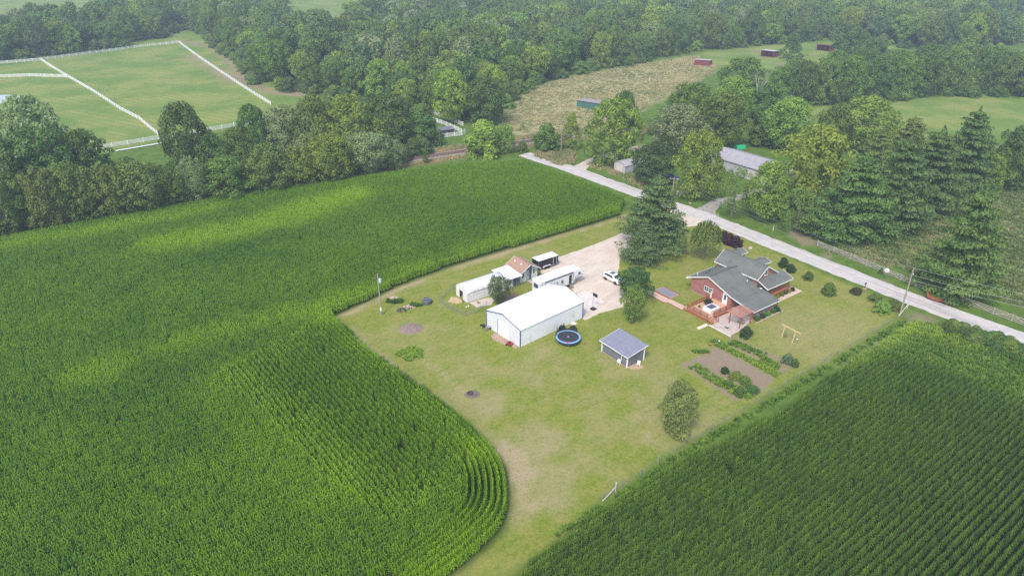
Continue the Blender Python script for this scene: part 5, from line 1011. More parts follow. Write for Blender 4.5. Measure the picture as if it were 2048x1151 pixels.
# trampoline
tp = empty('trampoline', g(1136, 682), .2, 'round trampoline with a light blue rim and dark mat beside the white barn', 'trampoline'); NS = 40
PAD = M('blue_pad', (0.20, 0.42, 0.68), (0.25, 0.48, 0.74), 3, .6); MAT = M('black_mat', (0.03, 0.033, 0.045), (0.045, 0.045, 0.055), 5, .8)
MB().ring([(1.86, .88), (2.1, .86), (2.13, .90), (2.1, .94), (1.86, .94)], NS, (0, 0, 0)).build('rim_pad', PAD, tp, smooth=False)
MB().lathe([(.01, .885), (1.855, .90), (1.855, .92), (.01, .905)], NS).build('mat', MAT, tp)
MB().ring([(2.06, .55), (2.11, .55), (2.11, .855), (2.06, .855)], NS).build('skirt', M('navy_skirt', (0.03, 0.05, 0.10)), tp)
MB().add([(r_*math.cos(a), r_*math.sin(a), .926) for i in range(10) for r_, a in ((.32 if i % 2 == 0 else .12, i*math.pi/5),)], [tuple(range(10))]).build('star_mark', M('mat_star', (0.32, 0.34, 0.36)), tp)
MB().box(-.75, -.2, -2.0, -1.75, .942, .965).build('red_mark', M('pad_red', (0.6, 0.08, 0.12)), tp)
for i in range(6):
    a = i*math.pi/3+.3; x, y = 2.12*math.cos(a), 2.12*math.sin(a)
    MB().tube([(x*.98, y*.98, .85), (x, y, 0.02)], .025, 6).build('leg', STEEL, tp); 
for i, a in enumerate((.5, 1.05, 1.7, 2.4, 2.9)):
    x, y = 2.14*math.cos(a), 2.14*math.sin(a); hh_ = (1.0, 1.6, 1.9, 1.6, 1.0)[i]; MB().tube([(x, y, .8), (x*.98, y*.98, .9+hh_*.75)], .05, 6).build('net_pole', DARK, tp)
NET = NT('safety_net'); bs = NET.new('ShaderNodeBsdfPrincipled'); bs.inputs['Base Color'].default_value = (0.03, 0.035, 0.035, 1); bs.inputs['Alpha'].default_value = .8; NET.t.links.new(bs.outputs[0], NET.out.inputs[0]); NET = NET.m
ang_ = np.linspace(.5, 2.9, 15); mb = MB(); mb.v = [(2.12*math.cos(a), 2.12*math.sin(a), .95) for a in ang_]+[((2.08-.1*math.sin(i*1.9)**2)*math.cos(a), 2.08*math.sin(a), 1.75+.5*math.sin(i*.9)) for i, a in enumerate(ang_)]; mb.f = [(i, i+1, 16+i, 15+i) for i in range(14)]; nt = mb.build('safety_net', NET, tp); nt.modifiers.new('t', 'SOLIDIFY').thickness = .01
# red mower, wheelbarrow, gas bottle-like scrap at the barn front
mw_ = empty('lawn_mower', placed(b0, 41, -1.75, -.85), R90(41)+.4, 'red lawn mower lying before the barn door', 'mower'); MB().prism([(-.5, .2), (.45, .2), (.5, .3), (.3, .42), (-.3, .42), (-.5, .34)], 'y', -.4, .4).build('deck', RED, mw_, .02); MB().box(-.15, .2, -.18, .18, .42, .66).build('engine', DARK, mw_, .02); MB().tube([(-.4, -.25, .4), (-1.0, -.25, .8), (-1.0, .25, .8), (-.4, .25, .4)], .02, 6).build('handle', RED, mw_)
for x in (-.4, .4):
    for y in (-.44, .44): wheel(mw_, x, y, .14, .07, 'y')
wb = empty('wheelbarrow', placed(b0, 41, -7.9, -.55), R90(41)+1.2, 'grey wheelbarrow leaning by the left corner of the barn front', 'wheelbarrow'); MB().add([(-.4, -.3, .6), (.45, -.33, .66), (.45, .33, .66), (-.4, .3, .6), (-.25, -.18, .3), (.2, -.2, .3), (.2, .2, .3), (-.25, .18, .3)], [(4, 5, 1, 0), (5, 6, 2, 1), (6, 7, 3, 2), (7, 4, 0, 3), (7, 6, 5, 4)]).build('tray', STEEL, wb); wheel(wb, .55, 0, .19, .09, 'y')
for y in (-.24, .24): MB().tube([(.55, y*.3, .2), (-.2, y, .32), (-1.0, y*1.2, .5)], .02, 6).tube([(-.3, y, .32), (-.4, y, 0)], .02, 6).build('handle', WOOD_GREY, wb)
rk = empty('tool_rack', placed(b0, 41, -9.5, -.5), R90(41), 'dark jumble of small tools at the left corner of the barn', 'tools'); MB().bar((-.6, 0, .1), (.5, .2, .3), .18).build('tool', DARK, rk); MB().bar((-.3, -.3, .05), (.1, .4, .4), .1).build('tool', DARK, rk); MB().lathe([(.05, 0), (.2, .02), (.2, .3), (.05, .32)], 10, (.5, -.2, 0)).build('bucket', DARK, rk)
rt = empty('riding_mower', g(1076, 578), R90(36)+.3, 'red riding mower with a pale hood behind the camper', 'mower'); MB().box(-.75, .8, -.4, .4, .3, .55).build('chassis', RED, rt, .03); MB().box(.1, .8, -.32, .32, .55, .88).build('hood', WHITE, rt, .05); MB().box(-.6, -.15, -.25, .25, .55, .72).slab([(-.62, -.25, 1.05), (-.62, .25, 1.05), (-.5, .25, .7), (-.5, -.25, .7)], .06).build('seat', DARK, rt); MB().tube([(.1, 0, .85), (-.05, 0, 1.05)], .02, 6).build('steering_column', DARK, rt)
for x, r_ in ((-.5, .27), (.6, .2)):
    for y in (-.45, .45): wheel(rt, x, y, r_, .18, 'y')

# ------------------------------------------------------------------ the red brick house
H0 = (34.712, 117.636); HU = 35.7
hs_ = frame_root('brick_house', H0, HU, 'red brick house with a grey-green shingle roof and white trim', 'house')
n = NT('red_brick'); v = n.obj(); bt = n.new('ShaderNodeTexBrick'); n.put(bt.inputs['Vector'], n.mapping(v, (1, 1, 1), (math.pi/2, 0, 0))); bt.inputs['Scale'].default_value = 5.0; bt.inputs['Mortar Size'].default_value = .012
n.put(bt.inputs['Color1'], (0.36, 0.150, 0.125)); n.put(bt.inputs['Color2'], (0.30, 0.120, 0.102)); n.put(bt.inputs['Mortar'], (0.36, 0.24, 0.21))
BRICK = n.bsdf(n.mix(n.math('MULTIPLY', n.ramp(n.noise(v, 1.2, 4), .4, .7), .4), bt.outputs[0], (0.24, 0.075, 0.07)), .85, 0, .2, n.bump(bt.outputs['Fac'], .3, .01))
n = NT('green_shingle'); v = n.obj(); c = n.mix(n.ramp(n.noise(v, .45, 4), .35, .68), (0.150, 0.160, 0.142), (0.122, 0.131, 0.118)); c = n.mix(n.math('MULTIPLY', n.ramp(n.noise(v, 6, 3), .45, .75), .45), c, (0.150, 0.160, 0.142)); c = n.mix(n.math('MULTIPLY', n.ramp(n.noise(n.mapping(v, (.5, .16, .5)), 2, 4), .55, .75), .45), c, (0.066, 0.070, 0.066))
SHG = n.bsdf(c, .9, 0, .15, n.bump(n.noise(v, 9, 3), .4, .02))
RS, RZ = 4.0, 4.63
# addition (gable to the lower left)
AW = 9.45; ev = 2.42
MB().prism([(0, 0), (AW, 0), (AW, 2.58), (RS, RZ-.14), (0, 2.80)], 'y', .0, .14).build('gable_wall', BRICK, hs_)
MB().box(0, .14, .141, 7.49, 0, 2.75).build('side_wall', BRICK, hs_); MB().box(AW-.14, AW, .141, 7.49, 0, 2.55).build('side_wall', BRICK, hs_)
MB().box(-.03, AW+.02, -.03, -.005, 0, .28).build('plinth', M('stone_plinth', (0.34, 0.26, 0.22), (0.28, 0.21, 0.18), 4, .9), hs_)
TH = .09
MB().slab([(-.95, -.35, 2.58), (RS, -.35, RZ), (RS, 8.6, RZ), (-.95, 8.6, 2.58)], TH).build('roof', SHG, hs_)
MB().slab([(RS, -.35, RZ), (9.4, -.35, 2.78), (9.4, 7.55, 2.78), (RS, 7.55, RZ)], TH).build('roof', SHG, hs_)
MB().slab([(9.4, -.35, 2.78), (14.6, -.35, 1.84), (14.6, 7.55, 1.84), (9.4, 7.55, 2.78)], TH).build('porch_roof', SHG, hs_)
MB().bar((RS, -.35, RZ+.02), (RS, 8.0, RZ+.02), .22, .04).build('ridge_cap', M('ridge_shingle', (0.09, 0.098, 0.092), rough=.9), hs_)
for a, b in (((-.98, 2.52), (RS, RZ-.04)), ((RS, RZ-.04), (9.4, 2.73)), ((9.4, 2.73), (14.62, 1.79))): MB().bar((a[0], -.38, a[1]), (b[0], -.38, b[1]), .04, .2).build('bargeboard', WHITE, hs_)
MB().bar((14.63, -.36, 1.77), (14.63, 7.56, 1.77), .05, .16).build('fascia', WHITE, hs_); MB().bar((-.98, -.36, 2.52), (-.98, 8.6, 2.52), .05, .16).build('fascia', WHITE, hs_)
MB().box(-1.05, -.55, -.42, -.36, 2.38, 2.62).build('eave_return', WHITE, hs_)
MB().box(AW+.01, 14.4, .5, 7.4, .02, .14).build('porch_floor', CONCRETE_M, hs_)
for y in (.2, 2.6, 5.0, 7.3): MB().box(14.2, 14.34, y-.07, y+.07, 0, 1.78).build('porch_post', CEDAR, hs_)
MB().box(AW+.002, AW+.02, 3.2, 5.3, .15, 2.2).build('patio_door', GLASS, hs_)
window(hs_, 0, 3.25, 4.15, 1.45, 2.35, -1, 2, 2, 'y', .07); window(hs_, 0, 4.25, 5.15, 1.45, 2.35, -1, 2, 2, 'y', .07)
dd = MB().box(7.62, 8.5, -.035, -.004, .62, 2.72).build('door', WHITE, hs_); MB().box(7.86, 8.28, -.045, -.036, 1.45, 2.45).build('pane', GLASS, dd); MB().box(8.36, 8.42, -.08, -.036, 1.5, 1.56).build('handle', STEEL, dd); MB().box(7.5, 8.62, -.03, -.003, .55, 2.82).build('door_frame', M('door_frame_white', (0.68, 0.68, 0.67)), hs_)
MB().box(8.55, 8.75, -.2, -.01, 2.45, 2.68).build('porch_lamp', DARK, hs_); MB().box(1.8, 2.1, -.034, -.031, .3, .45).build('wall_vent', DARK, hs_)
# main wing (ridge along the road)
ME, MR, MT, TE, TR_, ZR = 4.0, 6.08, 9.85, 7.1, 13.55, 3.85; sL, sR = -.6, 9.55
for x in (sL+.35, sR-.42): MB().prism([(7.5, 0), (13.1, 0), (13.1, 3.95), (MT, MR-.2), (7.5, 4.1)], 'x', x, x+.12).build('gable_wall', BRICK, hs_)
MB().box(sL+.471, sR-.421, 7.5, 7.62, 0, 4.02).build('front_wall', BRICK, hs_); MB().box(sL+.471, sR-.421, 12.98, 13.1, 0, 3.9).build('rear_wall', BRICK, hs_)
MB().slab([(sL, TE, ME), (sR, TE, ME), (sR, MT, MR), (sL, MT, MR)], TH).build('roof', SHG, hs_); MB().slab([(sL, TR_, ZR), (sR, TR_, ZR), (sR, MT, MR), (sL, MT, MR)], TH).build('roof', SHG, hs_)
MB().bar((sL, MT, MR+.02), (sR, MT, MR+.02), .26, .04).build('ridge_cap', SHG, hs_)
for x in (sL-.03, sR+.03):
    for ya, za_ in ((TE-.02, ME-.06), (TR_+.02, ZR-.06)): MB().bar((x, ya, za_), (x, MT, MR-.06), .04, .2).build('bargeboard', WHITE, hs_)
MB().bar((sL, TE-.03, ME-.07), (sR, TE-.03, ME-.07), .05, .16).build('fascia', WHITE, hs_); MB().bar((sL, TR_+.03, ZR-.07), (sR, TR_+.03, ZR-.07), .05, .16).build('fascia', WHITE, hs_)
for x in (.75, 2.75, 4.6, 6.45, 8.4):
    vt = MB().lathe([(.02, .12), (.17, .11), (.18, .04), (.13, .0)], 10, (x, 9.55, 5.88)).build('roof_vent', STEEL, hs_)
wg = window(hs_, sR-.30, 9.5, 10.25, 4.25, 5.2, 1, 1, 2, 'x', .08)
# side porch with shed roof
MB().slab([(sR-.28, 7.5, 3.82), (11.78, 7.45, 2.88), (11.78, 15.3, 2.88), (sR-.28, 15.3, 3.82)], TH).build('side_porch_roof', SHG, hs_)
MB().bar((11.8, 7.43, 2.81), (11.8, 15.32, 2.81), .05, .17).build('fascia', WHITE, hs_); MB().bar((sR-.26, 7.46, 3.75), (11.8, 7.41, 2.81), .05, .17).build('bargeboard', WHITE, hs_); MB().bar((sR-.26, 15.33, 3.75), (11.8, 15.33, 2.81), .05, .17).build('bargeboard', WHITE, hs_)
MB().box(sR-.28, 11.3, 7.8, 15.1, .70, .85).build('side_porch_floor', CEDAR_F, hs_)
for y in (7.9, 10.3, 12.7, 15.0): MB().box(11.15, 11.3, y-.07, y+.07, 0, 2.82).build('porch_post', CEDAR, hs_)
rl = MB().box(11.18, 11.26, 8.0, 14.9, 1.70, 1.78).build('porch_railing', CEDAR, hs_)
for i in range(34): MB().box(11.20, 11.24, 8.05+i*.2, 8.11+i*.2, .86, 1.695).build('baluster', CEDAR, rl)
MB().box(11.301, 11.35, 7.8, 15.1, .0, .84).build('porch_skirt', CEDAR, hs_); MB().box(sR, 11.1, 15.02, 15.08, 1.68, 1.76).build('porch_railing', CEDAR, hs_)
window(hs_, sR-.30, 8.6, 9.6, 1.5, 2.7, 1, 2, 2, 'x', .08); window(hs_, sR-.30, 11.2, 12.2, 1.5, 2.7, 1, 2, 2, 'x', .08)
# two gables on the road side
for sx in (-.1, 5.4):
    MB().prism([(sx-1.0, 0), (sx+1.0, 0), (sx+1.0, 4.4), (sx, 4.75), (sx-1.0, 4.4)], 'y', 14.4, 14.52).build('gable_wall', BRICK, hs_); MB().box(sx+.88, sx+1.0, 13.11, 14.39, 0, 4.35).build('side_wall', BRICK, hs_); MB().box(sx-1.0, sx-.88, 13.11, 14.39, 0, 4.35).build('side_wall', BRICK, hs_)
    MB().slab([(sx, 11.5, 5.02), (sx+1.3, 11.5, 4.55), (sx+1.3, 15.05, 4.55), (sx, 15.05, 5.02)], TH).build('gable_roof', SHG, hs_); MB().slab([(sx, 11.5, 5.02), (sx-1.3, 11.5, 4.55), (sx-1.3, 15.05, 4.55), (sx, 15.05, 5.02)], TH).build('gable_roof', SHG, hs_)
    MB().bar((sx+1.32, 12.3, 4.49), (sx+1.32, 15.05, 4.49), .05, .15).build('fascia', WHITE, hs_)
    for xx in (1.3, -1.3): MB().bar((sx, 15.07, 4.96), (sx+xx, 15.07, 4.49), .04, .15).build('bargeboard', WHITE, hs_)
# roof pipes
for s_, t_, z in ((.55, .9, 3.25), (7.9, 6.3, 3.3)): MB().tube([(s_, t_, z-.2), (s_, t_, z+.38)], .07, 8).build('vent_pipe', WHITE, hs_)
for s_, t_, z in ((1.2, 2.6, 3.48), (.9, 3.9, 3.36)): MB().lathe([(.02, .16), (.14, .14), (.15, .02), (.1, -.02)], 10, (s_, t_, z)).build('roof_cap', DARK, hs_)
MB().box(9.6, 9.95, 7.0, 7.25, 2.72, 2.9).build('roof_cap', DARK, hs_); MB().box(10.3, 10.6, 7.1, 7.3, 2.6, 2.74).build('roof_cap', WHITE, hs_)
# flag
fg = frame_root('flag', placed(H0, HU, 1.0, 15.9), HU, 'small white flag on a leaning pole at the road side of the house', 'flag'); MB().tube([(0, 0, 0), (.3, .2, 5.6)], .025, 6).build('pole', STEEL, fg)
mb = MB(); mb.v = [(.29-.9*i/6, .2+.08*math.sin(i*1.4), 5.5-.5*j-.05*i) for j in range(2) for i in range(7)]; mb.f = [(i, i+1, 8+i, 7+i) for i in range(6)]; f_ = mb.build('cloth', M('flag_cloth', (0.72, 0.66, 0.66), (0.62, 0.30, 0.30), 1.2, .8, stretch=(.3, 1, 4)), fg); f_.modifiers.new('t', 'SOLIDIFY').thickness = .01

# deck ------------------------------------------------------------------
dk = frame_root('wooden_deck', H0, HU, 'red-stained wooden deck with railings at the gable end of the house', 'deck')
nb = 44
for i in range(nb): y = -7.0+7.0*i/nb; MB().box(5.25, 10.0, y+.008, y+7.0/nb-.008, .60, .635).build('deck_board', CEDAR_F, dk)
for a in ((5.2, 10.05, -7.06, -7.01), (5.2, 10.05, -.02, .0)): MB().box(*a, .02, .60).build('skirt', CEDAR, dk)
for x in (5.2, 10.01): MB().box(x, x+.045, -7.0, -.03, .02, .60).build('skirt', CEDAR, dk)
def railing(par, x0, y0, x1, y1, z, h=.95):
    L = math.hypot(x1-x0, y1-y0); k = max(1, round(L/1.5))
    for i in range(k+1): f = i/k; MB().box(x0+(x1-x0)*f-.055, x0+(x1-x0)*f+.055, y0+(y1-y0)*f-.055, y0+(y1-y0)*f+.055, z-.02, z+h+.08).build('post', CEDAR, par)
    r_ = MB().bar((x0, y0, z+h), (x1, y1, z+h), .12, .045).build('rail', CEDAR, par); MB().bar((x0, y0, z+.12), (x1, y1, z+.12), .05, .07).build('rail', CEDAR, par)
    m = int(L/.17)
    for i in range(1, m): f = i/m; MB().bar((x0+(x1-x0)*f, y0+(y1-y0)*f, z+.16), (x0+(x1-x0)*f, y0+(y1-y0)*f, z+h-.025), .05).build('baluster', CEDAR, r_)
railing(dk, 5.3, -5.9, 5.3, -.15, .635); railing(dk, 5.3, -6.95, 9.9, -6.95, .635); railing(dk, 9.95, -5.3, 9.95, -.1, .635)
for i in range(4): MB().box(10.06+.3*i, 10.38+.3*i, -6.9, -5.5, .46-.15*i, .50-.15*i).build('stair_tread', CEDAR_F, dk); MB().box(10.06+.3*i, 10.09+.3*i, -6.88, -5.52, .0, .455-.15*i).build('stair_riser', CEDAR, dk)
for y in (-6.95, -5.45):
    MB().bar((10.0, y, .52), (11.3, y, .02), .05, .2).build('stair_stringer', CEDAR, dk); MB().bar((9.95, y, 1.6), (11.25, y, .98), .09, .05).build('stair_rail', CEDAR, dk); MB().box(11.2, 11.3, y-.05, y+.05, 0, 1.0).build('post', CEDAR, dk); MB().bar((10.0, y, 1.1), (11.25, y, .5), .05, .06).build('stair_rail', CEDAR, dk)
for i in range(2): MB().box(4.95-.3*i, 5.19-.3*i, -6.85, -5.95, .42-.2*i, .46-.2*i).build('stair_tread', CEDAR_F, dk)
for y in (-6.9, -5.9): MB().bar((5.2, y, 1.5), (4.5, y, 1.05), .08, .05).build('stair_rail', CEDAR, dk); MB().box(4.45, 4.55, y-.05, y+.05, 0, 1.08).build('post', CEDAR, dk)
ht = frame_root('hot_tub', H0, HU, 'square white hot tub with a dark blue-grey cover on the wooden deck', 'hot tub')
MB().box(7.35, 9.25, -5.3, -2.75, .637, 1.42).build('shell', WHITE, ht, .06); MB().box(7.72, 8.95, -4.85, -3.2, 1.425, 1.50).build('cover', M('tub_cover', (0.10, 0.115, 0.15), (0.085, 0.095, 0.125), 3, .6), ht, .02)
um = frame_root('patio_umbrella', placed(H0, HU, 6.1, -1.6), HU, 'closed cream patio umbrella standing on the deck by the brick wall', 'umbrella'); um.location.z = .637
MB().tube([(0, 0, 0), (0, 0, 2.3)], .025, 8).build('pole', STEEL, um); MB().lathe([(.03, .85), (.17, .9), (.20, 1.2), (.14, 1.7), (.05, 2.25), (.01, 2.36)], 10).build('canopy', M('cream_cloth', (0.62, 0.54, 0.46), rough=.8), um); MB().lathe([(.02, .08), (.25, .06), (.25, 0)], 12).build('base', DARK, um)
pt = frame_root('potted_shrub', placed(H0, HU, 6.75, -2.95), HU, 'dark leafy shrub in a pot on the deck beside the hot tub', 'plant'); pt.location.z = .637; c_ = link('foliage', NEAR['bush'][1], parent=pt); c_.scale = (1.7, 1.5, 1.1); c_.location = (0, 0, .3); c_.color = (0.075, 0.075, 0.035, 1); MB().lathe([(.2, 0), (.28, .4), (.24, .4)], 12).build('pot', M('terracotta', (0.40, 0.17, 0.10)), pt)
fp = frame_root('flower_pot', placed(H0, HU, 6.55, -5.2), HU, 'small pale flower pot at the corner of the hot tub', 'pot'); fp.location.z = .637; MB().lathe([(.14, 0), (.2, .35), (.16, .35)], 12).build('pot', M('cream_pot', (0.60, 0.52, 0.40)), fp); c_ = link('foliage', NEAR['bush'][0], parent=fp); c_.scale = (.5, .5, .4); c_.location = (0, 0, .3); c_.color = (*G_MID, 1)

# patio, pergola, walk, raised bed
sheet('patio', [placed(H0, HU, *p) for p in ((11.2, -7.45), (15.5, -7.42), (15.45, -5.1), (14.6, -1.2), (14.4, .45), (10.1, .4), (10.1, -5.4), (11.3, -5.4))], .05, PATIO_M, 0, 9, .06, label='pale paved patio below the deck and pergola')
sheet('patio_edge', [placed(H0, HU, *p) for p in ((10.95, -7.72), (15.75, -7.7), (15.75, -7.46), (10.95, -7.46))], .06, CONCRETE_M, 0, 9, .06, label='light concrete edging along the lower side of the patio')
sheet('stepping_slab', [placed(H0, HU, *p) for p in ((10.25, -10.05), (10.95, -10.2), (10.95, -7.74), (10.3, -7.5))], .06, M('pale_slab', (0.66, 0.56, 0.46)), 0, 9, .07, label='pale concrete slab path from the deck steps to the lawn')
WALK_M = M('walk_boards', (0.60, 0.43, 0.34), (0.53, 0.375, 0.29), 2, .8, bump=.2)
wk = empty('boardwalk', (0, 0, 0), 0, 'pale wooden boardwalk leading from the deck to the driveway trees', 'walkway'); wk.location = (*H0, 0); wk.rotation_euler = (0, 0, R90(HU))
for i in range(33):
    x = -4.95+9.35*i/33; x2 = x+9.35/33-.02; y0 = -7.9 if x < .3 else (-7.9+.6*min(1, (x-.3)/.8)); y1 = -6.25+.45*max(0, min(1, (x+4.9)/9))
    MB().box(x, x2, y0, y1, .05, .10).build('board', WALK_M, wk)
MB().bar((-4.95, -7.95, .05), (.35, -7.95, .05), .08, .12).build('edging', CEDAR, wk); MB().bar((1.1, -7.35, .05), (4.4, -7.35, .05), .08, .12).build('edging', CEDAR, wk); MB().bar((.35, -7.95, .05), (1.1, -7.35, .05), .08, .12).build('edging', CEDAR, wk)
rb = frame_root('raised_bed', H0, HU, 'rectangular wood-framed bed of grey gravel beside the boardwalk', 'garden bed')
for a in ((-3.75, .3, -6.2, -6.05), (-3.75, .3, -3.5, -3.35)): MB().box(*a, 0, .32).build('frame_board', CEDAR, rb)
for a in ((-3.75, -3.6, -6.045, -3.505), (.15, .3, -6.045, -3.505)): MB().box(*a, 0, .315).build('frame_board', M('frame_wood', (0.44, 0.30, 0.24)), rb)
mb = MB(); gq = 22
for j in range(gq+1):
    for i in range(gq+1): mb.v.append((-3.6+3.75*i/gq, -6.05+2.55*j/gq, .22+.06*random.random()))
mb.f = [(j*(gq+1)+i, j*(gq+1)+i+1, (j+1)*(gq+1)+i+1, (j+1)*(gq+1)+i) for j in range(gq) for i in range(gq)]
mb.build('gravel', M('slate_gravel', (0.16, 0.16, 0.185), (0.26, 0.255, 0.27), 5, .9, bump=.8, bscale=14), rb)
pg = frame_root('pergola', H0, HU, 'red-brown wooden pergola with open slats over the patio', 'pergola')
PB = M('pergola_red', (0.36, 0.125, 0.085), (0.44, 0.20, 0.15), 3, .7)
for x, y in ((12.55, -4.1), (14.85, -4.2), (12.55, -1.2), (14.85, -1.25)): MB().box(x-.07, x+.07, y-.07, y+.07, .05, 2.2).build('post', CEDAR, pg)
for y in (-4.2, -1.15): MB().bar((12.1, y, 2.26), (15.1, y, 2.26), .06, .16).build('beam', CEDAR, pg)
for i in range(9): x = 12.25+2.7*i/8; MB().bar((x, -4.65, 2.41), (x, -.75, 2.41), .05, .13).build('rafter', PB, pg)
for i in range(12): y = -4.55+3.7*i/11; MB().bar((12.1, y, 2.50), (15.1, y, 2.50), .11, .045).build('slat', M('slat_pink', (0.48, 0.25, 0.20), rough=.7) if i == 0 else bpy.data.materials['slat_pink'], pg)
fpit = frame_root('fire_pit', placed(H0, HU, 13.6, -6.0), HU, 'pale stone fire ring on the patio below the pergola', 'fire pit'); fpit.location.z = .05
STONE = M('pale_stone', (0.52, 0.47, 0.42), (0.42, 0.38, 0.34), 3, .9, bump=.4)
for i in range(12): a = i*math.pi/6; b_ = MB().box(-.14, .14, -.1, .1, 0, .3).build('stone', STONE, fpit, .03); b_.location = (.55*math.cos(a), .55*math.sin(a), 0); b_.rotation_euler = (0, 0, a+math.pi/2)
MB().lathe([(.01, .10), (.44, .06), (.44, .0)], 14).build('ash', DARK, fpit)
tb = frame_root('garden_bench', placed(H0, HU, 13.9, -2.5), HU, 'dark garden bench in the shade of the pergola', 'bench'); tb.location.z = .05; MB().box(-.6, .6, -.25, .25, .4, .45).build('seat', WOOD_GREY, tb); MB().box(-.6, .6, .22, .27, .45, .9).build('backrest', WOOD_GREY, tb)
for x in (-.5, .5): MB().box(x-.04, x+.04, -.22, .22, 0, .4).build('leg', WOOD_GREY, tb)
sheet('front_walk', [placed(H0, HU, *p) for p in ((12.0, 9.6), (13.0, 9.6), (13.0, 17.4), (10.6, 17.4), (10.6, 16.3), (12.0, 16.3))], .06, M('walk_concrete', (0.55, 0.43, 0.35), (0.48, 0.37, 0.30), 1.5, .85), 0, 9, .06, label='tan concrete walk around the side porch')
sheet('flower_bed', [placed(H0, HU, *p) for p in ((11.36, 9.6), (11.98, 9.6), (11.98, 16.2), (11.36, 16.2))], .03, DIRT, 0, 9, .04, label='narrow flower bed along the side porch')
for i, (y, col, lab) in enumerate(((11.2, (0.25, 0.26, 0.04), 'left yellow-green plant in the flower bed by the side porch'), (12.6, (0.20, 0.23, 0.04), 'second yellow-green plant in the flower bed by the side porch'), (13.8, G_DARK, 'dark plant in the middle of the flower bed by the side porch'), (14.9, (0.32, 0.27, 0.03), 'bright yellow plant in the flower bed by the side porch'), (16.0, (0.10, 0.045, 0.04), 'reddish plant at the right end of the flower bed by the side porch'))):
    p = placed(H0, HU, 11.68, y); t = tree_at('flower_plant', *p, .75, 1.0, NEAR['bush'][i % 3], None, col, lab, 'plant')
for i, (y, w_) in enumerate(((.9, 1.3), (2.4, 1.1), (3.8, 1.3), (5.6, 1.1), (6.7, 1.3))):
    p = placed(H0, HU, 14.75, y); tree_at('foundation_plant', *p, .85, w_, NEAR['bush'][i % 3], None, (G_DARK, (0.05, 0.10, 0.06), G_MID, G_DARK, (0.045, 0.09, 0.05))[i], ('first', 'second', 'third', 'fourth', 'last')[i]+' dark plant along the posts of the open porch, counted from the pergola', 'plant')
MB_e = tag(MB().bar((*placed(H0, HU, 15.4, -.4), .06), (*placed(H0, HU, 15.4, 7.8), .06), .14, .12).build('bed_edging', M('stone_edge', (0.46, 0.36, 0.30), rough=.9)), 'stone edging of the planting strip along the open porch', 'edging')
lp = empty('yard_lamp', g(1437, 690), 0, 'white ball on a short post at the upper garden corner', 'lamp'); MB().tube([(0, 0, 0), (0, 0, .7)], .03, 6).build('post', DARK, lp); MB().lathe([(.02, .7), (.13, .76), (.15, .85), (.1, .96), (.02, 1.0)], 12).build('globe', WHITE, lp, smooth=True)
bk = empty('garden_cart', g(1421, 690), .5, 'small yellow-wheeled garden tool left at the garden corner', 'tool'); MB().box(-.3, .3, -.12, .12, .15, .35).build('body', M('yellow_paint', (0.45, 0.25, 0.04)), bk, .03); MB().tube([(.2, 0, .3), (1.0, .3, .75)], .025, 6).build('handle', DARK, bk); wheel(bk, -.2, .16, .13, .06, 'y'); wheel(bk, -.2, -.16, .13, .06, 'y')

# swing frame
SF = empty('swing_frame', (0, 0, 0), 0, 'light pine swing frame standing alone on the lawn right of the patio', 'swing')
pa_, pb_ = g(1563, 675), g(1584, 686); hA = 2.25
a_ = np.array(pa_); b_ = np.array(pb_); d_ = (b_-a_)/np.linalg.norm(b_-a_); off = np.array([-d_[1], d_[0]])
tA = a_+off*.35; tB = b_+off*.35
MB().bar((*(a_), 0), (*tA, hA-.06), .13).build('post', PINE_WOOD, SF); MB().bar((*(b_), 0), (*tB, hA-.06), .13).build('post', PINE_WOOD, SF); MB().bar((*(tA-d_*.75), hA), (*(tB+d_*.95), hA), .14, .16).build('beam', PINE_WOOD, SF)
for q in (.25, .6):
    s0 = tA+d_*q; MB().tube([(*s0, hA-.05), (*(s0), .6)], .012, 5).build('chain', STEEL, SF)
s0 = tA+d_*.42; MB().box(-.28, .28, -.14, .14, .55, .59).build('seat', M('swing_seat', (0.10, 0.05, 0.035)), SF, loc=(*s0, 0))
s1 = tB+d_*.55; MB().tube([(*s1, hA-.05), (*s1, 1.1)], .012, 5).build('chain', STEEL, SF); MB().lathe([(.02, -.12), (.13, -.08), (.13, .08), (.02, .12)], 10, (*s1, 1.0)).build('bird_feeder', WHITE, SF)

# ------------------------------------------------------------------ lot fence, poles and wires
lf = empty('wire_fence', (0, 0, 0), 0, 'wire fence on wooden posts along the right side of the lot', 'fence')
FP = resample(gl(FENCE_LINE[::-1]), 3.3)[::-1]
for i, p in enumerate(FP): h_ = 1.25 if i % 3 else 1.4; MB().tube([(*p, -.1), (*p, h_)], .055 if i % 3 else .075, 6).build('post', WOOD_GREY, lf)
for z in (.25, .5, .75, 1.0, 1.18): 
    mb = MB()
    for a, b in zip(FP[:-1], FP[1:]): mb.bar((*a, z), (*b, z), .009)
    mb.build('wire', WIRE, lf)
c0, c1 = g(1205, 1003), g(1231, 982); MB().bar((*c0, .12), (*c1, .75), .10).build('brace', M('pale_post', (0.52, 0.48, 0.43), rough=.9), lf); MB().tube([(*c1, 0), (*c1, 1.5)], .08, 7).build('post', bpy.data.materials['pale_post'], lf)
c0, c1 = g(1797, 633), g(1814, 617); MB().bar((*c0, .1), (*c1, 1.0), .12).build('brace', bpy.data.materials['pale_post'], lf); MB().tube([(*c1, 0), (*c1, 1.4)], .1, 7).build('post', bpy.data.materials['pale_post'], lf)
POLE_M = M('pole_wood', (0.34, 0.30, 0.265), (0.27, 0.235, 0.21), 5, .9, stretch=(1, 1, .1))
tops = {}
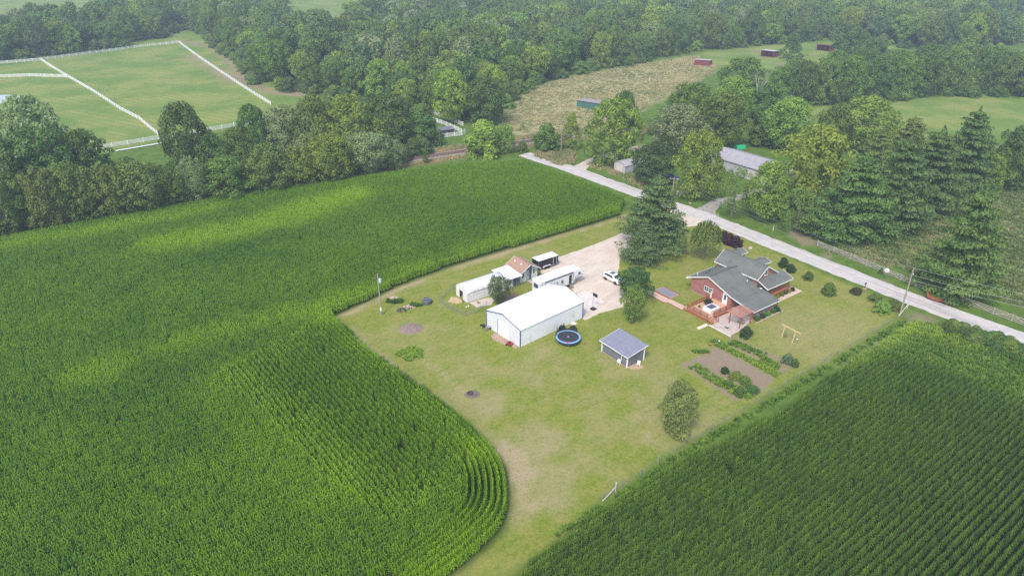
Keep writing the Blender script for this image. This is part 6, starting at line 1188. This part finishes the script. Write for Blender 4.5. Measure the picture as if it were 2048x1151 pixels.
def pole(key, xb, yb, yt, lab, arm=False, rr=.13):
    X, Y = g(xb, yb); h = hgt(xb, yb, yt); t = empty('utility_pole', (X, Y), 0, lab, 'utility pole'); MB().tube([(0, 0, -.2), (0, 0, h)], [rr*1.15, rr*.8], 10).build('pole', POLE_M, t); tops[key] = (X, Y, h); return t, h
t, h = pole('R', 1800, 627, 535, 'leaning-looking utility pole at the roadside by the lot corner'); MB().bar((-.5, 0, h-1.55), (.25, 0, h-1.45), .07).build('bracket', POLE_M, t); MB().lathe([(.02, -.1), (.07, -.08), (.07, .08), (.02, .1)], 8, (.15, -.12, h-1.2)).build('insulator', WHITE, t)
t, h = pole('L', 763, 629, 547, 'utility pole with a transformer at the corner of the left corn field'); MB().lathe([(.05, -.42), (.22, -.4), (.24, -.3), (.24, .35), (.2, .42), (.05, .44)], 14, (.36, -.1, h-1.35)).build('transformer', M('transformer_grey', (0.48, 0.52, 0.56), rough=.4), t, smooth=True); MB().box(-.12, .16, -.28, -.10, .95, 1.5).build('meter_box', WHITE, t); MB().tube([(.1, -.16, 1.5), (.1, -.13, h-1.8)], .03, 6).build('conduit', STEEL, t)
t, h = pole('M', 1343, 401, 354, 'utility pole with a crossarm beside the neighbour drive', rr=.12); MB().bar((-1.0, .3, h-.45), (1.0, -.3, h-.45), .1).build('crossarm', POLE_M, t)
for s_ in (-.9, .9): MB().lathe([(.02, 0), (.06, .03), (.06, .12), (.02, .16)], 8, (s_, -s_*.3, h-.4)).build('insulator', WHITE, t)
t, h = pole('F', 1122, 303, 256, 'far utility pole beside the railway trees', rr=.12); MB().bar((-.9, 0, h-.5), (.2, 0, h-.5), .1).build('crossarm', POLE_M, t)
def cable(a, b, sag, lab, r_=.016):
    k = 14; pts = [tuple(np.array(a)*(1-i/k)+np.array(b)*(i/k)-np.array([0, 0, sag*4*(i/k)*(1-i/k)])) for i in range(k+1)]
    tag(MB().tube(pts, r_, 4).build('power_line', WIRE), lab, 'cable')
R_, M_, F_ = tops['R'], tops['M'], tops['F']; far = (*g(2300, 735), 9.0)
for dz, nm in ((0, 'top'), (-1.4, 'middle'), (-2.3, 'lowest')):
    cable((R_[0], R_[1], R_[2]+dz-.05), (M_[0], M_[1], M_[2]+dz*.6-.1), 1.0, nm+' overhead wire between the roadside pole and the crossarm pole'); cable((R_[0], R_[1], R_[2]+dz-.05), (far[0], far[1], far[2]+dz), .8, nm+' overhead wire running right from the roadside pole'); cable((M_[0], M_[1], M_[2]+dz*.6-.1), (F_[0], F_[1], F_[2]+dz*.6-.1), .9, nm+' overhead wire between the crossarm pole and the far pole')
mbx = empty('mailbox', g(1729, 577), -.6, 'dark mailbox on a post at the road edge', 'mailbox'); MB().bar((0, 0, 0), (0, 0, 1.0), .10).build('post', M('mail_post', (0.10, 0.06, 0.045)), mbx); MB().prism([(-.12, 1.0), (.12, 1.0), (.12, 1.18), (.07, 1.27), (-.07, 1.27), (-.12, 1.18)], 'y', -.3, .3).build('box', DARK, mbx); MB().box(-.35, .35, -.3, .3, 0, .08).build('base_bricks', M('mail_base', (0.42, 0.20, 0.13), (0.5, 0.36, 0.28), 4, .9), mbx)
sg = empty('road_sign', g(1769, 558), math.radians(-35), 'round white railway crossing sign on a post beside the road', 'sign'); MB().tube([(0, 0, 0), (0, 0, 2.0)], .04, 6).build('post', STEEL, sg)
MB().lathe([(.02, -.012), (.46, -.012), (.46, .012), (.02, .012)], 28, (0, -.06, 2.0), 'y').build('disc', M('sign_face', (0.68, 0.68, 0.66), rough=.4), sg); SGY = M('sign_mark', (0.30, 0.31, 0.32))
MB().bar((-.27, -.079, 1.73), (.27, -.079, 2.27), .006, .08).build('cross_mark', SGY, sg); MB().bar((-.27, -.083, 2.27), (.27, -.083, 1.73), .006, .08).build('cross_mark', SGY, sg)
mk = empty('marker_post', g(1546, 461), 0, 'short white marker post in the grass across the road', 'post'); MB().box(-.05, .05, -.03, .03, 0, 1.15).build('post', WHITE, mk, .01)
mk = empty('marker_post', g(1436, 432), 0, 'short pale marker post at the neighbour drive corner', 'post'); MB().box(-.05, .05, -.03, .03, 0, .8).build('post', M('pale_marker', (0.55, 0.5, 0.35)), mk, .01)

# grey rail fence along the road
def rail_fence(line, lab, h=1.25, rails=4, gap=2.6, mat=WOOD_GREY, cross=False, pr=.07, name='rail_fence', rw=(.04, .12), group=None):
    t = empty(name, (*line[0], 0), 0, lab, 'fence', group); o0 = np.array(line[0]); P = resample(line, gap); pm = None
    for p in P:
        q = p-o0
        if pm is None: ob = MB().box(-pr, pr, -pr, pr, 0, h+.1).build('post', mat, t); pm = ob.data
        else: ob = link('post', pm, parent=t)
        ob.location = (q[0], q[1], 0)
    for k in range(rails):
        z = h*(k+.6)/rails; mb = MB()
        for a, b in zip(P[:-1], P[1:]): a_, b_ = a-o0, b-o0; mb.bar((*a_, z), (*b_, z), rw[0], rw[1])
        mb.build('rail', mat, t)
    if cross:
        for i, (a, b) in enumerate(zip(P[:-1], P[1:])): a_, b_ = a-o0, b-o0; MB().bar((*a_, .1 if i % 2 else h), (*b_, h if i % 2 else .1), .03, .09).build('brace', mat, t)
    return t
GREYB = M('weathered_boards', (0.42, 0.37, 0.33), (0.33, 0.29, 0.26), 4, .9)
rail_fence(gl([(1634, 492), (1700, 518), (1800, 560), (1862, 585)]), 'weathered grey rail fence along the road left of the large roadside pine', 1.35, 4, 3.0, GREYB, True)
rail_fence(gl([(1922, 604), (1985, 628), (2060, 656), (2200, 706)]), 'weathered grey rail fence along the road at the right picture edge', 1.35, 4, 3.0, GREYB, True)
rail_fence(gl([(1760, 478), (1744, 484), (1738, 496), (1770, 516), (1850, 545), (1930, 572), (2050, 622), (2200, 680)]), 'dark low wire fence around the rough meadow behind the roadside fence', .9, 3, 3.5, M('dark_fence', (0.10, 0.085, 0.07)), False, .04, 'wire_fence', (.02, .03))

# white paddock fences ------------------------------------------------------------------
WF = M('white_fence', (0.80, 0.79, 0.80), rough=.5)
for pts, lab in (
 ([(-260, 142), (-120, 135), (0, 128), (82, 121), (180, 108), (270, 96), (358, 86)], 'white board fence along the woods at the back of the pasture'),
 ([(358, 86), (400, 117), (450, 151), (500, 184), (542, 210)], 'white board fence running down the right side of the mown paddock'),
 ([(84, 122), (105, 136), (135, 154), (190, 186), (240, 219), (280, 240), (296, 254), (316, 270)], 'white board fence winding through the middle of the pasture'),
 ([(-260, 165), (-100, 158), (0, 155), (60, 153), (135, 155)], 'white board fence branching left across the pasture'),
 ([(120, 312), (225, 294), (318, 279), (400, 266), (445, 258), (492, 249), (560, 236)], 'white board fence along the lower end of the pasture'),
 ([(848, 220), (880, 233), (910, 245), (926, 252)], 'white board fence at the woods side of the horse paddock'),
 ([(858, 240), (884, 248), (910, 259), (924, 266)], 'white board fence in the middle of the horse paddock'),
 ([(846, 281), (880, 276), (924, 271), (930, 266)], 'white board fence on the railway side of the horse paddock')):
    rail_fence(gl(pts), lab, 1.45, 4, 2.6 if pts[0][0] > 800 else 3.6, WF, False, .08, 'board_fence', (.05, .16))
br = empty('white_ramp', g(270, 300), 0, 'white plank walkway below the gate in the lower pasture fence', 'walkway'); q0, q1 = np.array(g(232, 303))-np.array(g(270, 300)), np.array(g(325, 287))-np.array(g(270, 300)); MB().bar((*q0, .25), (*q1, .25), .8, .1).build('deck', WF, br)
hb = empty('horse_shelter', g(893, 268), .5, 'small dark shelter inside the white horse paddock', 'shed'); MB().box(-2.2, 2.2, -1.4, 1.4, 0, 1.7).build('wall', M('dark_shelter', (0.10, 0.085, 0.085)), hb); MB().slab([(-2.5, -1.7, 1.9), (2.5, -1.7, 1.9), (2.5, 1.7, 2.2), (-2.5, 1.7, 2.2)], .1).build('roof', M('slate_roof', (0.16, 0.165, 0.19)), hb)

# railway ------------------------------------------------------------------
rw = empty('railway_track', (0, 0, 0), 0, 'rusty railway track on wooden sleepers beyond the corn field', 'railway')
RL = smooth_line(resample(RAIL, 1.0), 8); dT = np.gradient(RL, axis=0); dT /= np.hypot(dT[:, 0], dT[:, 1])[:, None]; NR = np.stack([-dT[:, 1], dT[:, 0]], 1); RAILM = M('rusty_rail', (0.19, 0.105, 0.075), (0.26, 0.17, 0.13), 3, .6)
for s_ in (-.72, .72):
    mb = MB(); Q = RL+NR*s_
    for a, b in zip(Q[:-1], Q[1:]): mb.bar((*a, .30), (*b, .30), .09, .16)
    mb.build('rail', RAILM, rw)
SL_ = resample(RL, .5); vis_ = [i for i in range(1, len(SL_)-1) if g(800, 330)[0]-2 < SL_[i][0] < g(1070, 285)[0]+2]
step_ = max(1, len(vis_)//280); sm_ = None; TIE = M('sleeper', (0.12, 0.085, 0.065), (0.17, 0.125, 0.095), 4, .9)
for i in vis_[::step_]:
    d = SL_[i+1]-SL_[i-1]
    if sm_ is None: o = MB().box(-1.3, 1.3, -.11, .11, .06, .21).build('sleeper', TIE, rw); sm_ = o.data
    else: o = link('sleeper', sm_, parent=rw)
    o.location = (*SL_[i], 0); o.rotation_euler = (0, 0, math.atan2(d[1], d[0])+math.pi/2)

# ------------------------------------------------------------------ far sheds and neighbour yard
def shed_at(name, corner, ang, L, D, hf, hb_, wallm, roofm, lab, open_=False, over=.3):
    t = empty(name, corner, math.radians(ang), lab, 'shed')
    MB().box(0, L, D-.12, D, 0, hb_).build('rear_wall', wallm, t)
    for x in (0, L-.12): MB().prism([(0, 0), (D-.121, 0), (D-.121, hb_-.02), (0, hf-.02)], 'x', x, x+.12).build('side_wall', wallm, t)
    if open_:
        for i in range(4): MB().box(L*i/3-.08*(i > 0), L*i/3+.08, -.02, .1, 0, hf).build('post', wallm, t)
        MB().bar((0, .04, hf*.55), (L, .04, hf*.55), .06, .12).build('front_rail', wallm, t)
    else: MB().box(.121, L-.121, 0, .12, 0, hf).build('front_wall', wallm, t)
    k = max(3, int(L/1.6))
    for i in range(k): a, b = -over+(L+2*over)*i/k, -over+(L+2*over)*(i+1)/k-.02; MB().slab([(a, -over, hf+.05), (b, -over, hf+.05), (b, D+over, hb_+.05), (a, D+over, hb_+.05)], .07).build('roof_panel', roofm, t)
    return t
GREEN_W = ribbed('green_metal', (0.055, 0.15, 0.125), (0.045, 0.13, 0.108), .6, 'X'); MAROON = M('maroon_boards', (0.20, 0.055, 0.06), (0.155, 0.045, 0.05), 3, .8); TINR = M('dull_tin', (0.36, 0.30, 0.30), (0.28, 0.23, 0.23), 2, .6); TINL = M('pale_tin', (0.56, 0.54, 0.57), (0.48, 0.46, 0.5), 2, .5)
def a2(p, q): A, B = g(*p), g(*q); return math.degrees(math.atan2(B[1]-A[1], B[0]-A[0])), math.hypot(B[0]-A[0], B[1]-A[1])
an, L = a2((1153, 214), (1183, 219)); shed_at('field_shed', g(1153, 214), an, L*1.6, 7.0, hgt(1153, 214, 200), hgt(1153, 214, 203), GREEN_W, TINR, 'green metal shed with a dull roof in the tan meadow')
an, L = a2((1388, 131), (1406, 132)); shed_at('field_shed', g(1388, 131), an-4, L*1.7, 9, hgt(1388, 131, 119), hgt(1388, 131, 120)-.8, MAROON, M('pink_tin', (0.52, 0.40, 0.41)), 'maroon shed with a pale roof at the far end of the tan meadow')
an, L = a2((1521, 113), (1545, 116)); shed_at('field_shed', g(1521, 113), an, L, 7, hgt(1521, 113, 100), hgt(1521, 113, 102), MAROON, TINL, 'open-fronted maroon shed with a white roof left of the lone paddock tree', True)
an, L = a2((1632, 101), (1658, 104)); shed_at('field_shed', g(1632, 101), an, L, 7, hgt(1632, 101, 89), hgt(1632, 101, 90)-.3, MAROON, MAROON, 'red-roofed maroon shed right of the lone paddock tree', True)
# long grey pole barn (ridge running away to the right)
pb0 = g(1420, 334); an, L = a2((1420, 334), (1508, 362)); pbn = empty('pole_barn', pb0, math.radians(an), 'long grey metal pole barn half hidden behind the roadside trees', 'barn')
GREYM = ribbed('grey_metal', (0.40, 0.40, 0.425), (0.36, 0.36, 0.385), .6, 'X'); GREYR = ribbed('grey_roof', (0.355, 0.335, 0.345), (0.31, 0.29, 0.30), .6, 'X')
L = 24.0; D = 11; ef = hgt(1420, 334, 311)
MB().box(0, L, 0, .12, 0, ef).build('front_wall', GREYM, pbn); MB().box(0, L, D-.12, D, 0, ef).build('rear_wall', GREYM, pbn)
for x in (0, L-.12): MB().prism([(.121, 0), (D-.121, 0), (D-.121, ef), (D/2, ef+1.5), (.121, ef)], 'x', x, x+.12).build('gable_wall', GREYM, pbn)
for i in range(10):
    a, b = -.4+(L+.8)*i/10, -.4+(L+.8)*(i+1)/10-.03
    for ya in (-.4, D+.4): MB().slab([(a, ya, ef-.02), (b, ya, ef-.02), (b, D/2, ef+1.62), (a, D/2, ef+1.62)], .06).build('roof_panel', GREYR, pbn)
MB().box(L*.55, L*.55+3.2, -.05, -.005, 0, 2.9).build('sliding_door', M('pale_grey_door', (0.50, 0.48, 0.48)), pbn)
# small arched-roof garage
ga0 = g(1249, 347); gar = empty('small_garage', ga0, math.radians(36), 'small pale metal garage with a grey roof beside the dark cedar', 'shed'); GW_ = 4.4; wmat = M('pale_garage', (0.50, 0.46, 0.45), (0.43, 0.395, 0.39), 2, .6)
poly = [(0, 0), (GW_, 0), (GW_, 2.2), (GW_*.8, 2.75), (GW_*.5, 2.95), (GW_*.2, 2.75), (0, 2.2)]
MB().prism([(p[0], p[1]) for p in poly], 'x', 0, .12).build('front_wall', wmat, gar); MB().box(.121, 8, 0, .1, 0, 2.18).build('side_wall', M('garage_side', (0.42, 0.43, 0.47), rough=.5), gar); MB().box(.121, 8, GW_-.1, GW_, 0, 2.18).build('side_wall', wmat, gar)
mb = MB(); rp = [(-.12, 2.1), (.05, 2.3), (GW_*.2, 2.82), (GW_*.5, 3.02), (GW_*.8, 2.82), (GW_-.05, 2.3), (GW_+.12, 2.1)]
MB().prism(rp+[(p, z-.08) for p, z in rp[::-1]], 'x', -.15, 8.2).build('roof', M('garage_roof', (0.38, 0.37, 0.38), rough=.5), gar); MB().box(-.04, -.003, 1.0, GW_-1.0, .05, 2.05).build('door', M('garage_door', (0.56, 0.50, 0.48)), gar)
# blue tractor-like vehicle, wagon, junk
bt_ = empty('tractor', g(1344, 366), .6, 'dark blue tractor parked under the trees across the road', 'tractor'); BL_ = M('blue_paint', (0.025, 0.07, 0.22), rough=.35); MB().box(-.6, 1.9, -.45, .45, .9, 1.5).build('hood', BL_, bt_, .06); MB().box(-1.5, -.3, -.75, .75, 1.0, 2.5).build('cab', GLASS, bt_, .05); MB().box(-1.55, -.25, -.8, .8, 2.5, 2.6).build('cab_roof', BL_, bt_, .03)
for x, r_ in ((-1.0, .75), (1.4, .5)):
    for y in (-.85, .85): wheel(bt_, x, y, r_, .4, 'y')
fwg = empty('utility_trailer', g(1332, 370), .5, 'low dark red trailer beside the blue tractor', 'trailer'); MB().box(-1.5, 1.5, -.8, .8, .5, .75).build('bed', M('rust_red', (0.16, 0.06, 0.045)), fwg); wheel(fwg, 0, .85, .33, .2, 'y'); wheel(fwg, 0, -.85, .33, .2, 'y'); MB().bar((1.5, 0, .55), (2.6, 0, .4), .1).build('tongue', DARK, fwg)
tk = empty('propane_tank', g(1361, 391), math.radians(-35), 'grey tank-shaped box with a white top on the neighbour lawn', 'tank'); MB().prism([(-.55, .2), (.55, .2), (.65, .5), (.55, .95), (-.55, .95), (-.65, .5)], 'x', -1.1, 1.1).build('body', M('tank_grey', (0.20, 0.215, 0.25), rough=.4), tk, .03); MB().box(-.95, 1.0, -.45, .5, .955, 1.05).build('lid', WHITE, tk, .02)
for x in (-.8, .8): MB().box(x-.1, x+.1, -.4, .4, 0, .21).build('foot', DARK, tk)
fb = empty('flatbed_trailer', g(1410, 338), .2, 'dark flatbed trailer loaded with junk before the grey pole barn', 'trailer'); MB().box(-2.6, 2.6, -1, 1, .55, .75).build('bed', DARK, fb); rj = random.Random(3)
for i in range(9): x = -2.2+i*.55; MB().box(x, x+rj.uniform(.3, .6), -.7, rj.uniform(0, .8), .751, .75+rj.uniform(.2, .6)).build('cargo', (WOOD_GREY, STEEL, DARK)[i % 3], fb)
wheel(fb, .3, 1.05, .35, .2, 'y'); wheel(fb, .3, -1.05, .35, .2, 'y')
gt_ = empty('tarp', g(1480, 297), .2, 'bright green tarp behind the grey pole barn', 'tarp'); MB().prism([(-1.2, 0), (1.2, 0), (1.0, .8), (.4, 1.2), (-.5, 1.15), (-1.0, .7)], 'x', -1.5, 1.5).build('sheet', M('green_tarp', (0.02, 0.40, 0.19), (0.015, 0.32, 0.15), 2, .4), gt_, .12)
rdj = empty('scrap_heap', g(1500, 248), .3, 'heap of red farm scrap between the trees', 'scrap'); MB().box(-3, 0, -1.2, 1, 0, 1.6).build('red_wagon', RED, rdj, .05); MB().slab([(-.5, -1, 2.2), (4, -1, 2.0), (4, 2.5, 3.0), (-.5, 2.5, 3.2)], .12).build('roof_sheet', TINR, rdj); MB().box(.3, 3.6, 1.2, 2.2, 0, 1.9).build('rusty_frame', M('rusty_boards', (0.24, 0.09, 0.065)), rdj); MB().box(2.0, 4.5, -2, -1, 0, .9).build('white_tub', WHITE, rdj, .05); MB().box(-3.4, -1.5, -2.2, -1.5, 0, .5).build('pale_board', M('cream_board', (0.6, 0.52, 0.38)), rdj)
cars = empty('parked_vehicle', g(1575, 256), .4, 'pale vehicle half hidden inside the light green tree', 'car'); MB().prism([(-2.1, .3), (2.1, .3), (2.15, .8), (1.2, .95), (.5, 1.5), (-1.5, 1.5), (-2.0, .95)], 'y', -.85, .85).build('body', M('pale_car', (0.48, 0.52, 0.55), rough=.3), cars, .06)
for x in (-1.3, 1.3):
    for y in (-.8, .8): wheel(cars, x, y, .33, .2, 'y')
wbx = empty('white_box', g(1613, 241), .3, 'white box lying on bare ground right of the light green tree', 'box'); MB().box(-1.5, 1.5, -.6, .6, 0, .8).build('body', WHITE, wbx, .1)
lg_ = empty('lumber_stack', g(1283, 296), .5, 'stack of pale boards under the trees by the lane', 'lumber')
for i in range(8): MB().box(-3.2, 3.2, -1.6+i*.42, -1.3+i*.42, .05+.1*(i % 3), .25+.1*(i % 3)).build('board', M('pale_lumber', (0.50, 0.42, 0.33)) if i == 0 else bpy.data.materials['pale_lumber'], lg_)
bo = empty('old_boat', g(1277, 272), .2, 'brown old boat hull on the grass behind the lane trees', 'boat'); MB().add([(-2.2, -.6, .8), (1.2, -.8, .8), (2.4, 0, .95), (1.2, .8, .8), (-2.2, .6, .8), (-2.0, -.35, .1), (1.0, -.4, .1), (1.8, 0, .2), (1.0, .4, .1), (-2.0, .35, .1)], [(5, 6, 1, 0), (6, 7, 2, 1), (7, 8, 3, 2), (8, 9, 4, 3), (9, 5, 0, 4), (9, 8, 7, 6, 5)]).build('hull', M('brown_hull', (0.20, 0.10, 0.075)), bo)
# roadside implement under the big pine
im = empty('farm_implement', g(1868, 601), math.radians(-40), 'rusty red curved metal implement under the roadside pine', 'implement'); RUST = M('rust_orange', (0.36, 0.10, 0.05), (0.28, 0.075, 0.04), 3, .8)
cv = [(-1.5+.0, 1.5), (-1.35, 1.0), (-1.0, .6), (-.4, .35), (.5, .3), (1.2, .4)]; MB().prism(cv+[(x+.1, z+.1) for x, z in cv[::-1]], 'y', -.45, .45).build('blade', RUST, im)
for x in (-1.0, .7): MB().bar((x, -.3, 0), (x, 0, .5), .1).bar((x, .3, 0), (x, 0, .5), .1).build('leg', RUST, im)
MB().bar((1.2, 0, .4), (2.2, -.1, .25), .12).build('drawbar', M('orange_bar', (0.45, 0.20, 0.10)), im)
ty = empty('tyre', g(1884, 604), .4, 'dark tyre lying at the road edge beside the rusty implement', 'tyre'); MB().ring([(.22, .02), (.40, .0), (.46, .08), (.46, .24), (.40, .32), (.22, .30)], 18).build('tread', RUBBER, ty, smooth=True)
bd_ = empty('plank', g(1878, 609), math.radians(-50), 'grey plank on the ground beside the rusty implement', 'plank'); MB().box(-1.2, 1.2, -.12, .12, 0, .06).build('board', GREYB, bd_)
# stones
rs = random.Random(11)
def stone_mesh(seed, flat=.5):
    r = random.Random(seed); bm = bmesh.new(); bmesh.ops.create_icosphere(bm, subdivisions=1, radius=.5)
    for v_ in bm.verts: v_.co *= r.uniform(.75, 1.2); v_.co.z *= flat
    me = bpy.data.meshes.new('stone'); bm.to_mesh(me); bm.free(); me.materials.append(STONE); return me
SM_ = [stone_mesh(i) for i in range(6)]
for (x, y, s_, lab) in ((1371, 460, .9, 'pale boulder, upper right of three on the lawn by the driveway mouth'), (1364, 466, .85, 'pale boulder, middle of three on the lawn by the driveway mouth'), (1349, 472, 1.0, 'pale boulder, lower left of three on the lawn by the driveway mouth'), (1343, 404, 1.0, 'pale boulder at the foot of the crossarm pole'), (1380, 407, .8, 'flat pale boulder at the neighbour drive mouth')):
    t = empty('boulder', g(x, y), rs.uniform(0, 6), lab, 'boulder'); o = link('stone', SM_[rs.randrange(6)], parent=t); o.scale = (s_, s_*.8, s_*.7); o.location.z = .12*s_
def pile(name, cx, cy_, rad, count, size, label, mats, flat=.7, dome=.5):
    t = empty(name, g(cx, cy_), 0, label, 'pile')
    for i in range(count):
        a, q = rs.uniform(0, 6.28), rad*rs.random()**.5; o = link('stone', SM_[rs.randrange(6)] if mats is None else mats[rs.randrange(len(mats))], parent=t); s_ = size*rs.uniform(.7, 1.4); o.scale = (s_, s_*.8, s_*flat); o.location = (q*math.cos(a), q*math.sin(a)*.75, dome*(1-q/rad)+s_*.15); o.rotation_euler = (rs.uniform(-.4, .4), rs.uniform(-.4, .4), rs.uniform(0, 6.28))
    return t
def stone_set(mat):
    out = []
    for i in range(4): me = stone_mesh(30+i); me.materials.clear(); me.materials.append(mat); out.append(me)
    return out
pile('rock_pile', 788, 598, 1.0, 34, .42, 'pile of pale rocks on the grass near the transformer pole', stone_set(M('tan_rock', (0.56, 0.44, 0.35), (0.42, 0.33, 0.27), 2, .9)))
pile('rock_pile', 818, 615, 1.1, 40, .34, 'mixed pile of split rocks in the weedy strip by the round tank', stone_set(M('tan_rock_two', (0.50, 0.40, 0.32), (0.30, 0.25, 0.2), 2, .9)))
pile('brush_pile', 804, 621, .9, 26, .45, 'dark pile of scrap and brush at the left end of the weedy strip', stone_set(M('dark_scrap', (0.06, 0.065, 0.06), (0.12, 0.11, 0.10), 2, .9)), .6, .6)
# round tank
tn = empty('stock_tank', g(854, 606), 0, 'round dark grey ribbed stock tank on the grass left of the poultry yard', 'tank'); TG = M('tank_dark', (0.075, 0.085, 0.105), (0.12, 0.13, 0.15), 4, .5)
MB().lathe([(.6, 0), (.86, .05), (.90, .18), (.84, .25), (.90, .32), (.92, .48), (.84, .55), (.90, .62), (.9, .8), (.82, .88), (.74, .88), (.74, .7), (.02, .66)], 24).build('tub', TG, tn); MB().bar((-.7, -.1, .9), (.7, .2, .9), .25, .05).build('board', STEEL, tn)
# mulch pile and burnt spot
def mound(name, cx, cy_, rx, ry, h_, mat, lab, cat, seed):
    r = np.random.default_rng(seed); k = 26; mb = MB(); X0, Y0 = g(cx, cy_)
    for j in range(k+1):
        for i in range(k+1):
            x, y = (i/k-.5)*2.3, (j/k-.5)*2.3; q = math.hypot(x, y); z = h_*max(0, 1-q*q)*(.7+.6*r.random())-.02*(q > 1) + (.02 if q <= 1 else 0)
            mb.v.append((x*rx, y*ry, z if q < 1.08 else -.03))
    mb.f = [(j*(k+1)+i, j*(k+1)+i+1, (j+1)*(k+1)+i+1, (j+1)*(k+1)+i) for j in range(k) for i in range(k)]
    t = empty(name, (X0, Y0), 0, lab, cat); mb.build('heap', mat, t, smooth=False); return t
mound('mulch_pile', 822, 657, 2.1, 1.9, .35, M('mulch', (0.27, 0.20, 0.175), (0.18, 0.13, 0.115), 4, .95, bump=1, bscale=12), 'low brown mulch pile on the lawn below the transformer pole', 'pile', 1)
fpit2 = mound('burn_pit', 945, 788, 1.15, 1.0, .05, M('ash_ground', (0.20, 0.15, 0.125), (0.13, 0.10, 0.085), 4, .95, bump=.8, bscale=12), 'dark burnt fire spot on the open lawn', 'fire pit', 2)
MB().lathe([(.02, .04), (.40, .06), (.40, .24), (.46, .24), (.46, 0)], 14, (-.35, .1, .02)).build('ring', M('charred_ring', (0.075, 0.065, 0.062), rough=.9), fpit2)
for i in range(6): MB().bar((rs.uniform(-.2, .6), rs.uniform(-.4, .4), .1), (rs.uniform(-.2, .8), rs.uniform(-.5, .5), .16), .09).build('log', M('charred_log', (0.16, 0.13, 0.11)) if i == 0 else bpy.data.materials['charred_log'], fpit2)
# weed patches on the lawn
for (cx, cy_, rx, ry, t_, lab, hr_) in ((820, 707, 2.5, 2.2, .8, 'bright yellow-green weed patch on the lawn', (.25, .6)), (790, 603, 1.8, .9, .1, 'green weeds around the pale rock pile', (.4, .9)), (831, 611, 1.5, .7, .2, 'green weeds beside the split rocks', (.5, 1.0)), (1118, 588, 1.8, .9, .25, 'grass patch under the camper nose', (.2, .5)), (1400, 703, 1.5, .6, .3, 'small green weed patch left of the garden', (.3, .6))):
    c0 = np.array(g(cx, cy_)); field_scatter([tuple(c0+np.array([rx*math.cos(a)*rs.uniform(.75, 1.1), ry*math.sin(a)*rs.uniform(.75, 1.1)])) for a in np.linspace(0, 6.28, 13)[:-1]], 16, weed_c, hr_, lambda x, y, t_=t_, c0=c0: t_+.75*sstep(1.2, .2, np.hypot(x-c0[0]-.3, y-c0[1]))*(t_ > .5)+.3*(fnoise(x, y, 1.2)-.5), 'weeds', lab, int(cx), (.5, 1.0))

# ------------------------------------------------------------------ summer haze
n = NT('haze'); v = n.new('ShaderNodeVolumePrincipled'); v.inputs['Color'].default_value = (0.70, 0.84, 1.0, 1); v.inputs['Density'].default_value = 0.00037; v.inputs['Anisotropy'].default_value = 0.0
n.t.links.new(v.outputs[0], n.out.inputs['Volume'])
hz = MB().box(-6500, 6500, -5800, 6800, -1.0, 64.0).build('haze', n.m); tag(hz, 'thin summer haze over the whole countryside', 'haze', kind='stuff')
